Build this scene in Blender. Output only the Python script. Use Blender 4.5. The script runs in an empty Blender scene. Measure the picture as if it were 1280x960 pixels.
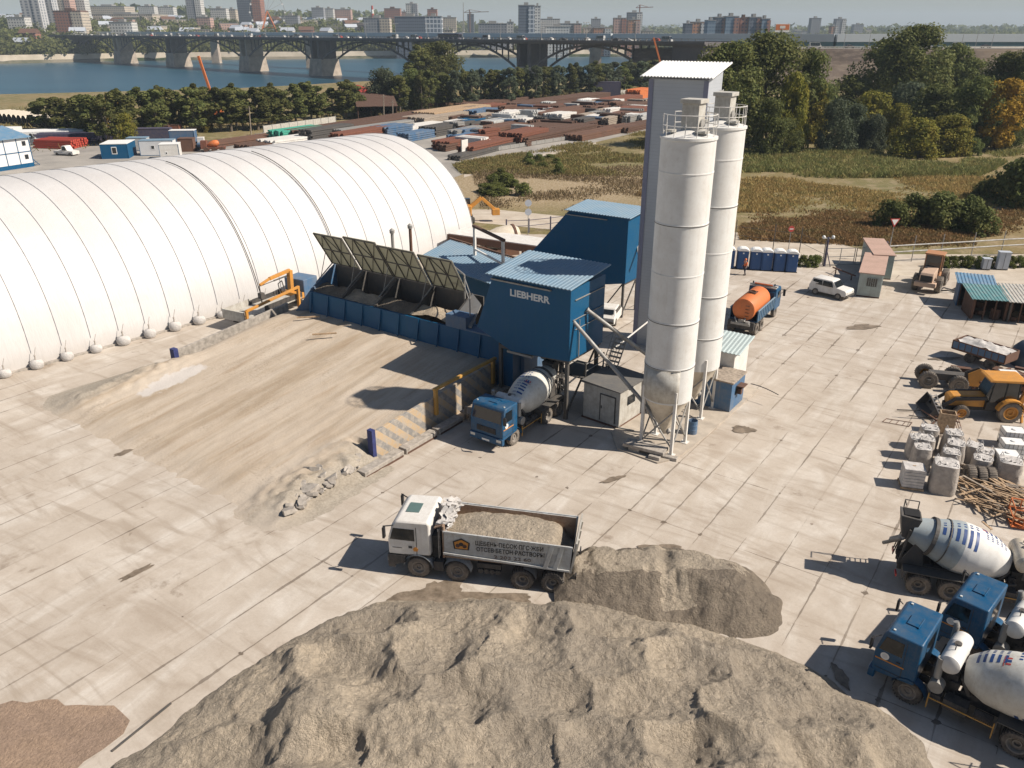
import bpy, math, random
import numpy as np
from mathutils import Vector, Matrix
R = math.radians
rnd = random.Random(7)
sc = bpy.context.scene
COL = sc.collection
# ------------------------------------------------------------------ camera
CH = 23.5; CF = 1007.0; TH = math.atan(443/CF); CS = math.sin(TH); CC = math.cos(TH)
def G(x, y, z=0.0):          # where the sight line through a photo point meets the level z
    u = (x-640)/CF; v = (y-480)/CF
    t = (CH-z)/(CS+v*CC)
    return (u*t, (CC-v*CS)*t)
def atY(x, y, Y):            # the point on that sight line at distance Y: (X, Z)
    u = (x-640)/CF; v = (y-480)/CF
    t = Y/(CC-v*CS)
    return (u*t, CH-(CS+v*CC)*t)
cam = bpy.data.cameras.new('camera'); camo = bpy.data.objects.new('camera', cam); COL.objects.link(camo)
camo.location = (0, 0, CH); camo.rotation_euler = (R(90)-TH, 0, 0)
cam.sensor_width = 36; cam.lens = 36*CF/1280; cam.clip_start = 0.5; cam.clip_end = 30000
sc.camera = camo
# ------------------------------------------------------------------ light
SUN_AZ = 102.5; SUN_EL = 43.5
w = bpy.data.worlds.new('World'); sc.world = w; w.use_nodes = True
nt = w.node_tree; nt.nodes.clear()
sky = nt.nodes.new('ShaderNodeTexSky'); sky.sky_type = 'NISHITA'; sky.sun_disc = False
sky.sun_elevation = R(SUN_EL); sky.sun_rotation = R(SUN_AZ); sky.altitude = 150; sky.air_density = 1.0; sky.dust_density = .7; sky.ozone_density = 1.6
bg = nt.nodes.new('ShaderNodeBackground'); bg.inputs[1].default_value = 0.052
wo = nt.nodes.new('ShaderNodeOutputWorld')
nt.links.new(sky.outputs[0], bg.inputs[0]); nt.links.new(bg.outputs[0], wo.inputs[0])
sl = bpy.data.lights.new('sun', 'SUN'); sl.energy = 5.0; sl.angle = R(0.55); sl.color = (1.0, 0.90, 0.78)
so = bpy.data.objects.new('sun', sl); COL.objects.link(so)
sd = Vector((math.sin(R(SUN_AZ))*math.cos(R(SUN_EL)), math.cos(R(SUN_AZ))*math.cos(R(SUN_EL)), math.sin(R(SUN_EL))))
so.rotation_euler = sd.to_track_quat('Z', 'Y').to_euler(); so.location = (60, -20, 80)
sc.view_settings.view_transform = 'Standard'; sc.view_settings.look = 'None'; sc.view_settings.gamma = 1
sc.view_settings.exposure = 0.42; sc.view_settings.use_curve_mapping = False
sc.cycles.max_bounces = 4; sc.cycles.diffuse_bounces = 2; sc.cycles.glossy_bounces = 2; sc.cycles.volume_bounces = 0; sc.cycles.transparent_max_bounces = 8
# ------------------------------------------------------------------ mesh helpers
class MB:
    def __init__(s): s.v = []; s.f = []; s.m = []
    def add(s, vs, fs, mi=0):
        b = len(s.v); s.v += [tuple(p) for p in vs]; s.f += [tuple(i+b for i in f) for f in fs]; s.m += [mi]*len(fs); return s
    def box(s, x0, x1, y0, y1, z0, z1, mi=0):
        return s.hexa([(x0,y0,z0),(x1,y0,z0),(x1,y1,z0),(x0,y1,z0),(x0,y0,z1),(x1,y0,z1),(x1,y1,z1),(x0,y1,z1)], mi)
    def hexa(s, p, mi=0):
        return s.add(p, [(0,3,2,1),(4,5,6,7),(0,1,5,4),(1,2,6,5),(2,3,7,6),(3,0,4,7)], mi)
    def obox(s, c, d, M=None, mi=0):
        x, y, z = d[0]/2, d[1]/2, d[2]/2; M = M or Matrix.Identity(3); c = Vector(c)
        return s.hexa([c+M@Vector(q) for q in ((-x,-y,-z),(x,-y,-z),(x,y,-z),(-x,y,-z),(-x,-y,z),(x,-y,z),(x,y,z),(-x,y,z))], mi)
    def tube(s, a, b, r, r2=None, n=8, mi=0, caps=True):
        a = Vector(a); b = Vector(b); r2 = r if r2 is None else r2
        d = (b-a)
        if d.length < 1e-6: return s
        q = d.to_track_quat('Z', 'Y').to_matrix(); vs = []
        for c, rr in ((a, r), (b, r2)):
            for i in range(n):
                t = 2*math.pi*i/n; vs.append(c+q@Vector((rr*math.cos(t), rr*math.sin(t), 0)))
        fs = [(i, (i+1)%n, n+(i+1)%n, n+i) for i in range(n)]
        if caps: fs += [tuple(range(n-1, -1, -1)), tuple(range(n, 2*n))]
        return s.add(vs, fs, mi)
    def path(s, pts, r, n=6, mi=0):
        for a, b in zip(pts[:-1], pts[1:]): s.tube(a, b, r, n=n, mi=mi)
        return s
    def bar(s, a, b, w, h, mi=0):            # square bar
        a = Vector(a); b = Vector(b); q = (b-a).to_track_quat('Z', 'Y').to_matrix()
        return s.obox((a+b)/2, (w, h, (b-a).length), q, mi)
    def prism(s, poly, ax, lo, hi, mi=0):
        n = len(poly)
        def P(p, t):
            return {'x': (t, p[0], p[1]), 'y': (p[0], t, p[1]), 'z': (p[0], p[1], t)}[ax]
        vs = [P(p, lo) for p in poly]+[P(p, hi) for p in poly]
        return s.add(vs, [(i, (i+1)%n, n+(i+1)%n, n+i) for i in range(n)]+[tuple(range(n-1,-1,-1)), tuple(range(n, 2*n))], mi)
    def lathe(s, prof, o=(0,0,0), d=(0,0,1), n=24, mi=0, caps=True, mif=None):
        q = Vector(d).to_track_quat('Z', 'Y').to_matrix(); o = Vector(o); vs = []; fs = []; k = len(prof); b = len(s.v)
        for r, h in prof:
            for i in range(n):
                t = 2*math.pi*i/n; vs.append(o+q@Vector((r*math.cos(t), r*math.sin(t), h)))
        for j in range(k-1):
            for i in range(n): fs.append((j*n+i, j*n+(i+1)%n, (j+1)*n+(i+1)%n, (j+1)*n+i))
        ms = [mi]*len(fs)
        if mif:
            ms = [mif(j) for j in range(k-1) for i in range(n)]
        if caps: fs += [tuple(range(n-1,-1,-1)), tuple(range((k-1)*n, k*n))]; ms += [mi, mi]
        s.v += [tuple(p) for p in vs]; s.f += [tuple(i+b for i in f) for f in fs]; s.m += ms
        return s
    def grid(s, fn, nu, nv, mi=0):           # fn(i,j)->point
        vs = [fn(i, j) for i in range(nu) for j in range(nv)]
        return s.add(vs, [(i*nv+j, (i+1)*nv+j, (i+1)*nv+j+1, i*nv+j+1) for i in range(nu-1) for j in range(nv-1)], mi)
    def merge(s, o): return s.add(o.v, o.f) 
OFF = {}
def mesh_of(name, mb, mats, off=(0,0)):
    me = bpy.data.meshes.new(name)
    v = mb.v
    if off != (0, 0): v = [(p[0]-off[0], p[1]-off[1], p[2]) for p in v]
    me.from_pydata(v, [], mb.f)
    if not isinstance(mats, (list, tuple)): mats = [mats]
    for m in mats: me.materials.append(m)
    if len(mats) > 1: me.polygons.foreach_set('material_index', mb.m)
    return me
def obj(name, mb, mats, parent=None, smooth=None, bev=0.0, tagd=None, off=None):
    o0 = off if off is not None else OFF.get(parent.name if parent else '', (0, 0))
    me = mesh_of(name, mb, mats, o0)
    o = bpy.data.objects.new(name, me); COL.objects.link(o)
    if parent: o.parent = parent
    if smooth:
        me.polygons.foreach_set('use_smooth', [True]*len(me.polygons))
        try: me.set_sharp_from_angle(angle=R(smooth))
        except Exception: pass
    if bev:
        b = o.modifiers.new('bevel', 'BEVEL'); b.width = bev; b.segments = 2; b.limit_method = 'ANGLE'; b.angle_limit = R(40)
    OFF[o.name] = o0
    return o
def tag(o, label, cat, group=None, kind=None):
    if label: o['label'] = label
    if cat: o['category'] = cat
    if group: o['group'] = group
    if kind: o['kind'] = kind
    return o
def thing(name, label, cat, loc=(0,0,0), rotz=0, group=None):
    o = bpy.data.objects.new(name, None); COL.objects.link(o); o.empty_display_size = 0.5
    o.location = loc; o.rotation_euler = (0, 0, rotz)
    return tag(o, label, cat, group)
PA, PB = .8172, .5764; PR = -math.atan2(PB, PA)
def XY(p, q): return (p*PA+q*PB, -p*PB+q*PA)
def pqthing(name, label, cat, p, q, z=0, group=None):      # plant frame: x runs along the silo row's cross direction, y along the ramp
    X, Y = XY(p, q); o = thing(name, label, cat, (X, Y, z), PR, group); OFF[o.name] = (p, q); return o
def struct(name, mb, mats, loc=(0,0,0), rotz=0, smooth=None):
    o = obj(name, mb, mats, smooth=smooth); o.location = loc; o.rotation_euler = (0,0,rotz); o['kind'] = 'structure'; return o
def children(o): return CH_OF.get(o.name, None) or [c for c in bpy.data.objects if c.parent == o]
CH_OF = {}
def copy_tree(o, parent=None, top=True):
    c = o.copy(); COL.objects.link(c)
    if parent: c.parent = parent
    if o.name not in CH_OF: CH_OF[o.name] = [k for k in bpy.data.objects if k.parent == o]
    for k in CH_OF[o.name]: copy_tree(k, c, False)
    return c
def dup(o, loc, rz=None, label=None, scale=None, group=None):
    c = copy_tree(o); c.location = loc
    if rz is not None: c.rotation_euler = (0, 0, rz)
    if label: c['label'] = label
    if group: c['group'] = group
    if scale: c.scale = scale if isinstance(scale, (tuple, list)) else (scale,)*3
    return c
# ------------------------------------------------------------------ materials
class NT:
    def __init__(s, name):
        s.m = bpy.data.materials.new(name); s.m.use_nodes = True; s.t = s.m.node_tree; s.t.nodes.clear()
        s.out = s.n('ShaderNodeOutputMaterial'); s.b = s.n('ShaderNodeBsdfPrincipled'); s.l(s.b.outputs[0], s.out.inputs[0])
    def n(s, ty, **k):
        x = s.t.nodes.new(ty)
        for a, b in k.items(): setattr(x, a, b)
        return x
    def l(s, a, b): s.t.links.new(a, b)
    def set(s, sock, v):
        if hasattr(v, 'is_output') or isinstance(v, bpy.types.NodeSocket): s.l(v, sock)
        else:
            if isinstance(v, (tuple, list)) and len(v) == 3 and sock.type == 'RGBA': v = (*v, 1)
            sock.default_value = v
    def math(s, op, a, b=0.0, c=None, clamp=False):
        x = s.n('ShaderNodeMath', operation=op, use_clamp=clamp); s.set(x.inputs[0], a); s.set(x.inputs[1], b)
        if c is not None: s.set(x.inputs[2], c)
        return x.outputs[0]
    def mix(s, f, a, b, bl='MIX'):
        x = s.n('ShaderNodeMix', data_type='RGBA', blend_type=bl); s.set(x.inputs[0], f); s.set(x.inputs[6], a); s.set(x.inputs[7], b); return x.outputs[2]
    def co(s, scale=(1,1,1), kind='Object', rot=(0,0,0)):
        c = s.n('ShaderNodeTexCoord'); m = s.n('ShaderNodeMapping'); s.l(c.outputs[kind], m.inputs[0]); m.inputs['Scale'].default_value = scale; m.inputs['Rotation'].default_value = rot
        return m.outputs[0]
    def noise(s, vec, sc_=1.0, det=4, rough=.55, dist=0.0):
        x = s.n('ShaderNodeTexNoise'); s.l(vec, x.inputs['Vector']); x.inputs['Scale'].default_value = sc_; x.inputs['Detail'].default_value = det
        x.inputs['Roughness'].default_value = rough; x.inputs['Distortion'].default_value = dist; return x.outputs[0]
    def ramp(s, v, lo, hi, a=0.0, b=1.0):
        x = s.n('ShaderNodeMapRange', clamp=True); s.set(x.inputs[0], v); x.inputs[1].default_value = lo; x.inputs[2].default_value = hi; x.inputs[3].default_value = a; x.inputs[4].default_value = b; return x.outputs[0]
    def bump(s, h, strength=.3, dist=.05):
        x = s.n('ShaderNodeBump'); s.set(x.inputs['Height'], h); x.inputs['Strength'].default_value = strength; x.inputs['Distance'].default_value = dist; s.l(x.outputs[0], s.b.inputs['Normal'])
    def sep(s, v):
        x = s.n('ShaderNodeSeparateXYZ'); s.l(v, x.inputs[0]); return x.outputs
    def fin(s, col, rough=.8, metal=0.0, spec=None):
        s.set(s.b.inputs['Base Color'], col); s.set(s.b.inputs['Roughness'], rough); s.b.inputs['Metallic'].default_value = metal
        if spec is not None: s.b.inputs['Specular IOR Level'].default_value = spec
        return s.m
def paint(name, col, rough=.45, dirt=(.22,.18,.14), amt=.25, sc_=1.2, metal=0.0, rust=0.0, bump=0.0):
    t = NT(name); v = t.co(); n1 = t.noise(v, sc_, 5, .6); n2 = t.noise(v, sc_*6, 4, .65)
    c = t.mix(t.math('MULTIPLY', t.ramp(n1, .38, .72), amt), col, dirt)
    c = t.mix(t.math('MULTIPLY', t.ramp(n2, .5, .8), amt*.8), c, dirt)
    vz = t.co((3,3,.25)); st = t.ramp(t.noise(vz, 1.6*sc_, 4, .6), .52, .75)      # run-off streaks
    c = t.mix(t.math('MULTIPLY', st, amt*.7), c, dirt)
    if rust: c = t.mix(t.math('MULTIPLY', t.ramp(t.noise(v, sc_*3, 6, .7), .62-.2*rust, .72), min(1, rust+.3)), c, (.16,.06,.025))
    if bump: t.bump(n2, bump, .03)
    return t.fin(c, t.ramp(n1, .3, .7, rough, min(1, rough+.25)), metal)
def flat(name, col, rough=.8, var=.2, sc_=4, metal=0.0, bump=0.0, bd=.03):
    t = NT(name); v = t.co(); n = t.noise(v, sc_, 5, .6)
    c = t.mix(t.ramp(n, .3, .7), tuple(x*(1-var) for x in col), tuple(min(1, x*(1+var)) for x in col))
    if bump: t.bump(t.noise(v, sc_*3, 5, .7), bump, bd)
    return t.fin(c, rough, metal)
M = {}
M['blue'] = paint('blue_sheet_metal', (.001,.075,.18), .42, (.03,.10,.15), .32, .7)
M['blue_faded'] = paint('faded_blue_sheet', (.05,.13,.25), .55, (.25,.23,.2), .45, .9)
M['blue_roof'] = paint('pale_blue_roof_sheet', (.17,.27,.36), .45, (.3,.33,.34), .35, .6)
M['cab_blue'] = paint('truck_blue', (.004,.072,.17), .30, (.14,.14,.13), .35, 2.2)
M['white'] = paint('white_paint', (.70,.69,.66), .45, (.33,.27,.2), .3, 1.5)
M['silo'] = paint('silo_paint', (.69,.69,.67), .5, (.40,.35,.29), .30, .8)
M['dirty_white'] = paint('dirty_white_paint', (.50,.49,.45), .6, (.2,.16,.12), .5, 2)
M['grey_body'] = paint('grey_body_paint', (.50,.52,.52), .5, (.22,.18,.14), .5, 1.6, rust=.15)
M['cream_in'] = paint('worn_inside', (.34,.25,.18), .8, (.18,.09,.05), .5, 2, rust=.5)
M['steel'] = paint('grey_steel', (.33,.33,.32), .5, (.18,.14,.1), .4, 2, metal=.3)
M['dark_steel'] = paint('dark_steel', (.06,.06,.06), .6, (.16,.13,.1), .4, 3)
M['chassis'] = paint('chassis_black', (.028,.028,.03), .7, (.16,.14,.12), .45, 3)
M['rust'] = paint('rusty_steel', (.115,.062,.042), .85, (.06,.036,.026), .6, 2)
M['rust2'] = paint('red_rusty_steel', (.19,.070,.042), .85, (.09,.045,.03), .5, 2)
M['rust3'] = paint('brown_rusty_steel', (.11,.06,.042), .85, (.2,.1,.06), .5, .6)
M['orange'] = paint('orange_paint', (.62,.17,.045), .45, (.3,.14,.07), .35, 1.5)
M['yellow'] = paint('machine_yellow', (.60,.27,.04), .45, (.25,.15,.08), .4, 2)
M['rail_yellow'] = paint('rail_yellow', (.55,.30,.06), .5, (.25,.17,.1), .4, 2)
M['rubber'] = paint('rubber', (.03,.03,.03), .9, (.22,.19,.16), .75, 3)
M['dusty_rubber'] = paint('dusty_rubber', (.10,.09,.08), .95, (.26,.22,.18), .8, 3)
M['rim'] = paint('dusty_rim', (.28,.26,.23), .7, (.12,.08,.06), .5, 4)
M['glass'] = NT('dark_glass').fin((.012,.016,.02), .08, 0, .8)
M['lamp_glass'] = NT('lamp_glass').fin((.6,.6,.56), .15)
M['red_lamp'] = NT('red_lamp').fin((.45,.03,.02), .3)
M['black'] = flat('black_plastic', (.02,.02,.022), .6)
M['wood'] = flat('weathered_wood', (.38,.27,.17), .9, .4, 6, bump=.4)
M['greywood'] = flat('grey_board', (.30,.25,.20), .9, .4, 5)
M['concrete_block'] = flat('concrete_block', (.33,.30,.265), .95, .35, 3, bump=.5)
M['stone'] = flat('bridge_stone', (.38,.32,.26), .9, .3, .25)
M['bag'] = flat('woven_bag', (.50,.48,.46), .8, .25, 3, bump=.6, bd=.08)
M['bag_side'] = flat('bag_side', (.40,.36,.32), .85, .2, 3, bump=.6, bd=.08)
M['red'] = paint('red_paint', (.45,.05,.03), .5, (.2,.1,.07), .3, 2)
M['green'] = paint('green_tarp', (.05,.35,.25), .5, (.2,.3,.25), .2, 2)
M['teal'] = paint('teal_roof', (.08,.24,.25), .5, (.28,.3,.3), .5, 2)
M['tank_cream'] = paint('cream_tank', (.62,.56,.46), .5, (.30,.22,.13), .4, 2)
M['grey_blue'] = paint('grey_blue_siding', (.44,.48,.54), .5, (.36,.36,.36), .2, 1)
M['ivory'] = paint('ivory_lid', (.50,.49,.40), .7, (.3,.27,.2), .3, 2)
def translucent(m, k, col):
    t = m.node_tree; b = [n for n in t.nodes if n.type == 'BSDF_PRINCIPLED'][0]; o = [n for n in t.nodes if n.type == 'OUTPUT_MATERIAL'][0]
    tr = t.nodes.new('ShaderNodeBsdfTranslucent'); tr.inputs[0].default_value = (*col, 1); mx = t.nodes.new('ShaderNodeMixShader'); mx.inputs[0].default_value = k
    t.links.new(b.outputs[0], mx.inputs[1]); t.links.new(tr.outputs[0], mx.inputs[2]); t.links.new(mx.outputs[0], o.inputs[0])
translucent(M['ivory'], .45, (.44,.44,.36))
M['cabin_green'] = paint('pale_green_cabin', (.36,.42,.40), .6, (.2,.17,.14), .4, 1.5)
M['pinkroof'] = paint('dusty_pink_roof', (.46,.31,.25), .8, (.25,.18,.14), .4, 1)
M['paperwhite'] = flat('plain_white', (.75,.75,.73), .6, .05)
M['hole'] = flat('dark_opening', (.012,.012,.013), .95, .1)
M['skin'] = flat('skin', (.45,.27,.2), .6, .05); M['hivis'] = flat('hi_vis_orange', (.75,.16,.04), .7, .1); M['navy'] = flat('navy_trousers', (.03,.035,.06), .9, .1)
M['hair'] = flat('dark_hair', (.03,.02,.015), .8)
for k_ in ('blue','cab_blue'): [n for n in M[k_].node_tree.nodes if n.type == 'BSDF_PRINCIPLED'][0].inputs['Specular IOR Level'].default_value = .28
# truck blue-white text colours
M['mark_blue'] = flat('marking_blue', (.02,.06,.20), .5, .1); M['mark_black'] = flat('marking_black', (.03,.03,.03), .6, .1); M['mark_orange'] = flat('marking_orange', (.6,.25,.04), .6, .1)
M['mark_red'] = flat('marking_red', (.45,.06,.05), .6, .1); M['mark_grey'] = flat('marking_grey', (.62,.64,.64), .6, .05)
# corrugated siding with thin grooves
def siding(name, col, per=.2, axis='z'):
    t = NT(name); v = t.co(); s = t.sep(v); n = t.noise(v, .6, 4)
    fr = t.math('FRACT', t.math('MULTIPLY', s[{'x':0,'y':1,'z':2}[axis]], 1/per)); g = t.ramp(fr, 0, .14, 1, 0)
    c = t.mix(t.ramp(n, .3, .7), tuple(x*.9 for x in col), col); c = t.mix(t.math('MULTIPLY', g, .35), c, tuple(x*.4 for x in col))
    t.bump(fr, .25, .02); return t.fin(c, .5)
M['tower'] = siding('tower_siding', (.43,.46,.50), .25, 'z')
M['cont_white'] = siding('container_white', (.72,.72,.72), .25, 'z')
# hazard stripes on the retaining wall: diagonal in the wall's own plane
def hazard():
    t = NT('striped_concrete'); v = t.co(); s = t.sep(v); n = t.noise(v, 3, 5, .7)
    d = t.math('ADD', s[1], t.math('MULTIPLY', s[2], 1.1)); fr = t.math('FRACT', t.math('MULTIPLY', d, 1/1.15)); m = t.ramp(fr, .46, .52)
    wear = t.ramp(n, .36, .55)
    c = t.mix(t.math('MULTIPLY', m, wear), (.40,.36,.31), (.47,.35,.22)); c = t.mix(t.math('MULTIPLY', t.math('SUBTRACT', 1.0, m), t.math('MULTIPLY', wear, .8)), c, (.20,.20,.20))
    t.bump(n, .3, .03); return t.fin(c, .85)
M['hazard'] = hazard()
# ------------------------------------------------------------------ terrain, water, yard
def lerp_poly(P, x):
    if x <= P[0][0]: return P[0][1]
    for (a, b), (c, d) in zip(P[:-1], P[1:]):
        if x <= c: return b+(d-b)*(x-a)/(c-a)
    return P[-1][1]
NEARB = [(-3000,120),(-600,260),(-400,305),(-210,345),(-118,385),(-73,440),(0,452),(60,455),(300,450),(900,430),(3000,420)]
FARB = [(-3000,500),(-900,640),(-600,745),(-480,811),(-373,905),(-209,945),(-37,1000),(200,1060),(900,1250),(3000,1500)]
def nb(x): return lerp_poly(NEARB, x)
def fb(x): return lerp_poly(FARB, x)
def ss(a, b, x):
    t = min(1, max(0, (x-a)/(b-a))); return t*t*(3-2*t)
def terrain(X, Y):
    n = nb(X); f = fb(X)
    if Y < n: return -.5*ss(n-30, n, Y)
    if Y < f: return -9+8.5*(1-ss(n, n+14, Y))+8*ss(f-3, f, Y)*0
    d = Y-f; a = X/max(Y, 1)
    left = 1-ss(-.15, -.01, a)
    hgt = left*34*(1-math.exp(-max(0, d-20)/320)) + 4*ss(40, 500, d) + 26*ss(1500, 5200, d)*(.7+.3*math.sin(X*.0011+1.3)) + 3*math.sin(X*.006+Y*.004)*ss(300, 1200, d)
    return -8+5.5*ss(0, 8, d)+2.5*ss(20, 60, d)+hgt
def make_terrain():
    xs = sorted(set([-6000,-4200,-3000,-2300,-1800,-1400,-1150]+list(range(-1000, 1001, 25))+[1150,1400,1800,2300,3000,4200,6000]))
    rows = []
    for x in xs:
        n = nb(x); f = fb(x)
        ys = [-120, 0, 60, 120]+[120+(n-30-120)*k/6 for k in range(1, 7)]+[n-20, n-8, n-.5, n+3, n+8, n+15, n+40, (n+f)/2, f-10, f-.3, f+2, f+5, f+9, f+20, f+40, f+70]
        ys += [f+70+k*k*16 for k in range(1, 19)]+[9000]
        rows.append([(x, y, terrain(x, y)) for y in sorted(ys)])
    mb = MB(); mb.grid(lambda i, j: rows[i][j], len(xs), len(rows[0])); return mb
t = NT('ground_terrain'); v = t.co(); s = t.sep(v)
n1 = t.noise(v, .035, 6, .6); n2 = t.noise(v, .35, 6, .65); n3 = t.noise(v, 2.5, 4, .6)
c = t.mix(t.ramp(n1, .38, .62), (.26,.20,.10), (.17,.165,.075)); c = t.mix(t.math('MULTIPLY', t.ramp(n2, .46, .66), .75), c, (.38,.30,.20))
c = t.mix(t.math('MULTIPLY', t.ramp(n3, .3, .7), .4), c, (.10,.075,.035))
# bare sandy patch before the batching plant
px, py = G(690, 232)
dx = t.math('MULTIPLY', t.math('SUBTRACT', s[0], px), 1/26.); dy = t.math('MULTIPLY', t.math('SUBTRACT', s[1], py), 1/17.)
dd = t.math('SQRT', t.math('ADD', t.math('MULTIPLY', dx, dx), t.math('MULTIPLY', dy, dy)))
dd = t.math('ADD', dd, t.math('MULTIPLY', t.math('SUBTRACT', n2, .5), 1.6))
c = t.mix(t.math('MULTIPLY', t.ramp(dd, .6, 1.3, 1, 0), .8), c, t.mix(t.ramp(n3, .4, .6), (.42,.34,.25), (.28,.21,.12)))
far = t.ramp(s[1], 560, 760); cf = t.mix(t.ramp(t.noise(v, .012, 5, .7), .42, .6), (.035,.05,.022), (.20,.18,.14))
c = t.mix(far, c, cf); t.bump(n3, .5, .3)
M['terrain'] = t.fin(c, .95, 0, .1)
struct('ground', make_terrain(), M['terrain'])
t = NT('river_water'); v = t.co((1,.55,1)); n = t.noise(v, .25, 6, .65); n2 = t.noise(t.co((.3,1,1)), .02, 4, .6)
t.bump(n, .16, .8); M['water'] = t.fin(t.mix(t.ramp(n2, .35, .65), (.014,.060,.095), (.026,.085,.125)), .30, 0, .25)
mb = MB(); mb.box(-5900, 5900, 60, 2200, -7, -6); struct('river', mb, M['water'])
# concrete yard of 2 m wide slabs
t = NT('yard_concrete'); v = t.co(); s = t.sep(v)
wob = t.noise(v, .9, 3, .5); wobs = t.math('MULTIPLY', t.math('SUBTRACT', wob, .5), .10)
big = t.noise(v, .09, 6, .6, .6); med = t.noise(v, .55, 6, .62, .4); fine = t.noise(v, 9, 4, .6)
sw = t.noise(t.co((1,.28,1), rot=(0,0,R(14))), .42, 6, .6, 1.6)             # long sweeping tyre smears
sw2 = t.noise(t.co((.22,1.2,1), rot=(0,0,R(100))), .5, 6, .6, 2.2)
c = t.mix(t.ramp(big, .35, .65), (.46,.405,.345), (.53,.475,.41))
c = t.mix(t.math('MULTIPLY', t.ramp(sw, .47, .66), .85), c, (.60,.56,.505)); c = t.mix(t.math('MULTIPLY', t.ramp(sw2, .50, .68), .65), c, (.33,.275,.22))
c = t.mix(t.math('MULTIPLY', t.ramp(med, .40, .70), .5), c, (.34,.28,.22))
# slab to slab tone
cp = t.math('FLOOR', t.math('MULTIPLY', s[0], .5)); cq = t.math('FLOOR', t.math('MULTIPLY', t.math('SUBTRACT', s[1], 2.1), 1/6.3))
cx = t.n('ShaderNodeCombineXYZ'); t.l(cp, cx.inputs[0]); t.l(cq, cx.inputs[1]); wn = t.n('ShaderNodeTexWhiteNoise', noise_dimensions='2D'); t.l(cx.outputs[0], wn.inputs['Vector'])
c = t.mix(t.ramp(wn.outputs[0], 0, 1, 0, .09), c, (.30,.27,.23))
def joint(coord, per, off, wd):
    a = t.math('MULTIPLY', t.math('SUBTRACT', t.math('ADD', coord, wobs), off), 1/per); fr = t.math('ABSOLUTE', t.math('SUBTRACT', a, t.math('ROUND', a)))
    return t.math('MULTIPLY', fr, per)
ja = joint(s[0], 2.0, 0, 0); jb = joint(s[1], 6.3, 2.1, 0)
wid = t.ramp(t.noise(v, .17, 5, .62), .41, .66, -.05, .085)               # filled here, open there
wfine = t.ramp(t.noise(v, 2.2, 3, .6), .3, .75, .3, 1.25); wid = t.math('MULTIPLY', wid, wfine)
wet2 = t.noise(t.co((1,.35,1), rot=(0,0,R(35))), .16, 5, .65, 1.0); c = t.mix(t.math('MULTIPLY', t.ramp(wet2, .58, .68), .35), c, (.30,.245,.19))
dj = t.math('SQRT', t.math('ADD', t.math('MULTIPLY', ja, ja), t.math('MULTIPLY', jb, jb))); spot = t.math('GREATER_THAN', t.math('MULTIPLY', t.math('MULTIPLY', t.ramp(t.noise(v, .35, 4, .6), .46, .62), t.ramp(t.noise(v, 5, 4, .7), .3, .7, .2, 1.2)), t.math('MULTIPLY', t.ramp(s[0], -34, -22), .27)), dj)
ma = t.math('GREATER_THAN', t.math('ADD', wid, .022), ja); mb_ = t.math('GREATER_THAN', t.math('SUBTRACT', t.math('MULTIPLY', wid, .8), t.ramp(s[0], -36, -20, .05, .0)), jb)
# faint dust-covered line everywhere
sa = t.math('MULTIPLY', t.ramp(ja, .02, .08, .24, 0), t.ramp(t.noise(v, .13, 4, .6), .42, .62)); sb = t.math('MULTIPLY', t.ramp(jb, .02, .08, .20, 0), t.ramp(t.noise(v, .11, 4, .6), .42, .62))
c = t.mix(sa, c, (.20,.16,.12)); c = t.mix(sb, c, (.20,.16,.12))
mid = t.ramp(big, .34, .52, .35, 1)
c = t.mix(t.math('MAXIMUM', t.math('MULTIPLY', t.math('MAXIMUM', ma, mb_), t.math('MULTIPLY', mid, .62)), t.math('MULTIPLY', spot, .8)), c, (.085,.062,.045))
stn = t.ramp(t.noise(v, .28, 6, .68, .3), .635, .70); c = t.mix(t.math('MULTIPLY', stn, .6), c, (.20,.155,.115))
sp = t.ramp(t.noise(v, 1.1, 3, .5), .74, .77); c = t.mix(t.math('MULTIPLY', sp, .75), c, (.16,.12,.09))
c = t.mix(t.ramp(fine, .35, .7, 0, .16), c, (.25,.21,.17))
t.bump(t.math('ADD', t.math('MULTIPLY', med, .6), t.math('MULTIPLY', fine, .3)), .35, .03)
M['yard'] = t.fin(c, .9, 0, .2)
def poly_sheet(name, pts, z, mat, pq=True, kind='structure'):
    mb = MB(); mb.add([(p[0], p[1], z) for p in pts], [tuple(range(len(pts)))])
    o = obj(name, mb, mat); 
    if pq: o.rotation_euler = (0, 0, PR)
    o['kind'] = kind; return o
def toPQ(X, Y): return (X*PA-Y*PB, X*PB+Y*PA)
yard = [(-150,-60),(90,-60),(90,49),(57,74.8),(50,75.5),(46,81.5),(39,84),(33,86),(21,99),(2,100),(-8,103),(-22,112),(-150,60)]
poly_sheet('concrete_yard', [toPQ(*p) for p in yard], .012, M['yard'])
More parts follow.
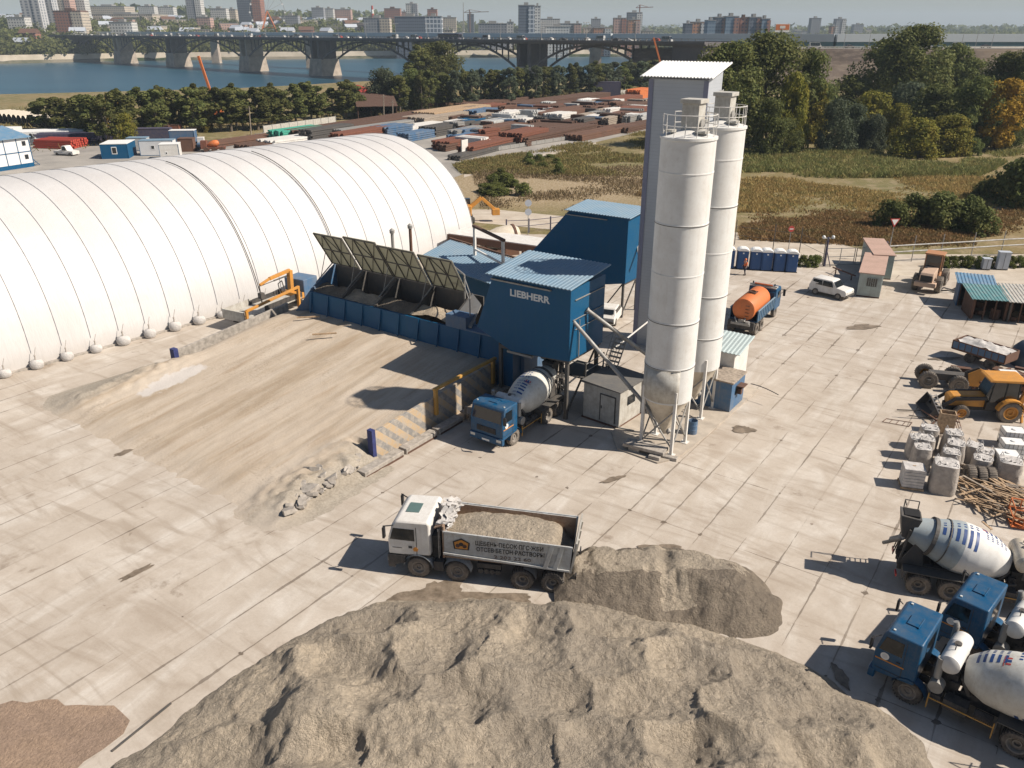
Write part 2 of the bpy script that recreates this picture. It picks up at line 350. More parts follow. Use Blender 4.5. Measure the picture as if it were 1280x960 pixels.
# dusty road and asphalt lot behind
t = NT('dirt_road'); v = t.co(); n = t.noise(v, .5, 6, .65); n2 = t.noise(t.co((.1,1,1)), .8, 5, .6)
c = t.mix(t.ramp(n, .35, .65), (.50,.44,.36), (.38,.32,.25)); c = t.mix(t.math('MULTIPLY', t.ramp(n2, .45, .7), .4), c, (.62,.57,.5)); t.bump(n, .4, .1); M['road'] = t.fin(c, .95)
t = NT('grey_asphalt'); v = t.co(); n = t.noise(v, .15, 6, .6); c = t.mix(t.ramp(n, .35, .65), (.25,.235,.215), (.36,.335,.30)); t.bump(t.noise(v, 3, 4), .3, .04); M['lot'] = t.fin(c, .92)
rd = [G(560,275),G(700,288),G(860,306),G(960,318),G(1060,338),G(1110,342),G(1180,352),G(1280,356),G(1400,356),G(1400,318),G(1280,318),G(1100,318),G(1030,300),G(960,292),G(900,290),G(760,276),G(620,262),G(560,262)]
poly_sheet('dirt_road', rd, .016, M['road'], False)
poly_sheet('path', [G(580,217),G(640,200),G(700,188),G(745,178),G(745,180),G(700,191),G(640,204),G(580,222)], .02, M['road'], False)
lot = [G(-60,262),G(120,242),G(330,215),G(560,225),G(586,215),G(700,188),G(830,158),G(830,118),G(600,140),G(470,152),G(330,172),G(200,184),G(60,172),G(-60,158)]
poly_sheet('asphalt_lot', lot, .014, M['lot'], False)
# the pile of the ramp
def hnoise(x, y, s=1.0, o=4, seed=0):
    from mathutils import noise
    return noise.fractal(Vector((x*s+seed*17.3, y*s-seed*9.1, seed*3.7)), 1.0, 2.0, o, noise_basis='PERLIN_ORIGINAL')
def ramp_h(p, q):
    e = ss(21.0, 24, q)*.25+1.95*min(1, max(0, (q-22.5)/18.5))**1.05
    return e
def ramp_mesh():
    mb = MB(); nu, nv = 150, 140
    def fn(i, j):
        p = -56.0+(-28.2+56.0)*i/(nu-1); q = 18.5+(42.6-18.5)*j/(nv-1)
        # edges of the fill
        l = -53.25-.0*(q) if q > 31.7 else -53.25+ (31.7-q)*-.15
        lowl = .62*math.exp(-((p+53.3)/1.1)**2)*ss(29, 33, q)
        le = ss(l-(.12 if q > 31.7 else 2.4), l+(.12 if q > 31.7 else 1.5), p)
        re_ = 1-ss(-31.25-(.1 if q > 29.8 else 2.6), -31.25+(.1 if q > 29.8 else 1.6), p+ (0 if q > 29.8 else (29.8-q)*-.12))
        z = ramp_h(p, q)*le*re_
        st = ss(20.2, 22.6, q+.9*hnoise(p, 0, .22, 3, 5)+.04*(p+42)); z *= st
        if q > 24: z += .16*ss(24, 30, q)*math.exp(-((p+51.6)/.9)**2)*(1-ss(39, 41, q))
        z = max(.02, z-lowl)
        rub = math.exp(-((p+31.6)/1.5)**2)*ss(20.5, 23.5, q)*(1-ss(29, 30.2, q))
        z += rub*(.25+.5*abs(hnoise(p, q, .9, 4, 2)))
        lr = math.exp(-((p+52.6)/1.6)**2)*ss(21.5, 24.5, q)*(1-ss(31, 33, q)); z += lr*(.18+.4*abs(hnoise(p, q, .8, 4, 3)))
        z += st*le*re_*(.035*hnoise(p*2.2, q*.12, .5, 3, 1)+.02*hnoise(p, q, 1.7, 3, 4))
        return (p, q, max(-.05, z-.03+.02*0))
    return mb.grid(fn, nu, nv)
t = NT('packed_earth'); v = t.co(); s = t.sep(v)
st = t.noise(t.co((1,.09,1)), .55, 6, .62, .25); st2 = t.noise(t.co((1,.05,1)), 1.9, 5, .6); n = t.noise(v, .35, 6, .6); fn_ = t.noise(v, 7, 5, .65)
c = t.mix(t.ramp(st, .36, .62), (.36,.29,.215), (.505,.435,.355)); c = t.mix(t.math('MULTIPLY', t.ramp(st2, .5, .72), .55), c, (.53,.47,.39)); c = t.mix(t.math('MULTIPLY', t.ramp(st2, .28, .44, 1, 0), .5), c, (.30,.215,.14))
edge = t.math('MAXIMUM', t.ramp(t.math('ADD', s[0], t.math('MULTIPLY', n, 3.0)), -51.6, -50.4, 1, 0), t.ramp(t.math('ADD', s[0], t.math('MULTIPLY', n, 3.0)), -31.2, -30.0))
c = t.mix(t.math('MULTIPLY', edge, .7), c, t.mix(t.ramp(fn_, .35, .65), (.21,.195,.165), (.36,.33,.28)))
c = t.mix(t.math('MULTIPLY', t.ramp(t.math('ADD', s[1], t.math('MULTIPLY', n, 5.0)), 23.0, 26.0, 1, 0), .75), c, (.44,.385,.325)); tr = t.noise(t.co((6,9,1)), 1.0, 2, .5); c = t.mix(t.math('MULTIPLY', t.ramp(tr, .55, .6), t.ramp(n, .5, .62, 0, .3)), c, (.22,.17,.12))
sp_, sq_ = toPQ(*G(218,482,.4)); ex = t.math('MULTIPLY', t.math('SUBTRACT', s[0], sp_), 1/1.0); ey = t.math('MULTIPLY', t.math('SUBTRACT', s[1], sq_), 1/3.2); er = t.math('ADD', t.math('SQRT', t.math('ADD', t.math('MULTIPLY', ex, ex), t.math('MULTIPLY', ey, ey))), t.math('MULTIPLY', t.math('SUBTRACT', t.noise(v, 1.3, 5, .7), .5), 1.3))
c = t.mix(t.ramp(er, .75, .95, .85, 0), c, (.56,.53,.50)); t.bump(t.math('ADD', fn_, t.math('MULTIPLY', st2, .5)), .45, .06); M['ramp'] = t.fin(c, .95, 0, .1)
o = struct('earth_ramp', ramp_mesh(), M['ramp'], rotz=PR, smooth=60)
tag(o, 'broad packed earth ramp with tyre tracks rising to the blue hopper bins', 'ramp')
o['kind'] = 'structure'
# light spill patch on the ramp and wet spots in the yard
t = NT('spilt_cement'); v = t.co(); n = t.noise(v, 2.2, 5, .7); t.bump(n, .4, .03); M['spill'] = t.fin(t.mix(t.ramp(n, .3, .7), (.36,.35,.33), (.52,.51,.49)), .9)
t = NT('wet_stain'); v = t.co(); n = t.noise(v, 1.8, 5, .7); M['wet'] = t.fin(t.mix(t.ramp(n, .35, .65), (.11,.085,.06), (.25,.2,.15)), .7)
def blob(name, cx, cy, rx, ry, ang, z, mat, n=40, amp=.25, seed=1, label=None, cat=None):
    pts = []
    for i in range(n):
        a = 2*math.pi*i/n; k = 1+amp*hnoise(math.cos(a)*1.6, math.sin(a)*1.6, 1.0, 4, seed)*2
        x = rx*k*math.cos(a); y = ry*k*math.sin(a); pts.append((cx+x*math.cos(ang)-y*math.sin(ang), cy+x*math.sin(ang)+y*math.cos(ang)))
    o = poly_sheet(name, pts, z, mat, False); return o
for k, (x, y, rx, ry, a) in enumerate([(335,634,1.5,.7,.4),(322,640,.8,.35,0),(545,742,1.35,.75,.9),(510,748,1.3,.5,.6),(600,748,2.2,.4,.0),(155,566,.6,.25,.9),(170,716,.75,.2,.9),(1010,372,.1,.1,0),(1078,409,1.5,.55,.2),(930,538,.7,.55,.3),(1050,845,.25,.6,.1),(820,686,1.1,.35,0),(765,600,.9,.2,.5),(1180,449,1.2,.35,.1)]):
    c0 = G(x, y); blob('wet_patch', c0[0], c0[1], rx, ry, a, .017+.0035*k, M['wet'], seed=k+2)
c0 = G(930, 560)
# ------------------------------------------------------------------ sand
def sandmat(name, a, b, d, bs=.6):
    t = NT(name); v = t.co(); n = t.noise(v, .22, 6, .6, .5); n2 = t.noise(v, 1.3, 6, .72); n3 = t.noise(v, 9, 5, .75)
    c = t.mix(t.ramp(n, .44, .56), a, b); c = t.mix(t.math('MULTIPLY', t.ramp(n2, .44, .70), .75), c, d); c = t.mix(t.ramp(n3, .38, .66, 0, .42), c, tuple(x*.5 for x in d))
    t.bump(t.math('ADD', t.math('MULTIPLY', n3, .8), t.math('ADD', t.math('MULTIPLY', t.noise(v, 3.6, 5, .75, .4), 1.3), n2)), bs, .22); return t.fin(c, .97, 0, .1)
M['sand'] = sandmat('dry_and_damp_sand', (.58,.495,.385), (.44,.38,.305), (.32,.275,.22), .9)
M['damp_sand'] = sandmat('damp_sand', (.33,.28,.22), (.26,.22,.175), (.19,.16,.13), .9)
M['tan_sand'] = sandmat('tan_sand', (.50,.42,.32), (.44,.36,.27), (.34,.28,.21), .5)
HEAPS = [ # x, y, height, radius at the top, yaw, stretch
 (-9.9,23.0,1.0,.5),(-8.2,24.6,1.35,.5),(-10.2,20.3,1.5,.6),(-6.0,25.8,1.7,.5),(-6.8,21.6,2.2,.9),(-12.6,19.4,.8,.4),(-4.4,26.9,1.3,.5),(-3.9,24.7,2.0,.8),(-1.2,26.5,1.55,.9),(-1.0,24.0,2.2,.9),
 (1.8,26.4,1.5,.8),(1.9,23.9,2.3,.9),(4.6,24.9,1.8,.9),(4.4,21.8,2.5,1.0),(7.4,24.0,1.9,.8),(-3.2,20.8,2.5,1.0),(.6,20.4,2.6,1.0),(7.6,21.2,2.3,.9),(9.9,23.0,1.55,.8),(10.8,20.3,1.9,.9),(12.2,21.0,1.2,.6),(3.2,18.0,2.8,1.1),(-6.2,18.0,2.4,1.0),(-9.6,17.4,2.0,.8),(-1,17.0,2.7,1.0),(7.3,17.6,2.6,1.1),(11.6,17.2,2.0,.9),(-4,14,2.6,1),(2,14,2.7,1),(8,14,2.6,1),(13,14,1.8,1),(-9,13.5,2.0,1)]
def pile_h(x, y):
    wx = x+.38*hnoise(x, y, .5, 3, 11); wy = y+.38*hnoise(x, y, .5, 3, 12)
    acc = []
    for hx, hy, h, rt in HEAPS:
        d = math.hypot(wx-hx, wy-hy)
        if d < 8: acc.append(h*.97-max(0, d-rt)*.66)
    if not acc: return -1
    m = max(acc); k = .30; z = m+k*math.log(sum(math.exp((a-m)/k) for a in acc if a > m-2))-.12
    pl = 2.15+.6*hnoise(x, y, .18, 3, 17)+.5*(1-ss(17, 24, y))
    if z > pl-.4: z = pl-.4+(z-pl+.4)*.35
    # loader cuts: bowls whose rims meet in sharp crests
    d1 = 9; dp = 0
    for bx_, by_, br_, bd_ in BOWLS:
        d = math.hypot(wx-bx_, (wy-by_)*1.35)/br_
        if d < d1: d1 = d; dp = bd_
    z -= dp*max(0, 1-d1**2)*ss(.25, 1.3, z)
    return z
_r = random.Random(41); BOWLS = []
for iy in range(7):
    for ix in range(10):
        BOWLS.append((-15+ix*3.3+_r.uniform(-.8,.8)+(iy % 2)*1.6, 13.0+iy*2.35+_r.uniform(-.5,.5)-.12*ix, _r.uniform(1.9, 2.5), _r.uniform(.5, .95)))
def pile_mesh():
    mb = MB(); nu, nv = 430, 250
    def fn(i, j):
        x = -16.5+(17.5+16.5)*i/(nu-1); y = 12+(31.0-12)*j/(nv-1); z = pile_h(x, y)
        if z > -.3: z += (.05*hnoise(x, y, .9, 4, 21)+.07*hnoise(x, y, 3.2, 5, 22)+.045*hnoise(x*1.4, y*.6, 6.5, 3, 24))*ss(-.3, .5, z)
        return (x, y, max(-.12, z))
    mb.grid(fn, nu, nv)
    keep = [f for f in mb.f if max(mb.v[i][2] for i in f) > -.11]; mb.f = keep; mb.m = [0]*len(keep); return mb
o = struct('sand_pile', pile_mesh(), M['sand'], smooth=180); o['label'] = 'long grey brown sand pile of many tipped heaps in the foreground'; o['category'] = 'sand pile'; del o['kind']
# windrow behind the dump truck: flat topped
c1 = (4.9, 30.0); 
def wind_h(x, y):
    wx = x+.3*hnoise(x, y, .8, 3, 31); wy = y+.3*hnoise(x, y, .8, 3, 32); best = -9
    for (hx, hy, r, h) in ((3.5,30.5,.6,1.2),(4.5,30.5,.7,1.4),(5.6,30.5,.75,1.45),(6.9,30.4,.8,1.45),(8.2,30.2,.85,1.45),(9.2,29.7,.8,1.4),(9.7,29.1,.6,1.25),(3.9,30.9,.6,1.2)):
        best = max(best, min(h, h-(math.hypot(wx-hx, (wy-hy)*1.0)-r)*.72))
    g = math.exp(-((x-6.9-.35*(30-y)*-.5)/.35)**2)*.25      # the tan tongue between two tips
    return best-g*ss(.1, 1, best)
def wind_mesh():
    mb = MB(); nu, nv = 170, 120
    def fn(i, j):
        x = 1.9+(12.6-1.9)*i/(nu-1); y = 26.2+(33.6-26.2)*j/(nv-1); z = wind_h(x, y)
        if z > -.3: z += (.05*hnoise(x, y, 1.3, 4, 41)+.03*hnoise(x, y, 5, 4, 42))*ss(-.2, .6, z)
        return (x, y, max(-.12, z))
    mb.grid(fn, nu, nv); mb.f = [f for f in mb.f if max(mb.v[i][2] for i in f) > -.11]; mb.m = [0]*len(mb.f)
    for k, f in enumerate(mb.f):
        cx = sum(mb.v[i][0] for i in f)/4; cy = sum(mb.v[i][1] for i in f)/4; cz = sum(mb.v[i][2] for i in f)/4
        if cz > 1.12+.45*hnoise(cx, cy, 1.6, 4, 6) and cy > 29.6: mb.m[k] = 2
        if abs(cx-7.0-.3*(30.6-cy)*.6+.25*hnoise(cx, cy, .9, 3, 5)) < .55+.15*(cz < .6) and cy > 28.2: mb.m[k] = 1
    return mb
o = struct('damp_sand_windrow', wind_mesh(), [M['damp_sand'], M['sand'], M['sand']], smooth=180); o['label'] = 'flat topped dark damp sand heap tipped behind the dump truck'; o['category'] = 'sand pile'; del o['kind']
blob('gravel_patch', -18.1, 20.2, 3.6, 3.0, .5, .03, sandmat('reddish_gravel', (.40,.29,.21), (.34,.25,.19), (.26,.19,.14), .5), amp=.12, seed=9)
o = bpy.data.objects['gravel_patch']
mb = MB(); a, b = G(140, 940), G(214, 880)
mb.bar((a[0], a[1], .04), (b[0], b[1], .04), .07, .06); o = obj('steel_rail', mb, M['dark_steel']); tag(o, 'thin dark rail along the far left edge of the sand pile', 'rail')
# broken concrete at the ramp foot
proto = None; rr = random.Random(5)
for k in range(95):
    x = rr.uniform(352, 452); y = 632-(x-350)*.62+rr.uniform(-20, 18); s_ = rr.uniform(.1, .38)*(1 if k % 5 else 1.6)
    cx, cy = G(x, y, .3); mb = MB(); n = rr.randint(5, 7); pts = []
    for i in range(n):
        a = 2*math.pi*i/n+rr.uniform(-.3, .3); r_ = s_*rr.uniform(.7, 1.2); pts.append((r_*math.cos(a), r_*math.sin(a)))
    mb.prism(pts, 'z', 0, s_*rr.uniform(.35, .7)); p, q = toPQ(cx, cy)
    o = obj('concrete_rubble', mb, M['concrete_block'], bev=.02); o.location = (cx, cy, ramp_h(p, q)*.4+.12); o.rotation_euler = (rr.uniform(-.5,.5), rr.uniform(-.5,.5), rr.uniform(0,6))
    tag(o, 'broken grey concrete chunk in the rubble at the ramp foot', 'rubble', 'concrete chunks at the ramp foot')
# ------------------------------------------------------------------ helpers for corrugated sheets
def corr_roof(mb, o, du, dv, nvec, L, W, per=.28, amp=.035, thick=.05):
    """sheet from o along unit du (ribs repeat) length L and along dv length W"""
    o = Vector(o); du = Vector(du).normalized(); dv = Vector(dv).normalized(); nn = Vector(nvec); n = max(2, int(L/per))
    cols = []
    for k in range(n):
        for fr, h in ((0, 0), (.35, 0), (.5, 1), (.85, 1)): cols.append(((k+fr)*L/n, h*amp))
    cols.append((L, 0)); b = []
    for u, h in cols:
        for w_, t_ in ((0, h), (W, h), (W, h-thick), (0, h-thick)): b.append(o+du*u+dv*w_+nn*t_)
    fs = []
    for i in range(len(cols)-1):
        for j in range(4): fs.append((i*4+j, (i+1)*4+j, (i+1)*4+(j+1)%4, i*4+(j+1)%4))
    fs += [(0,1,2,3), tuple(range(len(b)-1, len(b)-5, -1))]
    mb.add(b, fs); return mb
def text_mesh(s, size, font=None, ext=.004):
    cu = bpy.data.curves.new('lettering', 'FONT'); cu.body = s; cu.size = size; cu.extrude = ext; cu.align_x = 'LEFT'; cu.resolution_u = 3; cu.offset = size*(.035 if size > .5 else .012)
    o = bpy.data.objects.new('tmp_text', cu); COL.objects.link(o); dg = bpy.context.evaluated_depsgraph_get()
    me = bpy.data.meshes.new_from_object(o.evaluated_get(dg)); bpy.data.objects.remove(o); return me
def put_text(s, size, width, origin, xdir, updir, mat, parent, name='lettering'):
    me = text_mesh(s, size); xs = [v.co.x for v in me.vertices]; x0 = min(xs); sx = width/(max(xs)-x0)
    xd = Vector(xdir).normalized(); ud = Vector(updir).normalized(); nn = xd.cross(ud); og = Vector(origin)
    for v in me.vertices: v.co = og+xd*((v.co.x-x0)*sx)+ud*v.co.y+nn*v.co.z
    me.materials.clear(); me.materials.append(mat); o = bpy.data.objects.new(name, me); COL.objects.link(o); o.parent = parent; return o
# ------------------------------------------------------------------ storage hangar
HB = Vector((-37.95, 54.89, 0)); HA = R(40.8); HD = Vector((math.sin(HA), math.cos(HA), 0)); HN = Vector((-HD.y, HD.x, 0))
HW, HH, HE = 15.0, 11.7, 2.15
hg = thing('fabric_hangar', 'long white arched fabric hangar with roped seams beside the earth ramp', 'hangar', HB, math.atan2(HD.y, HD.x))
def hprof(th):
    cx = math.cos(th); return (HW-HW*abs(cx)**(2/HE)*(1 if cx >= 0 else -1), HH*abs(math.sin(th))**(2/HE))
def hpt(s, th, out=0.0):
    o_, z = hprof(th); th2 = th+.01; o2, z2 = hprof(th2); tx, tz = o2-o_, z2-z; l = math.hypot(tx, tz) or 1
    return (s, o_-out*tz/l, max(0, z+out*tx/l))
S0, S1, PITCH = -42.0, 51.3, 2.2
nb_ = int((S1-S0)/PITCH)
seams = [S1-k*(S1-S0)/nb_ for k in range(nb_+1)]
mb = MB(); ns = nb_*6+1; NTH = 48
def hf(i, j):
    s = S0+(S1-S0)*i/(ns-1); th = .0+math.pi*j/(NTH-1); fr = (i % 6)/6.0
    return hpt(s, th, .05*math.sin(math.pi*fr)**.8-.01)
mb.grid(hf, ns, NTH)
mb.add([hf(ns-1, j) for j in range(NTH)], [tuple(range(NTH))]); mb.add([hf(0, j) for j in range(NTH)], [tuple(range(NTH-1, -1, -1))])
t = NT('white_fabric'); v = t.co(); s = t.sep(v); n = t.noise(v, .12, 5, .6); n2 = t.noise(v, 1.2, 4, .6)
pan = t.math('FRACT', t.math('MULTIPLY', s[2], 1/3.9)); cx = t.n('ShaderNodeCombineXYZ'); t.l(t.math('FLOOR', t.math('MULTIPLY', s[2], 1/2.9)), cx.inputs[0]); t.l(t.math('FLOOR', t.math('MULTIPLY', s[0], 1/6.6)), cx.inputs[1]); wn = t.n('ShaderNodeTexWhiteNoise', noise_dimensions='2D'); t.l(cx.outputs[0], wn.inputs['Vector']); c = t.mix(t.ramp(n, .35, .65), (.55,.54,.53), (.61,.605,.60)); c = t.mix(t.math('MULTIPLY', wn.outputs[0], .16), c, (.42,.39,.37)); dz = t.ramp(t.math('ADD', s[2], t.math('MULTIPLY', n2, 1.6)), .6, 2.2, .5, 0); c = t.mix(dz, c, (.42,.37,.32)); c = t.mix(t.math('MULTIPLY', t.ramp(n2, .5, .75), .22), c, (.52,.49,.46))
t.bump(t.noise(t.co((2.2,1,.5)), .8, 4, .6), .28, .16); M['fabric'] = t.fin(c, .6)
obj('cover', mb, M['fabric'], hg, smooth=35)
M['rope'] = flat('seam_rope', (.44,.44,.45), .9, .1); M['black_rope'] = flat('black_rope', (.04,.035,.03), .9, .1)
for k, s in enumerate(seams):
    if s < -12 and k > 32: continue
    mb = MB(); mb.path([hpt(s, math.pi*j/40, .035) for j in range(1, 34)], .022, 5); obj('seam_rope', mb, M['rope'], hg)
mb = MB()
for s in (22.0, 31.5):       # long black ropes thrown over the cover
    pts = [hpt(s+2.6*(j/28.-.3)**2*(1 if s < 30 else -.4)*(28-j)/28., math.pi*(j+2)/62., .16) for j in range(0, 28)]
    o_ = MB(); o_.path(pts, .04, 5); obj('tie_rope', o_, M['black_rope'], hg)
mb = MB(); mb.box(S0, S1+.2, -.35, .05, 0, .14); obj('kerb', mb, M['concrete_block'], hg)
# ballast bags at the foot of each seam
def bag_mesh(sx, sy, sz, seed=0, slump=.15, top=.16):
    mb = MB(); n, k = 20, 9; vs = []
    for j in range(k+1):
        h = j/k; r = 1-.10*h+slump*math.sin(math.pi*min(1, h*1.1))*.8
        for i in range(n):
            a = 2*math.pi*i/n; e = 7.0; rad = (abs(math.cos(a))**e+abs(math.sin(a))**e)**(-1/e)
            w_ = 1+.06*hnoise(math.cos(a)*2, math.sin(a)*2+h*3, 1.2, 3, seed); vs.append((sx/2*rad*r*w_*math.cos(a), sy/2*rad*r*w_*math.sin(a), sz*h))
    top0 = len(vs)
    for rr_, dz in ((.7, .05), (.35, -top), (.0, -top*.5)):
        for i in range(n):
            a = 2*math.pi*i/n; w_ = hnoise(math.cos(a)*3+rr_*4, math.sin(a)*3, 1.0, 3, seed+3); vs.append((sx/2*rr_*math.cos(a), sy/2*rr_*math.sin(a), sz+dz+.12*w_))
    m = k+4; fs = [(j*n+i, j*n+(i+1)%n, (j+1)*n+(i+1)%n, (j+1)*n+i) for j in range(m-1) for i in range(n)]
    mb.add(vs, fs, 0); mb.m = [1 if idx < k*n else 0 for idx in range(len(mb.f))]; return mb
bp = thing('ballast_bag', 'round white ballast bag tied to a hangar seam rope at the fabric foot', 'ballast bag', (0,0,0), 0, 'ballast bags along the hangar foot')
mb = MB(); mb.lathe([(.34,0),(.46,.12),(.50,.38),(.42,.62),(.2,.72),(.04,.74)], n=14); obj('sack', mb, M['bag'], bp, smooth=60)
mb = MB(); mb.lathe([(.07,.70),(.05,.95),(.08,1.1)], n=8); mb.tube((0,0,1.1), (0,.2,1.7), .02); obj('tie', mb, M['bag_side'], bp)
first = True
for k, s in enumerate(seams):
    if s < -4 or s > 25: continue
    P0 = HB+HD*s+HN*(-.55)
    o = bp if first else dup(bp, (0,0,0)); first = False
    o.location = (P0.x, P0.y, 0); o.rotation_euler = (0,0,HA*-1+rnd.uniform(-.3,.3)); k_ = rnd.uniform(.9, 1.12); o.scale = (k_, k_, k_*rnd.uniform(.9, 1.05))
# ------------------------------------------------------------------ hopper bins (four compartments)
hb = pqthing('aggregate_hopper', 'blue steel hopper row of four sand bins with raised lids above the ramp', 'hopper', -50.3, 42.5)
p0, p1 = -50.3, -35.7
mb = MB()
mb.hexa([(p0,41.9,.0),(-30.6,41.9,0),(-30.6,42.2,0),(p0,42.2,0),(p0,42.4,3.82),(-30.1,42.4,3.82),(-30.1,42.6,3.82),(p0,42.6,3.82)])
for k in range(11): mb.hexa([(p0+.3+k*1.93,41.86,1.6),(p0+.38+k*1.93,41.86,1.6),(p0+.38+k*1.93,41.95,1.6),(p0+.3+k*1.93,41.95,1.6),(p0+.3+k*1.93,42.32,3.78),(p0+.38+k*1.93,42.32,3.78),(p0+.38+k*1.93,42.45,3.78),(p0+.3+k*1.93,42.45,3.78)])
obj('front_wall', mb, M['blue'], hb)
mb = MB(); mb.box(p0-.1, p1+1.0, 45.5, 45.62, 0, 5.4); obj('back_wall', mb, M['dark_steel'], hb)
mb = MB(); mb.add([(p0-1.6,41.2,1.2),(p0,42.4,3.82),(p0,42.5,1.2),(p0-.9,45.6,4.9),(p0,45.6,5.4),(p0-1.6,45.6,1.2)], [(0,1,2),(0,3,4,1),(0,5,3)]); obj('wing_plate', mb, M['blue_faded'], hb)
for k in range(5):
    p = p0+(p1-p0)*k/4+(.02 if k == 0 else 0); mb = MB()
    mb.prism([(42.58,3.0),(42.58,3.86),(45.48,5.42),(45.48,3.0)], 'x', p-.05, p+.05); mb.bar((p,42.6,3.9), (p,45.5,5.46), .14, .12)
    obj('divider', mb, M['dark_steel'] if k else M['blue_faded'], hb)
for k in range(4):
    a = p0+(p1-p0)*k/4+.06; b = p0+(p1-p0)*(k+1)/4-.06; mb = MB()
    def bf(i, j, a=a, b=b, k=k):
        p = a+(b-a)*i/16; q = 42.62+2.8*j/12; z = 3.72+.05*k-1.5*ss(43.9,45.3,q+.25*hnoise(p,q,.9,2,k+9))+1.0*(q-42.6)/2.9+.12*hnoise(p, q, 1.2, 3, k)+(.45 if k == 3 else 0)*math.exp(-((p-a-2)/1.2)**2-((q-43)/.7)**2)
        return (p, q, z)
    mb.grid(bf, 17, 13); obj('bin_sand', mb, [M['damp_sand'], M['sand'], M['damp_sand'], M['tan_sand']][k], hb, smooth=80)
LA = R(62)       # lids lean back and up
for k, (a, b, hgt) in enumerate(((-50.5,-47.2,3.4),(-46.95,-43.45,3.65),(-43.4,-39.65,3.4),(-39.4,-36.1,3.25))):
    mb = MB(); th = .04; dirv = Vector((0, -1.75, 2.9)).normalized()
    o0 = Vector((a, 45.35, 5.52)); o1 = Vector((b, 45.35, 5.52)); up = dirv*hgt; nn = (o1-o0).normalized().cross(dirv)
    mb.hexa([o0, o1, o1+up, o0+up, o0-nn*th, o1-nn*th, o1+up-nn*th, o0+up-nn*th]); ld = obj('lid', mb, M['ivory'], hb)
    mb = MB(); LS = .05 if nn.y < 0 else -.09
    def LP(u, v_): return o0+(o1-o0)*u+up*v_-nn*.09 if False else o0+(o1-o0)*u+up*v_+nn*LS
    for u in (0.02,.33,.66,.98): mb.bar(LP(u, 0), LP(u, 1), .07, .07)
    for v_ in (.02,.5,.98): mb.bar(LP(0, v_), LP(1, v_), .07, .07)
    for u in (0,.33,.66):
        mb.bar(LP(u+.01, .0), LP(u+.32, .5), .05, .05); mb.bar(LP(u+.01, .5 if u != .33 else 1), LP(u+.32, 1 if u != .33 else .5), .05, .05)
    obj('lid_frame', mb, M['dark_steel'], ld, off=OFF[hb.name])
    mb = MB(); mb.tube(LP(.0,.35), (a, 44.0, 4.7), .03); mb.tube(LP(.0,.0), (a, 43.4, 4.3), .05); obj('lid_stay', mb, M['steel'], hb)
mb = MB()
for z in (5.6, 6.3): mb.tube((-36.2,45.2,z+.4), (-34.0,43.0,z+.2), .04)
mb.tube((-36.2,45.2,4.6), (-36.2,45.2,6.9), .07); mb.tube((-36.2,45.2,6.9), (-39.4,47.2,6.95), .06); mb.tube((-34.0,43.0,4.0), (-34.0,43.0,6.5), .05)
obj('guard_rail', mb, M['steel'], hb)
mb = MB(); mb.hexa([(-35.6,42.62,3.9),(-33.6,42.62,4.0),(-33.9,44.2,5.2),(-35.6,45.4,5.4),(-35.6,42.62,4.0),(-33.6,42.62,4.1),(-33.9,44.2,5.3),(-35.6,45.4,5.5)]); obj('chute_plate', mb, M['steel'], hb)
mb = MB(); mb.box(-35.75,-33.9,42.35,43.5,3.83,4.75); mb.box(-33.9,-30.3,42.35,44.2,3.83,3.95); mb.hexa([(-30.6,41.9,0),(-29.0,42.6,0),(-29.0,46,0),(-30.6,46,0),(-30.1,42.35,3.83),(-29.0,42.6,3.83),(-29.0,46,3.83),(-30.1,46,3.83)]); obj('end_housing', mb, M['blue_faded'], hb)
mb = MB(); mb.box(-51,-30.8,42.62,42.9,0,2.9); obj('lower_casing', mb, M['blue'], hb)
# ------------------------------------------------------------------ mixing building with lettering
hs = pqthing('mixing_building', 'blue raised mixing building with white lettering on its front', 'building', -24.3, 40.7)
mb = MB(); mb.prism([(-24.3,4.25),(-28.75,3.95),(-31.6,5.1),(-30.2,8.95),(-24.3,8.95)], 'y', 40.7, 45.0); wl = obj('wall', mb, M['blue'], hs)
mb = MB(); corr_roof(mb, (-30.6,40.35,9.06), (1,0,0), (0,1,.10), (0,0,1), 6.5, 5.0); obj('roof', mb, M['blue_roof'], hs)
mb = MB(); mb.box(-30.3,-25.7,40.55,40.69,8.30+.35,8.36+.38); mb.box(-24.29,-24.22,41.2,44.9,8.15,8.2); mb.box(-24.29,-24.22,41.0,44.9,6.9,6.93); mb.box(-24.29,-24.24,41.3,44.9,6.2,6.23); mb.tube((-24.2,41.7,4.2),(-24.2,41.7,6.8),.04); obj('trim', mb, M['steel'], hs)
put_text('LIEBHERR', .62, 3.05, (-28.85,40.69,7.80), (1,0,0), (0,0,1), M['mark_grey'], hs)
mt = bpy.data.objects['lettering']; 
for v_ in mt.data.vertices: v_.co = (v_.co.x+24.3, v_.co.y-40.7, v_.co.z)
mb = MB()
for (p, q) in ((-24.6,41.0),(-24.6,44.8),(-29.9,44.8),(-27.3,44.8),(-29.9,41.1)): m2 = MB(); m2.bar((p,q,0), (p,q,4.3), .22, .22); obj('support_post', m2, M['dark_steel'], hs)
mb.bar((-24.6,41,0.3), (-24.6,44.8,4.1), .1, .1); mb.bar((-29.9,41,4.05), (-24.4,41,4.15), .25, .25); mb.bar((-24.6,41,4.1), (-24.6,45.2,4.1), .2, .25)
obj('support_frame', mb, M['dark_steel'], hs)
mb = MB(); mb.lathe([(1.15,4.3),(1.1,3.9),(.45,3.35),(.4,3.1)], (-27.4,42.9,0), n=18); mb.box(-29.2,-27.2,40.8,41.0,3.75,3.9); obj('discharge_cone', mb, M['steel'], hs, smooth=40)
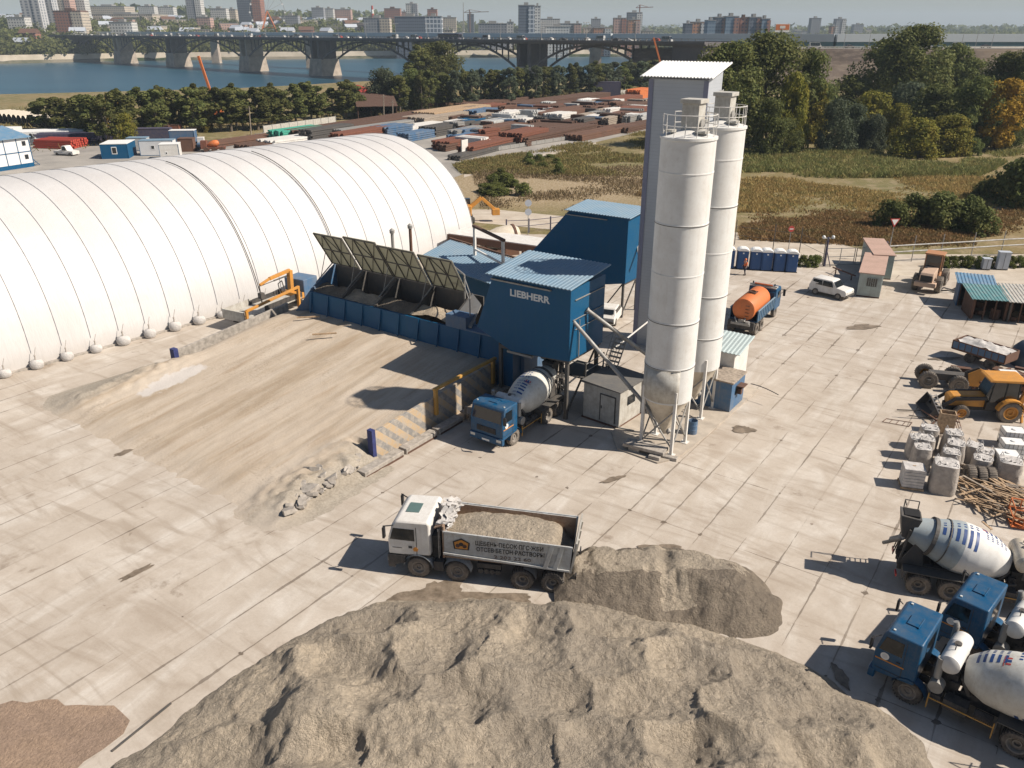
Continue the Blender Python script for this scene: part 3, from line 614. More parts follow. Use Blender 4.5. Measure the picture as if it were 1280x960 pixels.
mb = MB(); mb.box(-30.3,-29.2,41.5,45.0,0,3.9); obj('lower_wall', mb, M['blue'], hs)
# second building
b2 = pqthing('elevator_building', 'larger plain blue raised building behind the lettered one', 'building', -31, 61)
mb = MB(); mb.prism([(-31,3.25),(-33.4,2.75),(-41.2,4.2),(-36.9,8.9),(-31,8.9)], 'y', 61, 64.2); obj('wall', mb, M['blue'], b2)
mb = MB(); corr_roof(mb, (-37.2,60.7,9.0), (1,0,.0), (0,1,.08), (0,0,1), 6.5, 3.9); obj('roof', mb, M['blue_roof'], b2)
mb = MB(); mb.box(-37.2,-33.0,60.85,60.98,8.55,8.62); mb.bar((-31.1,63.2,6.2), (-30.2,62.0,5.0), .16, .16); obj('trim', mb, M['steel'], b2)
mb = MB()
for (p, q) in ((-31.3,61.3),(-31.3,63.9),(-33.4,61.3),(-37,63.5),(-37,61.3)): m2 = MB(); m2.bar((p,q,0), (p,q,3.4), .18, .18); obj('support_post', m2, M['dark_steel'], b2)
mb.bar((-31.3,61.3,3.2), (-33.4,61.3,.2), .1, .1); mb.bar((-31.3,63.9,3.2), (-31.3,61.3,.3), .1, .1); mb.bar((-31.2,61.1,3.2), (-31.2,64.4,3.2), .2, .3); obj('support_frame', mb, M['dark_steel'], b2)
# sloping blue conveyor roof between bins and mixing building
cv = pqthing('conveyor_housing', 'low blue corrugated roof over the conveyor behind the hopper lids', 'conveyor', -44, 47)
mb = MB(); corr_roof(mb, (-47.3,52.3,4.9), (1,-.25,.0), (-.0,1,.16), (0,0,1), 10.6, 4.8, per=.32); obj('roof', mb, M['blue_roof'], cv)
mb = MB(); mb.hexa([(-46.8,52.6,0),(-37.4,50.3,0),(-37.4,54.5,0),(-46.8,56.5,0),(-46.8,52.6,4.85),(-37.4,50.3,4.85),(-37.4,54.5,5.5),(-46.8,56.5,5.5)]); obj('wall', mb, M['blue'], cv)
mb = MB(); mb.bar((-47.4,57.2,5.75), (-37.0,54.6,5.75), .2, .12); obj('ridge_strip', mb, M['rust3'], cv)
def frame_portal():
    o = pqthing('steel_portal', 'white and rusty steel portal frame standing above the conveyor roof', 'frame', -40, 52)
    mb = MB(); a, b = (-42.4,54.5), (-37.5,51.9)
    mb.bar((*a,4.8), (*a,7.9), .2, .2); mb.bar((*b,4.8), (*b,7.9), .2, .2); mb.bar((*a,6.0), (*b,6.0), .15, .15); obj('frame_posts', mb, M['white'], o)
    mb = MB(); mb.bar((a[0]-.2,a[1]+.1,8.0), (b[0]+.2,b[1]-.1,8.0), .24, .2); obj('top_beam', mb, M['rust'], o)
frame_portal()
for k, (x, y, Y) in enumerate(((490, 290, 66), (512.5, 284, 66))):
    X, Z = atY(x, y, Y); o = thing('vent_pipe', ['short grey vent pipe behind the hopper lids', 'taller brown capped vent pipe behind the hopper lids'][k], 'pipe', (X, Y, 0))
    mb = MB(); mb.tube((0,0,0), (0,0,Z), .13, n=12); obj('pipe', mb, M['steel'] if k == 0 else M['rust3'], o, smooth=40)
    mb = MB(); mb.lathe([(.2,Z-.1),(.22,Z+.15),(.05,Z+.3)], n=12); obj('cap', mb, M['steel'], o)
# deck with white planking and drum lying on it, behind
dk = thing('loading_dock', 'long pale deck with rusty edge beam behind the conveyor roof', 'dock', (*G(640,300,2.6),0), R(-30))
mb = MB(); mb.box(-7.5,7.0,-1.2,2.2,2.55,2.7); obj('deck', mb, M['white'], dk)
mb = MB(); mb.box(-7.6,7.1,-1.35,-1.22,1.9,2.62)
for k in range(7): mb.box(-7.4+k*2.3,-7.2+k*2.3,-1.1,-.9,0,2.5)
obj('beam', mb, M['rust3'], dk)
x, y = G(625,308,1.2); od = thing('scrapped_drum', 'rust streaked white mixer drum lying beside the deck', 'drum', (x+.2, y+1.2, 0), R(18))
mb = MB(); mb.lathe([(.5,-2.6),(.9,-1.9),(1.25,-.4),(1.3,.6),(1.2,1.5),(.9,2.0),(.2,2.1)], (0,0,1.9), (1,0,.12), n=20); obj('shell', mb, M['tank_cream'], od, smooth=40)
mb = MB(); mb.lathe([(1.22,1.3),(1.3,1.3),(1.3,1.55),(1.22,1.55)], (0,0,1.9), (1,0,.12), n=20); mb.box(-1.5,1.8,-.9,.9,0,.75); obj('cradle', mb, M['rust3'], od)
# ------------------------------------------------------------------ grey siding tower
tw = pqthing('siding_tower', 'tall narrow pale grey siding tower with shed roof behind the silos', 'tower', -27.5, 56.2)
mb = MB(); mb.prism([(56.2,0),(58.7,0),(58.7,21.0),(56.2,20.3)], 'x', -27.5, -23.05); obj('wall', mb, M['tower'], tw)
mb = MB(); mb.box(-27.56,-27.2,56.14,56.18,0,20.25); mb.box(-23.35,-23.0,56.14,56.18,0,20.25); obj('corner_trim', mb, flat('grey_violet_trim', (.20,.21,.29), .5, .05), tw)
mb = MB(); corr_roof(mb, (-28.1,55.75,20.45), (1,0,0), (0,1,.27), (0,0,1), 5.5, 3.5, per=.25, amp=.05); obj('roof', mb, M['paperwhite'], tw)
mb = MB()
for s_ in (0, .5): mb.bar((-22.9,58.1+s_,1), (-22.9,58.1+s_,19.6), .06, .06)
for k in range(38): mb.bar((-22.9,58.1,1+k*.5), (-22.9,58.6,1+k*.5), .03, .03)
mb.box(-23.02,-22.4,58.0,58.7,15.9,15.95); obj('ladder', mb, M['white'], tw)
# ------------------------------------------------------------------ cement silos
def silo(lab, X, Y, front=True):
    o = thing('cement_silo', lab, 'silo', (X, Y, 0), PR, 'pair of white cement silos')
    r = 1.45; mb = MB(); prof = [(r, 3.4)]
    for z in (5.6, 8.35, 11.1, 13.9, 16.6): prof += [(r, z-.04), (r+.02, z-.03), (r+.02, z+.03), (r, z+.04)]
    prof += [(r, 18.25), (r+.06, 18.27), (r+.06, 18.4), (.3, 18.7), (.0, 18.72)]
    mb.lathe(prof, n=48, caps=False); obj('shell', mb, M['silo'], o, smooth=30)
    mb = MB()
    for z in (8.35, 13.9, 5.6): mb.lathe([(r+.005,z-.06),(r+.03,z-.055),(r+.03,z-.02),(r+.005,z-.015)], n=48, caps=False)
    obj('seam_band', mb, M['dark_steel'], o)
    mb = MB(); mb.lathe([(r-.03,3.42),(.28,1.25),(.28,.95),(.0,.95)], n=32, caps=False); obj('cone', mb, M['tank_cream'], o, smooth=30)
    for a in (45, 135, 225, 315):
        c_, s_ = math.cos(R(a)), math.sin(R(a)); mb = MB(); mb.bar((1.42*c_,1.42*s_,.12), (1.42*c_,1.42*s_,4.2), .17, .17); mb.box(1.42*c_-.22,1.42*c_+.22,1.42*s_-.22,1.42*s_+.22,.1,.14); obj('leg', mb, M['white'], o)
    mb = MB(); P4 = [(1.42*math.cos(R(a)), 1.42*math.sin(R(a))) for a in (45,135,225,315)]
    for i in range(4):
        a, b = P4[i], P4[(i+1)%4]; mb.tube((*a,.5), (*b,3.0), .05); mb.tube((*b,.5), (*a,3.0), .05)
    obj('bracing', mb, M['steel'], o)
    mb = MB()
    for k in range(13):
        a = R(-150+k*25); p = (1.38*math.cos(a), 1.38*math.sin(a)); mb.tube((*p,18.4), (*p,19.5), .022, n=5)
    for z in (18.95, 19.5): mb.path([(1.38*math.cos(R(-150+k*12.5)), 1.38*math.sin(R(-150+k*12.5)), z) for k in range(25)], .024, 5)
    obj('railing', mb, M['white'], o)
    mb = MB(); mb.box(-.45,.5,-.15,.75,18.5,20.0); mb.box(-.55,.6,-.25,.85,20.0,20.22); fb_ = obj('filter_housing', mb, M['dirty_white'], o, bev=.03)
    mb = MB(); mb.lathe([(.28,0),(.28,.1),(.12,.12)], (.51,.3,18.95), (1,0,.1), n=14); obj('fan', mb, M['steel'], fb_)
    mb = MB(); mb.lathe([(.38,18.62),(.38,18.72),(.2,18.8),(0,18.82)], (.85,-.35,0), n=16, caps=False); mb.lathe([(.3,18.62),(.3,18.74),(0,18.78)], (-.75,-.7,0), n=14, caps=False); obj('hatch', mb, M['dirty_white'], o)
    mb = MB()
    for s_ in (-.22, .22): mb.tube((-1.62, s_+.5, 4.0), (-1.62, s_+.5, 18.9), .025, n=5)
    for k in range(50): mb.tube((-1.62, .28, 4.1+k*.3), (-1.62, .72, 4.1+k*.3), .015, n=4)
    obj('ladder', mb, M['white'], o)
    return o
s1 = silo('front white cement silo nearer the dump truck', 9.3, 44.0)
mb = MB(); mb.grid(lambda i, j: (1.475*math.cos(R(215+i*7.5)), 1.475*math.sin(R(215+i*7.5)), 3.5+2.05*j), 15, 2); mb.grid(lambda i, j: (1.475*math.cos(R(215+i*7.5)), 1.475*math.sin(R(215+i*7.5)), 5.56-.04*j), 15, 2); a = obj('patch_plate', mb, M['dirty_white'], s1, smooth=60); a.modifiers.new('thickness', 'SOLIDIFY').thickness = .02
s2 = silo('rear white cement silo next to the tall grey tower', 12.15, 49.0)
# concrete pad and loose slabs
mb = MB(); mb.prism([(-19.8,39.2),(-17.0,39.0),(-16.3,40.2),(-16.0,44),(-15.8,52.9),(-20.5,52.9),(-21.2,41.0)], 'z', 0, .10)
M['pad'] = flat('dusty_pad', (.40,.35,.29), .95, .2, 1.2, bump=.3); o = obj('silo_pad', mb, M['pad']); o.rotation_euler = (0,0,PR); o['kind'] = 'structure'
def blockat(name, lab, cat, x, y, d, ang, z=0, mat='concrete_block', grp=None, bev=.03):
    mb = MB(); mb.box(-d[0]/2,d[0]/2,-d[1]/2,d[1]/2,0,d[2]); o = obj(name, mb, M[mat], bev=bev); X, Y = G(x, y); o.location = (X, Y, z); o.rotation_euler = (0,0,ang); return tag(o, lab, cat, grp)
blockat('concrete_slab', 'long thick concrete slab resting on blocks before the front silo leg', 'slab', 806, 566, (2.6,.9,.22), R(-30), .32)
blockat('concrete_block', 'small block carrying the near end of the slab by the silo', 'block', 818, 575, (.7,.35,.3), R(-30))
blockat('concrete_block', 'small block carrying the far end of the slab by the silo', 'block', 793, 565, (.7,.35,.3), R(-30))
blockat('concrete_block', 'loose grey block on the ground right beside the slab corner', 'block', 836, 574, (1.0,.35,.22), R(-25))
o = thing('barrel', 'open blue grey steel barrel between the silo legs', 'barrel', (*G(865,543),.1)); mb = MB(); mb.lathe([(.29,0),(.29,.3),(.31,.32),(.29,.34),(.29,.6),(.31,.62),(.29,.64),(.29,.9),(.27,.9),(.27,.1),(0,.1)], n=20); obj('body', mb, M['blue_faded'], o, smooth=30)
# screw conveyors
def screw(lab, a, b):
    o = thing('screw_conveyor', lab, 'conveyor pipe', (0,0,0)); mb = MB(); mb.tube(a, b, .125, n=14); obj('tube', mb, M['steel'], o, smooth=40)
    d = (Vector(b)-Vector(a)).normalized(); mb = MB()
    for k in (0, .34, .67, 1): c_ = Vector(a).lerp(Vector(b), k); mb.tube(c_-d*.05, c_+d*.05, .17, n=14)
    mb.tube(Vector(a)-d*.5, a, .18, n=12); obj('flange', mb, M['steel'], o); return o
def W(p, q, z): X, Y = XY(p, q); return (X, Y, z)
bz = (9.3, 44.0, 1.3)
screw('thin lower screw pipe rising from the front silo cone to the blue wall', bz, W(-24.75, 41.2, 7.1))
screw('bright upper screw pipe rising from the rear silo to the blue wall', (12.15,49.0,1.5), W(-24.2, 42.6, 7.2))
o = thing('brace_pipe', 'thin white brace pipe with a joint before the grey tower', 'pipe', (0,0,0)); mb = MB(); mb.tube(W(-24.2,46.5,3.3), W(-23.2,51.5,4.8), .06); obj('rod', mb, M['white'], o)
mb = MB(); mb.tube(W(-23.2,51.5,4.65), W(-23.2,51.5,4.95), .13); obj('joint', mb, M['white'], o)
# white shed
sh = thing('equipment_shed', 'small white panel shed with a door under the screw pipes', 'shed', (*G(772,536),0), math.atan2(G(772,536)[1]-G(728,521)[1], G(772,536)[0]-G(728,521)[0]))
mb = MB(); mb.box(-2.72,0,0,3.3,.12,2.55); mb.box(-.1,.04,-.04,.1,.1,2.6); wl = obj('wall', mb, M['dirty_white'], sh)
mb = MB(); mb.hexa([(-2.85,-.15,2.56),(.15,-.15,2.56),(.15,3.4,2.56),(-2.85,3.4,2.56),(-2.85,-.15,2.72),(.15,-.15,2.62),(.15,3.4,2.62),(-2.85,3.4,2.72)]); obj('roof', mb, paint('dark_felt_roof', (.11,.11,.11), .9, (.2,.18,.15), .5, 1), sh)
mb = MB(); mb.box(-1.35,-.3,-.05,-.005,.3,2.05); d_ = obj('door', mb, M['dirty_white'], sh)
mb = MB(); mb.box(-1.42,-1.36,-.06,-.005,.25,2.12); mb.box(-.29,-.23,-.06,-.005,.25,2.12); mb.box(-1.42,-.23,-.06,-.005,2.06,2.12); mb.box(-1.3,-1.25,-.09,-.05,1.1,1.3); obj('door_frame', mb, M['dark_steel'], d_)
mb = MB(); mb.box(0.005,.04,1.0,1.9,1.3,1.9); obj('window', mb, M['glass'], sh)
mb = MB(); mb.tube((.06,-.03,2.6), (.06,-.03,.15), .05); mb.tube((.06,-.03,.15), (1.1,.2,.15), .04); obj('downpipe', mb, M['dirty_white'], sh)
mb = MB(); mb.box(-2.8,.1,-.06,3.4,0,.12); obj('base_frame', mb, M['rust3'], sh)
# white tall cabin and blue control box
wc = pqthing('white_kiosk', 'white corrugated lean to kiosk behind the rear silo', 'kiosk', -17.8, 50.4)
mb = MB(); mb.prism([(50.5,0),(53.2,0),(53.2,3.8),(50.5,3.3)], 'x', -19.8, -17.0); obj('wall', mb, M['white'], wc)
mb = MB(); corr_roof(mb, (-20.0,50.25,3.32), (1,0,0), (0,1,.2), (0,0,1), 3.4, 2.8); obj('roof', mb, paint('mint_roof', (.42,.50,.50), .5, (.3,.3,.3), .2), wc)
mb = MB(); mb.box(-18.4,-17.9,50.44,50.49,1.3,2.2); obj('window', mb, M['glass'], wc)
bb = pqthing('control_box', 'weathered blue control cabin with open hatch beside the rear silo legs', 'cabin', -17.7, 48)
mb = MB(); mb.box(-19.2,-16.1,48.0,50.4,.12,2.15); obj('wall', mb, M['blue_faded'], bb); mb = MB(); mb.box(-19.3,-16.0,47.9,50.42,2.15,2.25); obj('roof', mb, M['greywood'], bb)
mb = MB(); mb.box(-16.09,-16.06,48.7,49.6,1.1,1.7); hw_ = obj('hatch', mb, M['hole'], bb); mb = MB(); mb.box(-16.08,-15.6,48.8,49.6,1.68,1.74); mb.box(-16.06,-15.8,49.0,49.3,1.1,1.5); obj('shelf', mb, M['rust3'], hw_, off=OFF[bb.name])
cb = thing('cable_loop', 'black cable loop hanging off the white kiosk', 'cable', (*XY(-15.6,50.6),0)); mb = MB(); mb.path([(math.sin(k/10*3.1)*1.6, -.2+.6*math.cos(k/10*6.2), 1.2-.3*math.sin(k/10*3.14)) for k in range(11)], .025); obj('cable', mb, M['black'], cb)
# stair and platform beside the mixing building
st_ = pqthing('access_stair', 'steel mesh stair and platform beside the mixing building corner', 'stair', -23.4, 42)
mb = MB(); mb.box(-26.3,-24.1,42.6,45.2,2.35,2.42)
for (p, q) in ((-26.2,42.7),(-24.2,42.7),(-24.2,45.1)): mb.bar((p,q,0), (p,q,3.5), .08, .08)
obj('platform', mb, M['dark_steel'], st_)
mb = MB()
T0_, T1_ = Vector((-23.6,45.6,4.5)), Vector((-24.0,44.5,1.6))
for o_ in (0, .8):
    e_ = Vector((o_,0,0)); mb.bar(T0_+e_, T1_+e_, .06, .06); mb.bar(T0_+e_+Vector((0,-.35,.5)), T1_+e_+Vector((0,-.35,.5)), .04, .04)
for k in range(11): p = T0_.lerp(T1_, k/10); mb.bar(p, p+Vector((.8,0,0)), .05, .12); mb.bar(p+Vector((0,-.35,.5)), p+Vector((.8,-.35,.5)), .03, .03)
for k in range(1,4): mb.bar(T0_+Vector((k*.2,-.35,.5)), T1_+Vector((k*.2,-.35,.5)), .025, .025)
obj('flight', mb, M['steel'], st_)
mb = MB(); mb.tube((-26.2,42.7,3.4),(-24.2,42.7,3.4),.03); mb.tube((-24.2,42.7,3.4),(-24.2,45.1,3.4),.03); mb.tube((-24.2,42.7,2.9),(-24.2,45.1,2.9),.03); obj('handrail', mb, M['steel'], st_)
# retaining walls
def wall_seg(name, lab, p, q0, q1, z0a, z1a, z1b, mat, th=.22):
    o = pqthing(name, lab, 'wall', p, q0); mb = MB(); mb.hexa([(p-th/2,q0,0),(p+th/2,q0,0),(p+th/2,q1,0),(p-th/2,q1,0),(p-th/2,q0,z1a),(p+th/2,q0,z1a),(p+th/2,q1,z1b),(p-th/2,q1,z1b)]); obj('panel', mb, mat, o, bev=.02); return o
rw = wall_seg('retaining_wall', 'low striped concrete wall along the near side of the ramp', -31.0, 29.8, 41.9, 0, 1.85, 2.4, M['hazard'])
mb = MB(); mb.box(-31.22,-30.82,29.5,29.78,0,2.05); obj('end_post', mb, flat('navy_post', (.03,.04,.14), .7, .3), rw)
mb = MB()
for q in (35.2, 41.3): mb.box(-30.86,-30.64,q-.12,q+.12,.9,2.78)
mb.box(-30.84,-30.62,35.0,41.6,2.62,2.8); o = obj('yellow_rail', mb, M['rail_yellow'], rw, bev=.02)
lw = wall_seg('retaining_wall', 'plain dark stained concrete wall on the hangar side of the ramp', -53.5, 31.8, 42.6, 0, 1.3, 2.2, M['concrete_block'])
mb = MB(); mb.box(-53.75,-53.25,31.4,31.78,0,1.5); obj('end_post', mb, bpy.data.materials['navy_post'], lw)
for k, (q0, q1) in enumerate(((27.8,31.1),(31.3,34.2),(34.4,36.8))):
    o = pqthing('concrete_beam', ['nearest long concrete beam lying along the foot of the striped wall', 'middle concrete beam lying along the foot of the striped wall', 'short concrete beam closest to the blue mixer along the striped wall'][k], 'beam', -30.2, q0)
    mb = MB(); mb.box(-30.5,-29.85,q0,q1,0,.38); obj('beam', mb, M['concrete_block'], o, bev=.04)
    mb = MB(); mb.box(-29.845,-29.82,q0+.1,q1-.1,.02,.14); obj('rust_edge', mb, M['rust'], o)
pl_ = pqthing('plank_table', 'low dark plank platform between the striped wall and the blue mixer', 'platform', -29.6, 38.6); mb = MB(); mb.box(-30.2,-29.3,36.9,39.2,.55,.65); mb.box(-30.0,-29.9,37.1,37.2,0,.55); mb.box(-29.6,-29.5,37.1,37.2,0,.55); mb.box(-29.7,-29.5,38.8,39.0,0,.55); obj('top', mb, M['greywood'], pl_)
wp = pqthing('pallet_stack', 'dark stack of pallets in the shade under the hopper end', 'pallets', -30.4, 41.0); mb = MB()
for k in range(5): mb.box(-30.3,-29.4,40.4,41.5,.1+k*.18,.2+k*.18)
obj('boards', mb, M['greywood'], wp)
for k, (x, y) in enumerate(((384, 398), (404, 419))):
    X, Y = G(x, y, 2.25); o = thing('light_pole', ['upper pale wooden bar laid on the ramp top', 'lower pale wooden bar laid on the ramp top'][k], 'bar', (X, Y, 2.3)); mb = MB(); mb.bar((-.8,-.1,0.05), (1.0,.12,.08), .12, .1); obj('bar', mb, M['wood'], o)
# truck mounted crane parked between hangar and ramp
A_ = Vector((*G(283,416), 0)); ang = math.atan2(G(372,380,.0)[1]-A_.y, G(372,380,0)[0]-A_.x)
cr = thing('crane_truck', 'grey flatbed truck with folded orange loader crane by the hangar foot', 'truck', (A_.x+.6, A_.y+.6, 0), ang)
mb = MB(); mb.box(0,7.2,-1.2,1.2,1.05,1.2); mb.box(-.05,.05,-1.25,1.25,.9,1.75); mb.box(0,3.4,1.17,1.23,1.2,1.75); obj('flatbed', mb, M['dirty_white'], cr)
mb = MB(); mb.box(.3,9.4,-.45,.45,.6,1.0); mb.box(2.5,7.2,-1.23,-1.15,1.2,1.62); mb.box(3.0,7.2,1.15,1.23,1.2,1.6); obj('chassis', mb, M['chassis'], cr)
for x in (1.7, 3.0, 8.4):
    for y in (-1, 1): mb = MB(); mb.lathe([(.3,-.15),(.5,-.15),(.5,.15),(.3,.15)], (x,y,.5), (0,1,0), n=16); obj('wheel', mb, M['rubber'], cr)
mb = MB(); mb.bar((.1,-1.45,1.9), (6.6,-1.45,2.3), .22, .2); mb.bar((.1,-1.45,.3), (.1,-1.45,1.95), .25, .2); mb.bar((6.4,-1.45,.4), (6.5,-1.45,2.4), .25, .22); mb.box(6.8,7.5,-1.2,.9,1.0,1.5); mb.bar((7.1,0,1.2), (7.2,0,3.5), .4, .4); mb.bar((7.2,0,3.5), (4.6,0,3.35), .25, .28); mb.bar((4.6,0,3.35), (3.4,0,3.1), .18, .2); obj('loader_crane', mb, M['yellow'], cr, bev=.02)
mb = MB(); mb.tube((7.4,.2,3.0),(5.2,.1,3.0),.07); mb.tube((3.3,0,3.0),(3.4,0,1.5),.06); mb.tube((5.2,.1,3.0),(3.3,0,3.0),.04); mb.box(3.2,3.6,-.2,.2,1.9,2.4); mb.path([(6.3,.5,1.2),(6.2,.6,2.4),(6.6,.5,2.6),(6.7,.3,1.5)],.05); obj('hydraulics', mb, M['dark_steel'], cr)
mb = MB(); mb.box(7.6,9.5,-1.15,1.15,.9,2.6); obj('cab', mb, M['blue_faded'], cr, bev=.08)
mb = MB(); mb.box(9.5,9.53,-1.0,1.0,1.7,2.4); obj('windshield', mb, M['glass'], cr)
# ------------------------------------------------------------------ vehicles
def wheel(parent, x, y, r=.52, w_=.32, side=1, rim='rim', tyre='dusty_rubber', dual=False):
    """tyre with tread shoulders and dished rim; side = outward direction along y"""
    W_ = w_*(1.9 if dual else 1)
    mb = MB(); h = W_/2; mb.lathe([(r*.60,-h),(r*.92,-h*1.0),(r,-h*.72),(r,h*.72),(r*.92,h),(r*.60,h)], (x,y,r), (0,1,0), n=28, caps=False)
    n = 26
    for k in range(n):
        a = 2*math.pi*k/n; c_, s_ = math.cos(a), math.sin(a); mb.obox((x+c_*r*1.003, y, r+s_*r*1.003), (.035, W_*.94, .05), Matrix.Rotation(-a, 3, 'Y'))
    t_ = obj('wheel', mb, M[tyre], parent, smooth=40)
    mb = MB(); o_ = h*side; mb.lathe([(0,o_*.15),(r*.20,o_*.15),(r*.22,o_*.55),(r*.3,o_*.55),(r*.34,o_*.25),(r*.52,o_*.35),(r*.56,o_*.95),(r*.63,o_*1.02)] if side > 0 else [(r*.63,o_*1.02),(r*.56,o_*.95),(r*.52,o_*.35),(r*.34,o_*.25),(r*.3,o_*.55),(r*.22,o_*.55),(r*.20,o_*.15),(0,o_*.15)], (x,y,r), (0,1,0), n=20, caps=False)
    obj('rim', mb, M[rim], t_, smooth=30, off=OFF.get(parent.name, (0,0)))
    return t_
def fender(mb, x, y0, y1, r, zc, th=.03, a0=20, a1=160):
    mb.grid(lambda i, j: (x+r*math.cos(R(a0+(a1-a0)*i/12)), y0+(y1-y0)*j, zc+r*math.sin(R(a0+(a1-a0)*i/12))), 13, 2)
    mb.grid(lambda i, j: (x+(r-th)*math.cos(R(a1-(a1-a0)*i/12)), y0+(y1-y0)*j, zc+(r-th)*math.sin(R(a1-(a1-a0)*i/12))), 13, 2)
def mixer_cab(t, col, x0=0.0):
    """boxy cab-over cab, front face at x0+1.35, back at x0-.55"""
    fx, bx, zf, zt = x0+1.38, x0-.52, .95, 2.85
    mb = MB(); bx += .35; prof = [(bx,zf),(fx,zf-.15),(fx+.02,1.85),(fx-.20,zt-.12),(fx-.32,zt),(bx,zt)]
    mb.prism(prof, 'y', -1.22, 1.22); body = obj('cab', mb, M[col], t, bev=.06, smooth=30)
    off = OFF.get(t.name, (0,0))
    mb = MB()
    def fp(y, z, d=.012): # front sloping pane
        k = (z-1.85)/(zt-.12-1.85); return (fx+.02-.22*k+d, y, z)
    mb.add([fp(-1.08,1.92), fp(1.08,1.92), fp(1.02,2.62), fp(-1.02,2.62)], [(0,1,2,3)]); mb.add([fp(-1.08,1.92,-.02), fp(1.08,1.92,-.02), fp(1.02,2.62,-.02), fp(-1.02,2.62,-.02)], [(3,2,1,0)]); obj('windshield', mb, M['glass'], body, off=off)
    for s_ in (-1, 1):
        mb = MB(); y = s_*1.232; pts = [(fx-.95,1.95),(fx-.12,1.95),(fx-.30,2.6),(fx-.95,2.6)]
        mb.prism(pts, 'y', min(y, y-s_*.01), max(y, y-s_*.01)); obj('side_window', mb, M['glass'], body, off=off)
        mb = MB(); mb.box(fx-1.05,fx-1.03,min(y,y+s_*.006),max(y,y+s_*.006),1.05,2.7); mb.box(fx-1.05,fx-.1,min(y,y+s_*.006),max(y,y+s_*.006),1.08,1.1); mb.box(fx-.95,fx-.8,min(y,y+s_*.03),max(y,y+s_*.03),1.65,1.70); obj('door', mb, M['chassis'], body, off=off)
        mb = MB(); mb.box(fx-1.1,fx-.05,min(y,y+s_*.012),max(y,y+s_*.012),1.50,1.55); obj('side_stripe', mb, M['mark_orange'], body, off=off)
        mb = MB(); mb.lathe([(0,-.006),(.16,-.006),(.16,.006),(0,.006)], (fx-.38, y+s_*.008, 1.72), (0,1,0), n=20); mb.lathe([(0,-.01),(.10,-.01),(.10,.01),(0,.01)], (fx-.38, y+s_*.008, 1.72), (0,1,0), n=20, mi=1); obj('door_emblem', mb, [M['paperwhite'], M['mark_grey']], body, off=off)
        mb = MB(); mb.tube((fx-.1,s_*1.2,2.55),(fx+.12,s_*1.45,2.5),.02); mb.box(fx+.08,fx+.16,s_*1.45-.1,s_*1.45+.1,2.0,2.5); obj('mirror', mb, M['black'], body, off=off)
        mb = MB(); mb.box(fx+.06,fx+.12,s_*.98-.17,s_*.98+.17,.72,.88); obj('headlight', mb, M['lamp_glass'], body, off=off)
        mb = MB(); fender(mb, x0+.0, s_*.85, s_*1.24, .66, .52, a0=5, a1=175); obj('fender', mb, M[col], body, off=off)
    mb = MB(); mb.box(fx-.15,fx+.1,-1.24,1.24,.52,.95); bp_ = obj('bumper', mb, M[col], body, bev=.04, off=off)
    mb = MB(); mb.box(fx+.105,fx+.115,-.28,.28,.60,.72); obj('number_plate', mb, M['paperwhite'], bp_, off=off)
    mb = MB(); mb.box(fx+.0,fx+.05,-.7,.7,1.15,1.5); 
    for k in range(4): mb.box(fx+.05,fx+.065,-.7,.7,1.19+k*.08,1.22+k*.08)
    obj('grille', mb, M['chassis'], body, off=off)
    mb = MB(); mb.box(fx-1.08,fx-.66,-.32,.32,zt+.0,zt+.05); mb.box(fx-1.12,fx-1.08,-.36,.36,zt+.0,zt+.07); obj('roof_hatch', mb, M[col], body, bev=.02, off=off)
    mb = MB(); mb.box(fx-.36,fx-.30,-1.2,1.2,zt-.1,zt-.06)
    for y in (-1,1): mb.box(fx-.5,fx-.42,y-.04,y+.04,zt,zt+.05)
    obj('roof_lamp', mb, M['lamp_glass'], body, off=off)
    mb = MB(); mb.box(bx-.01,bx+.0,-.5,.5,1.9,2.5); obj('rear_window', mb, M['glass'], body, off=off)
    return body
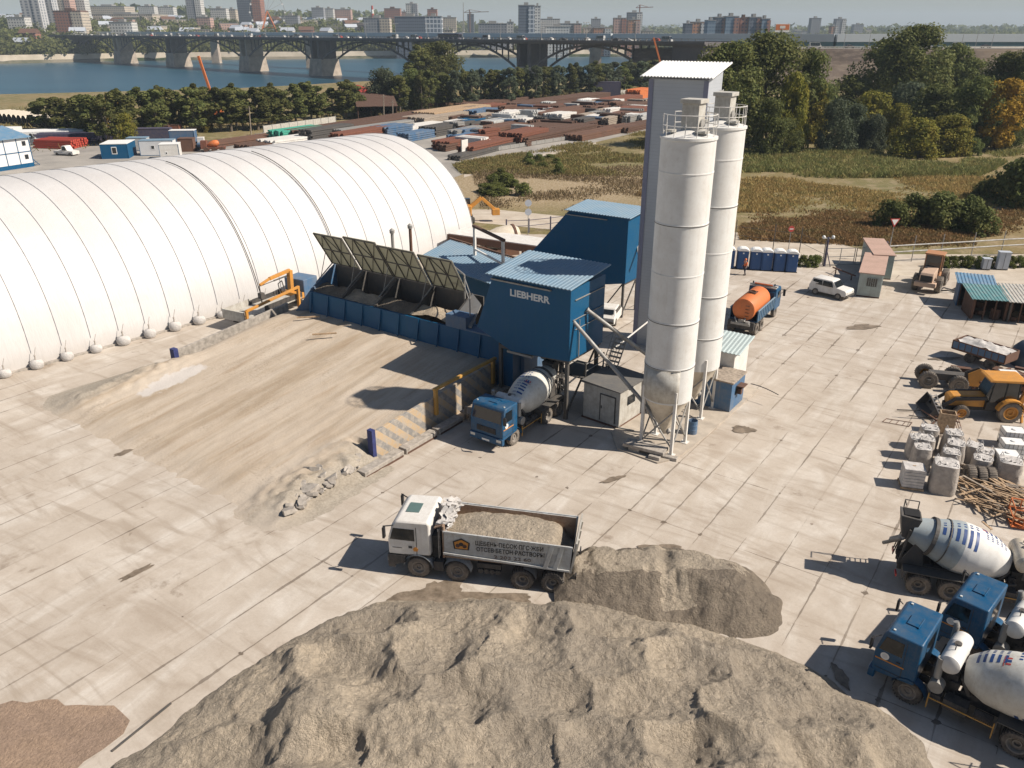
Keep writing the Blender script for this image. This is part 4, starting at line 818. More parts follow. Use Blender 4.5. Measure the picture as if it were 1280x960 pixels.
def mixer_truck(lab, cat, loc, ang, col='cab_blue', cab=True, art=1, tyre='dusty_rubber', drumcol='silo'):
    t = thing('mixer_truck', lab, cat, loc, ang)
    if cab: mixer_cab(t, col)
    mb = MB(); mb.box(-5.9,1.2,-.45,-.33,.72,1.0); mb.box(-5.9,1.2,.33,.45,.72,1.0)
    for x in (-5.8,-4.4,-3,-1.6,0,1.0): mb.box(x-.06,x+.06,-.4,.4,.75,.95)
    mb.box(-5.95,-1.6,-.5,-.3,1.0,1.18); mb.box(-5.95,-1.6,.3,.5,1.0,1.18)
    mb.box(-1.4,-.6,-.5,.5,.8,1.7); obj('chassis', mb, M['chassis'], t)
    ax = [0, -3.69, -5.01]
    for x in ax:
        for s_ in (-1, 1): wheel(t, x, s_*(1.0 if x == 0 else .93), .52, .3, s_, dual=(x != 0), tyre=tyre)
    mb = MB()
    for s_ in (-1, 1):
        mb.box(-5.75,-2.95,min(s_*.62,s_*1.22),max(s_*.62,s_*1.22),1.12,1.16); mb.box(-5.75,-5.71,min(s_*.62,s_*1.22),max(s_*.62,s_*1.22),.7,1.14); mb.box(-2.97,-2.93,min(s_*.62,s_*1.22),max(s_*.62,s_*1.22),.6,1.14)
    obj('rear_fender', mb, M['dark_steel'], t)
    # drum
    tilt = R(13); ax_ = Vector((-math.cos(tilt), 0, math.sin(tilt))); o0 = Vector((-1.50, 0, 1.72))
    prof = [(.02,0),(.52,.02),(.62,.12),(.98,.75),(1.13,1.5),(1.17,2.0),(1.13,2.45),(.98,2.95),(.72,3.7),(.58,4.15),(.56,4.25)]
    q = ax_.to_track_quat('Z', 'Y').to_matrix()
    def rad(h):
        for (r0, h0), (r1, h1) in zip(prof[:-1], prof[1:]):
            if h <= h1: return r0+(r1-r0)*(h-h0)/max(1e-6, h1-h0)
        return prof[-1][0]
    mb = MB(); fine = []; 
    for k in range(0, 43): h = 4.25*k/42; fine.append((rad(h)*(1), h))
    mb.lathe(fine, o0, ax_, n=40, caps=False)
    def patch(h0, h1, a0, a1, mi):
        nA = max(2, int(abs(a1-a0)/6)+1); nH = max(2, int((h1-h0)/.12)+1)
        mb.grid(lambda i, j: o0+q@Vector(((rad(h0+(h1-h0)*j/(nH-1))+.006)*math.cos(R(a0+(a1-a0)*i/(nA-1))), (rad(h0+(h1-h0)*j/(nH-1))+.006)*math.sin(R(a0+(a1-a0)*i/(nA-1))), h0+(h1-h0)*j/(nH-1))), nA, nH, mi)
    for base in ((20, 200) if art else ()):
        for k in range(6): patch(1.75+k*.26, 1.88+k*.26, base+10+k*3, base+58-k*2, 1)
        for k in range(6):
            for m_ in range(2): patch(1.76+k*.26, 1.87+k*.26, base+64+m_*9-k*2, base+68+m_*9-k*2, 1)
        for k in range(5): patch(.45+k*.22, .55+k*.22, base+70, base+98-k*2, 1)
        for k in range(5):
            for m_ in range(3): patch(.45+k*.22, .54+k*.22, base+50+m_*6, base+53+m_*6, 1)
        patch(1.40,1.56,base+76,base+80,2); patch(1.40,1.56,base+90,base+94,2); patch(1.42,1.56,base+82,base+88,1); patch(1.32,1.35,base+72,base+98,2)
    if drumcol == 'twotone': mats = [M['silo'], M['mark_blue'], M['mark_red'], M['drum_grey']]
    else: mats = [M[drumcol], M['mark_blue'], M['mark_red'], M['drum_grey']]
    if drumcol == 'twotone':
        n0 = 42*40
        for idx in range(n0): mb.m[idx] = 3 if idx//40 > 21 else 0
    dr = obj('drum', mb, mats, t, smooth=40)
    mb = MB(); mb.lathe([(rad(3.35)+.01,3.3),(rad(3.35)+.06,3.3),(rad(3.35)+.06,3.46),(rad(3.4)+.0,3.46)], o0, ax_, n=36, caps=False); mb.lathe([(rad(2.85)-.02,2.82),(rad(2.85)+.03,2.82),(rad(2.85)+.03,2.88)], o0, ax_, n=36, caps=False); obj('track_ring', mb, M['dark_steel'], dr)
    e = o0+ax_*4.25
    mb = MB(); mb.prism([(e.x+.35,e.z+.75),(e.x-.55,e.z+.85),(e.x-.35,e.z-.25),(e.x+.05,e.z-.35)], 'y', -.42, .42); hp = obj('feed_hopper', mb, M['dark_steel'], t, bev=.03)
    mb = MB(); mb.box(e.x-.4,e.x+.25,-.33,.33,e.z+.79,e.z+.87); obj('hopper_opening', mb, M['hole'], hp)
    mb = MB(); a = Vector((e.x-.15, 0, e.z-.35)); b = a+Vector((-.65,.55,-.75)); mb.grid(lambda i, j: (a.lerp(b, j/6.)+Vector((.25*math.cos(R(180+i*22.5))*.7, .25*math.cos(R(180+i*22.5)), .25*math.sin(R(180+i*22.5))))), 9, 7); ch = obj('discharge_chute', mb, M['steel'], t, smooth=60); ch.modifiers.new('thickness','SOLIDIFY').thickness = .03
    for y in (-.51,.51):
        mb = MB(); mb.prism([(-5.9,1.15),(-4.9,1.15),(-5.05,2.3),(-5.35,2.3)], 'y', y-.04, y+.04); mb.bar((-5.9,y,1.1),(-5.7,y,2.9),.08,.08); mb.bar((-5.7,y,2.9),(-5.35,y,2.3),.06,.06); obj('drum_pedestal', mb, M['dark_steel'], t)
        mb = MB(); mb.bar((-1.9,y,1.15),(-1.55,y*.9,1.75),.25,.12); obj('drum_bearing', mb, M['dark_steel'], t)
    mb = MB()
    for y in (.75,1.05): mb.bar((-6.0,y,.7),(-5.6,y,2.9),.045,.045)
    for k in range(8): mb.bar((-6.0+k*.053,.75,.8+k*.28),(-6.0+k*.053,1.05,.8+k*.28),.03,.03)
    mb.box(-5.9,-5.3,.65,1.15,2.55,2.6); mb.path([(-5.9,.65,3.5),(-5.9,1.15,3.5),(-5.3,1.15,3.5)],.025); mb.tube((-5.9,1.15,2.6),(-5.9,1.15,3.5),.025); mb.tube((-5.3,1.15,2.6),(-5.3,1.15,3.5),.025); obj('ladder', mb, M['dark_steel'], t)
    mb = MB(); mb.lathe([(.02,-1.02),(.25,-1.0),(.36,-.90),(.37,-.3),(.385,-.28),(.385,-.24),(.37,-.22),(.37,.9),(.25,1.0),(.02,1.02)] if art != 2 else [(.02,-.92),(.3,-.9),(.42,-.78),(.43,.78),(.3,.9),(.02,.92)], (-1.05,0,2.32), (0,1,0), n=24); wt = obj('water_tank', mb, M['silo'] if art != 2 else M['tank_cream'], t, smooth=40)
    mb = MB(); mb.lathe([(.12,.36),(.12,.44),(0,.46)], (-1.05,0,2.32), (0,0,1), n=12); mb.path([(-1.05,.4,2.7),(-1.05,.4,2.85),(-.95,.2,2.85)],.02); mb.box(-1.1,-1.0,-.9,-.84,1.6,2.1); obj('fittings', mb, M['dark_steel'], wt)
    mb = MB(); mb.tube((-.72,-1.0,1.4),(-.72,-1.0,2.75),.11,n=14); mb.tube((-.72,-1.0,2.75),(-.66,-1.0,2.9),.1,n=14); obj('exhaust_stack', mb, M['steel'], t, smooth=40)
    mb = MB(); mb.tube((-.85,.75,1.3),(-.85,1.15,1.3),.26,n=18); mb.tube((-.78,.9,1.6),(-.78,.9,2.5),.13,n=12); obj('air_filter', mb, M['steel'], t, smooth=40)
    mb = MB(); mb.box(-2.5,-1.2,-1.15,-.6,.55,1.05); mb.box(-2.0,-1.2,.65,1.15,.6,1.0); mb.box(-1.1,-.75,.7,1.1,.65,.95); mb.tube((-2.8,.8,.75),(-2.2,.8,.75),.18,n=12)
    mb.path([(-1.3,-.5,1.2),(-1.3,-1.0,1.4),(-1.8,-1.05,1.3),(-2.4,-.9,1.3),(-2.9,-.9,1.35)],.06,8); mb.box(-.75,-.55,-.8,.8,1.3,1.9); mb.box(-1.5,-1.2,-.6,.6,1.15,1.45); obj('side_boxes', mb, M['chassis'], t)
    for s_ in (-1, 1): mb = MB(); mb.bar((-2.9,s_*1.18,.78),(-.72,s_*1.18,.78),.025,.04); mb.bar((-.72,s_*1.18,.3),(-.72,s_*1.18,1.0),.04,.04); mb.bar((-2.9,s_*1.18,.3),(-2.9,s_*1.18,1.0),.04,.04); obj('side_guard', mb, M['rail_yellow'] if s_ else M['steel'], t)
    mb = MB()
    for s_ in (-1,1): mb.box(-6.02,-5.96,s_*.95-.2,s_*.95+.2,.75,.88)
    obj('tail_lamp', mb, M['red_lamp'], t)
    return t
M['drum_grey'] = paint('drum_blue_grey', (.33,.39,.42), .55, (.25,.22,.18), .4, 1.5)
M['silo_drum'] = paint('drum_white', (.62,.62,.58), .5, (.33,.29,.23), .5, 1.2)
hd = math.atan2(-PA, -PB)
def off_front(x, y, ang, back, side): # front axle centre from a wheel contact point
    return (x-math.cos(ang)*back-math.sin(ang)*side, y-math.sin(ang)*back+math.cos(ang)*side, 0)
mixer_truck('blue cab mixer truck loading in the shade under the lettered building', 'mixer truck', (-.75, 44.75, 0), hd, drumcol='silo_drum', tyre='dusty_rubber')
a1 = R(138)
f1 = (14.84-math.cos(a1)*1.2, 24.9-math.sin(a1)*1.2, 0)
mixer_truck('blue cab mixer truck with white tank in front, partly on the sand pile shadow', 'mixer truck', f1, a1, drumcol='silo_drum', tyre='rubber')
a2 = R(135); f2 = (18.38-math.cos(a2)*1.2, 26.83-math.sin(a2)*1.2, 0)
mixer_truck('second blue cab mixer truck squeezed between the other two mixers', 'mixer truck', f2, a2, drumcol='silo_drum', tyre='rubber')
a3 = R(-20); rc = Vector((18.75, 30.75, 0)); fx3 = (rc.x+5.01*math.cos(a3), rc.y+5.01*math.sin(a3), 0)
mixer_truck('grey and white drummed mixer truck parked with its chute towards the yard', 'mixer truck', fx3, a3, col='white', art=2, drumcol='twotone', tyre='dusty_rubber')
# ---- dump truck
da = R(169.6); c_, s_ = math.cos(da), math.sin(da)
dt = thing('dump_truck', 'white four axle dump truck loaded with sand, lettered on its grey body', 'dump truck', (-4.14, 32.10, 0), da)
mb = MB(); fx, bx, z0, zt = 1.42, -.62, .95, 3.0
mb.prism([(bx,1.25),(-.5,1.25),(.5,1.15),(fx-.02,1.15),(fx,1.9),(fx-.22,2.75),(fx-.45,zt),(bx+.1,zt+.06),(bx,zt-.1)], 'y', -1.2, 1.2); cabm = obj('cab', mb, M['white'], dt, bev=.09, smooth=35)
mb = MB(); mb.prism([(fx-.3,.45),(fx+.02,.45),(fx+.04,1.14),(.62,1.14),(.62,.75),(fx-.3,.6)], 'y', -1.22, 1.22); mb.box(fx+.0,fx+.03,-.9,.9,1.2,1.65); mb.prism([(-.62,1.15),(-.62,1.26),(.65,1.26),(.65,1.05),(.45,1.15)], 'y', -1.2, 1.2); obj('lower_front', mb, M['chassis'], cabm, bev=.03)
mb = MB(); mb.add([(fx+.015,-1.05,1.95),(fx+.015,1.05,1.95),(fx-.19,1.0,2.68),(fx-.19,-1.0,2.68)], [(0,1,2,3),(3,2,1,0)][:1]); obj('windshield', mb, M['glass'], cabm)
for sd_ in (-1, 1):
    y = sd_*1.205; mb = MB(); mb.prism([(.12,2.0),(fx-.12,2.0),(fx-.30,2.62),(.12,2.62)], 'y', min(y,y+sd_*.01), max(y,y+sd_*.01)); obj('side_window', mb, M['glass'], cabm)
    mb = MB(); mb.box(.02,.05,min(y,y+sd_*.008),max(y,y+sd_*.008),1.2,2.75); mb.box(.02,fx-.08,min(y,y+sd_*.008),max(y,y+sd_*.008),1.2,1.22); mb.box(.25,.42,min(y,y+sd_*.02),max(y,y+sd_*.02),1.6,1.72); mb.box(.75,1.2,min(y,y+sd_*.01),max(y,y+sd_*.01),1.55,1.58); obj('door', mb, M['mark_black'], cabm)
    mb = MB(); mb.prism([(0,1.45),(.18,1.45),(.22,1.58),(.09,1.7),(-.04,1.58)], 'y', min(y,y+sd_*.012), max(y,y+sd_*.012)); obj('door_emblem', mb, M['mark_orange'], cabm)
    mb = MB(); mb.tube((fx-.3,sd_*1.2,2.75),(fx+.1,sd_*1.42,2.8),.03); mb.box(fx+.02,fx+.12,sd_*1.42-.1,sd_*1.42+.1,2.2,2.75); obj('mirror', mb, M['black'], cabm)
    mb = MB(); mb.box(fx+.03,fx+.07,sd_*.95-.2,sd_*.95+.2,.75,.92); obj('headlight', mb, M['lamp_glass'], cabm)
    mb = MB()
    fender(mb, 0, sd_*.8, sd_*1.25, .72, .55, a0=8, a1=172); fender(mb, -1.85, sd_*.8, sd_*1.25, .68, .55, a0=8, a1=172); obj('fender', mb, M['grey_body'], dt)
    mb = MB(); fender(mb, -4.9, sd_*.66, sd_*1.25, .66, .54, a0=95, a1=170) ; obj('mudguard', mb, M['steel'], dt)
mb = MB(); mb.box(.1,.72,-.4,.4,3.02,3.05); rh = obj('roof_window', mb, flat('tinted_roof_window', (.10,.16,.15), .3, .05), cabm)
mb = MB(); mb.box(-7.3,1.2,-.45,-.32,.8,1.15); mb.box(-7.3,1.2,.32,.45,.8,1.15); mb.box(-.6,-1.0,-.9,.9,1.0,2.2); mb.box(-1.2,-.75,.7,1.2,.5,1.0)
for k in range(4): mb.tube((-3.05-k*.27+.1,1.15,.72),(-3.05-k*.27+.1,.75,.72),.13,n=10)
mb.box(-3.9,-2.8,.7,1.15,.9,1.15); mb.box(-4.0,-2.7,-1.15,-.6,.5,1.1); mb.box(-7.3,-7.2,-1.1,1.1,.55,.75); obj('chassis', mb, M['chassis'], dt)
for x in (0,-1.85,-4.9,-6.3):
    for sd_ in (-1,1): wheel(dt, x, sd_*(1.02 if x > -3 else .95), .53, .32, sd_, dual=(x < -3), tyre='dusty_rubber' if x > -3 else 'rubber')
# body: open box with sloped tail
bx0, bx1, bz0, bz1 = -1.25, -7.15, 1.28, 2.62; hw = 1.22
body = thing('tipper_body', None, None); body.parent = dt; 
mb = MB()
mb.hexa([(bx0,hw-.05,bz0+.25),(bx0,hw,bz0+.25),(bx1+.1,hw,bz0),(bx1+.1,hw-.05,bz0),(bx0,hw-.05,bz1+.12),(bx0,hw,bz1+.12),(bx1,hw,bz1-.02),(bx1,hw-.05,bz1-.02)])
mb.hexa([(bx0,-hw,bz0+.25),(bx0,-hw+.05,bz0+.25),(bx1+.1,-hw+.05,bz0),(bx1+.1,-hw,bz0),(bx0,-hw,bz1+.12),(bx0,-hw+.05,bz1+.12),(bx1,-hw+.05,bz1-.02),(bx1,-hw,bz1-.02)])
for y in (hw+.02,-hw-.07):
    mb.hexa([(bx0,y,bz1+.06),(bx0,y+.06,bz1+.06),(bx1,y+.06,bz1-.08),(bx1,y,bz1-.08),(bx0,y,bz1+.16),(bx0,y+.06,bz1+.16),(bx1,y+.06,bz1+.02),(bx1,y,bz1+.02)])
    mb.hexa([(bx0,y,bz0+.22),(bx0,y+.06,bz0+.22),(bx1+.1,y+.06,bz0),(bx1+.1,y,bz0),(bx0,y,bz0+.34),(bx0,y+.06,bz0+.34),(bx1+.1,y+.06,bz0+.1),(bx1+.1,y,bz0+.1)])
    for xx in (bx1+.7, bx1+1.15): mb.hexa([(xx-.05,y,bz0+.1),(xx-.05,y+.06,bz0+.1),(xx+.15,y+.06,bz0+.1),(xx+.15,y,bz0+.1),(xx-.35,y,bz1-.05),(xx-.35,y+.06,bz1-.05),(xx-.15,y+.06,bz1-.05),(xx-.15,y,bz1-.05)])
bp_ = obj('side_panel', mb, M['grey_body'], dt, bev=.012); bpy.data.objects.remove(body)
mb = MB(); mb.box(bx1+.1,bx0,-hw+.06,hw-.06,bz0,bz0+.08); mb.box(bx0-.04,bx0+.04,-hw,hw,bz0,bz1+.35); mb.hexa([(bx0+.04,-1.1,bz1+.3),(bx0+.45,-1.1,bz1+.1),(bx0+.45,1.1,bz1+.1),(bx0+.04,1.1,bz1+.3),(bx0+.04,-1.1,bz1+.36),(bx0+.45,-1.1,bz1+.16),(bx0+.45,1.1,bz1+.16),(bx0+.04,1.1,bz1+.36)]); obj('headboard', mb, M['cream_in'], dt)
mb = MB()
for y in (hw-.055, -hw+.055): s0 = -1 if y > 0 else 1; mb.hexa([(bx0-.05,y,bz0+.3),(bx0-.05,y+s0*.012,bz0+.3),(bx1+.15,y+s0*.012,bz0+.1),(bx1+.15,y,bz0+.1),(bx0-.05,y,bz1+.1),(bx0-.05,y+s0*.012,bz1+.1),(bx1+.1,y+s0*.012,bz1-.03),(bx1+.1,y,bz1-.03)])
obj('inner_lining', mb, M['cream_in'], dt)
mb = MB(); mb.hexa([(bx1+.02,-hw,bz0-.1),(bx1+.1,-hw,bz0-.1),(bx1+.1,hw,bz0-.1),(bx1+.02,hw,bz0-.1),(bx1-.22,-hw-.03,bz1+.2),(bx1-.14,-hw-.03,bz1+.2),(bx1-.14,hw+.03,bz1+.2),(bx1-.22,hw+.03,bz1+.2)])
for y in (-.75,0,.75): mb.hexa([(bx1-.03,y-.06,bz0),(bx1+.03,y-.06,bz0),(bx1+.03,y+.06,bz0),(bx1-.03,y+.06,bz0),(bx1-.28,y-.06,bz1+.1),(bx1-.2,y-.06,bz1+.1),(bx1-.2,y+.06,bz1+.1),(bx1-.28,y+.06,bz1+.1)])
obj('tailgate', mb, M['dirty_white'], dt)
mb = MB()
for sd_ in (-1,1):
    mb.box(-7.35,-7.3,sd_*.9-.25,sd_*.9+.25,.5,1.05)
obj('mud_flap', mb, M['black'], dt)
mb = MB()
for y in (.95,1.18): mb.bar((-1.02,y,1.2),(-1.02,y,2.75),.035,.035)
for k in range(6): mb.bar((-1.02,.95,1.25+k*.27),(-1.02,1.18,1.25+k*.27),.025,.025)
obj('ladder', mb, M['steel'], dt)
def load(i, j):
    x = bx0-.05+(bx1+.12-bx0+.05)*i/60; y = -hw+.07+(2*hw-.14)*j/24; u = (i/60-.45)/.5; v_ = y/hw
    z = bz1+.10-.42*abs(u)**2.6-.30*abs(v_)**2.2+.05*hnoise(x, y, 1.6, 4, 61)+.03*hnoise(x, y, 6, 3, 62)-.6*ss(.80, 1.05, u)
    return (x, y, z)
mb = MB(); mb.grid(load, 61, 25); o = obj('sand_load', mb, M['sand'], None, smooth=80); o.location = dt.location; o.rotation_euler = dt.rotation_euler; tag(o, 'heaped sand load filling the open body of the white dump truck', 'sand')
def tarp(i, j):
    x = -.95-.28*math.sin(i*1.1)*.4-.18*(j % 2); y = -1.0+2.0*i/22; z = 2.55+.75*j/12
    return (x+.14*hnoise(i*.7, j*.9, 1, 3, 71)-.2*math.sin(math.pi*j/12), y, z+.14*hnoise(i*.5, j*.8, 1.2, 3, 72)-.35*ss(6, 12, j)*(y > .1)*abs(y))
mb = MB(); mb.grid(tarp, 23, 13); mb.grid(lambda i, j: (tarp(i, j)[0]-.25, tarp(i, j)[1], tarp(i, j)[2]), 23, 13); o = obj('rolled_tarpaulin', mb, M['bag'], dt, smooth=50)
# lettering on the near side (+y local side is the truck's left = towards the camera)
yy = hw+.012; M['mark_grey2'] = flat('faded_marking', (.16,.12,.10), .7, .2)
for line, size, wd, xs_, zz in (('ЩЕБЕНЬ·ПЕСОК·ПГС·ЖБИ', .30, 3.1, -2.75, 2.18), ('ОТСЕВ·БЕТОН·РАСТВОРЫ', .30, 3.1, -2.80, 1.86), ('2 202 22 60', .24, 1.7, -3.6, 1.56)):
    o = put_text(line, size, wd, (xs_, yy, zz), (-1,0,.012), (0,0,1), M['mark_black'] if zz > 1.6 else M['mark_grey2'], bp_)
mb = MB(); mb.prism([(-1.75,1.85),(-2.45,1.85),(-2.5,2.25),(-2.1,2.46),(-1.7,2.25)], 'y', yy, yy+.01); mb.prism([(-1.82,1.9),(-2.38,1.9),(-2.43,2.22),(-2.1,2.38),(-1.77,2.22)], 'y', yy+.01, yy+.016, mi=1)
for k in range(3): mb.lathe([(0,0),(.11,0),(.09,.012),(0,.02)], (-1.93-.16*k, yy+.014, 2.05+(.09 if k == 1 else 0)), (0,1,0), n=10, mi=0 if k == 1 else 2)
obj('emblem', mb, [M['mark_black'], M['mark_orange'], M['rust']], bp_)
# ---- orange tanker in a blue dump body
oa = R(57); ot = thing('tanker_truck', 'blue open sided truck carrying a big orange tank', 'tanker truck', (19.95, 65.0, 0), oa)
mb = MB(); mb.prism([(3.9,.8),(5.6,.8),(5.65,1.7),(5.4,2.6),(5.2,2.75),(3.9,2.75)], 'y', -1.22, 1.22); cb_ = obj('cab', mb, M['cab_blue'], ot, bev=.06)
mb = MB(); mb.box(3.85,4.6,-1.15,1.15,2.76,2.85); mb.box(4.0,4.2,-1.2,1.2,2.85,2.95); obj('roof_deflector', mb, M['dirty_white'], cb_)
mb = MB(); mb.box(3.95,4.1,-.8,.8,2.96,3.05); obj('light_bar', mb, M['orange'], cb_)
for y in (-.95,.95): mb = MB(); mb.tube((4.1,y,2.9),(4.1,y,3.15),.06); obj('beacon', mb, M['black'], cb_)
mb = MB(); mb.box(3.88,3.89,-.8,.8,1.9,2.5); obj('rear_window', mb, M['glass'], cb_)
for y in (-1,1): mb = MB(); mb.box(4.5,5.2,y*1.23-.01,y*1.23+.01,1.8,2.4); obj('side_window', mb, M['glass'], cb_); mb = MB(); mb.tube((5.4,y*1.2,2.4),(5.5,y*1.5,2.4),.03); mb.box(5.45,5.55,y*1.5-.1,y*1.5+.1,1.8,2.4); obj('mirror', mb, M['black'], cb_)
mb = MB(); mb.box(-1.3,4.8,-.45,.45,.7,1.0); mb.box(-1.5,-1.3,-1.1,1.1,.55,1.2); obj('chassis', mb, M['chassis'], ot)
mb = MB()
for y in (-1.15, 1.15):
    mb.box(-.9,3.75,y-.03,y+.03,1.15,2.05)
mb.box(-.9,3.75,-1.15,1.15,1.08,1.15); mb.box(3.68,3.75,-1.15,1.15,1.1,2.5); obj('sideboards', mb, M['cab_blue'], ot)
mb = MB()
for k in range(10):
    for y in (-1.2,1.2): mb.box(-.85+k*.5,-.77+k*.5,y-.03,y+.03,1.1,2.08)
for y in (-1.18,1.18): mb.box(-.92,3.76,y-.05,y+.05,2.05,2.12)
obj('stakes', mb, M['blue_roof'], ot)
mb = MB(); mb.lathe([(.02,-1.32),(.6,-1.28),(.92,-1.16),(.98,-1.05),(.98,3.0),(.9,3.2),(.1,3.3)], (0.0,0,2.1), (1,0,0), n=32); tk = obj('tank', mb, M['orange'], ot, smooth=40)
mb = MB(); mb.lathe([(.3,.95),(.3,1.08),(.26,1.1),(.26,1.0),(0,1.0)], (.9,0,2.1), (0,0,1), n=18); mb.path([(.5,-.35,3.1),(.5,.35,3.1),(1.3,.35,3.1),(1.3,-.35,3.1),(.5,-.35,3.1)],.03)
for k in range(4): mb.box(-1.36,-1.3,-.55,-.2,1.6+k*.3,1.63+k*.3)
obj('manhole', mb, M['rust'], tk)
mb = MB(); mb.box(-1.7,-1.0,-.8,.8,.9,1.1); mb.tube((-1.6,-.3,1.2),(-1.0,-.2,1.5),.06); mb.tube((-1.7,.3,1.1),(-1.3,.6,1.4),.07); mb.box(-1.6,-1.4,-.2,.2,1.0,1.35); mb.lathe([(.2,0),(.2,.2)],(-1.65,-.6,1.1),(0,0,1),n=12); obj('pump_gear', mb, M['steel'], ot)
for x in (4.7,.55,-.75):
    for y in (-1,1): wheel(ot, x, y*(1.0 if x > 3 else .93), .5, .3, y, dual=(x < 3))
# ------------------------------------------------------------------ small cars
def car(name, lab, cat, loc, ang, col, L=3.8, Wd=1.62, H_=1.6, style='hatch', detail=True, grp=None):
    t = thing(name, lab, cat, loc, ang, grp); h = Wd/2; f = L/2
    g = .28
    if style == 'jeep': side = [(-f,g+.1),(-f,.95),(-f+.06,1.0),(-f+.25,H_-.03),(-f+.35,H_),(.25,H_),(.38,H_-.04),(.85,1.05),(f-.12,.95),(f,.8),(f,g+.1)]
    elif style == 'van': side = [(-f,g),(-f,H_-.08),(-f+.1,H_),(f-1.0,H_),(f-.35,1.15),(f,.95),(f,g)]
    elif style == 'pickup': side = [(-f,g+.1),(-f,.95),(-.35,.98),(-.3,H_),(.55,H_),(1.0,1.05),(f,.9),(f,g)]
    else: side = [(-f,g),(-f,.85),(-f+.5,.98),(-f+.95,H_-.03),(.15,H_),(.9,.98),(f-.1,.85),(f,.7),(f,g)]
    mb = MB()
    n = len(side); vs = []
    for y_, k in ((-h, 0), (h, 0)):
        for (x, z) in side: vs.append((x*(1 if z < 1.02 else .99), y_*(1 if z < 1.02 else .86), z))
    mb.add(vs, [(i, (i+1)%n, n+(i+1)%n, n+i) for i in range(n)]+[tuple(range(n-1,-1,-1)), tuple(range(n,2*n))]); b = obj('body', mb, col, t, bev=.05 if detail else 0, smooth=35 if detail else None)
    x0, x1 = {'jeep': (-f+.25,.45), 'van': (-f+.3,f-.9), 'pickup': (-.25,.7)}.get(style, (-f+.75,.55))
    mb = MB(); zz0, zz1 = 1.06, H_-.12
    for s_ in (-1,1):
        y0 = s_*h*.985*.985; y1 = s_*h*.885
        for a, c in (((x0+.08),(x0+x1)/2-.04), ((x0+x1)/2+.04, x1)):
            if style == 'pickup' and a < (x0+x1)/2-.2: a = x0+.08; c = x1
            q_ = [(a,y0,zz0),(c+.06,y0,zz0),(c-.12 if c == x1 else c,y1,zz1),(a,y1,zz1)]; q_ = [(p[0], p[1]+s_*.012, p[2]) for p in q_]; mb.add(q_, [(0,1,2,3)])
    if style in ('jeep','pickup'): ws = [(.83,1.08),(.45,H_-.09)]
    elif style == 'van': ws = [(f-.42,1.2),(f-.92,H_-.08)]
    else: ws = [(.84,1.02),(.25,H_-.08)]
    (xa, za), (xb, zb) = ws; mb.add([(xa+.02,-h*.86,za),(xa+.02,h*.86,za),(xb+.02,h*.76,zb),(xb+.02,-h*.76,zb)], [(0,1,2,3)])
    if style in ('jeep','hatch'): mb.add([(-f+.04+(.45 if style == 'hatch' else .02),-h*.8,1.06),(-f+.04+(.45 if style == 'hatch' else .02),h*.8,1.06),(-f+.24+(.6 if style == 'hatch' else 0),h*.72,H_-.14),(-f+.24+(.6 if style == 'hatch' else 0),-h*.72,H_-.14)], [(0,1,2,3)])
    obj('windows', mb, M['glass'], b)
    for x in (-f+.72, f-.75):
        for s_ in (-1,1):
            mb = MB(); mb.lathe([(.0,-.1),(.31,-.1),(.33,-.06),(.33,.06),(.31,.1),(0,.1)], (x, s_*(h-.07), .33), (0,1,0), n=18 if detail else 10); wh = obj('wheel', mb, M['rubber'], t, smooth=40)
            if detail: mb = MB(); mb.lathe([(.0,.02),(.18,.035),(.19,0)] if s_ > 0 else [(.19,0),(.18,-.035),(0,-.02)], (x, s_*(h+.03), .33), (0,1,0), n=14, caps=False); obj('rim', mb, M['rim'], wh)
    if detail:
        mb = MB(); mb.box(f-.04,f+.09,-h*.98,h*.98,.38,.55); mb.box(-f-.09,-f+.04,-h*.98,h*.98,.38,.55); obj('bumper', mb, M['dark_steel'], b)
        for s_ in (-1,1): mb = MB(); mb.lathe([(.1,-.02),(.1,.02),(0,.03)], (f+.0, s_*h*.68, .74), (1,0,0), n=12); obj('headlight', mb, M['lamp_glass'], b)
    return t
def two_up(p0, p1): return math.atan2(p1[1]-p0[1], p1[0]-p0[0])
j0, j1 = G(1022,369), G(1052,376)
car('offroad_car', 'small white boxy off road car with its shadow falling towards the tank truck', 'car', ((j0[0]+j1[0])/2+.35, (j0[1]+j1[1])/2+.8, 0), two_up(j0, j1), M['white'], 3.75, 1.68, 1.64, 'jeep')
x, y = G(762,400,.0); car('white_car', 'white hatchback parked under the second blue building', 'car', (x, y, 0), R(70), M['white'], 4.0, 1.7, 1.5, 'hatch')
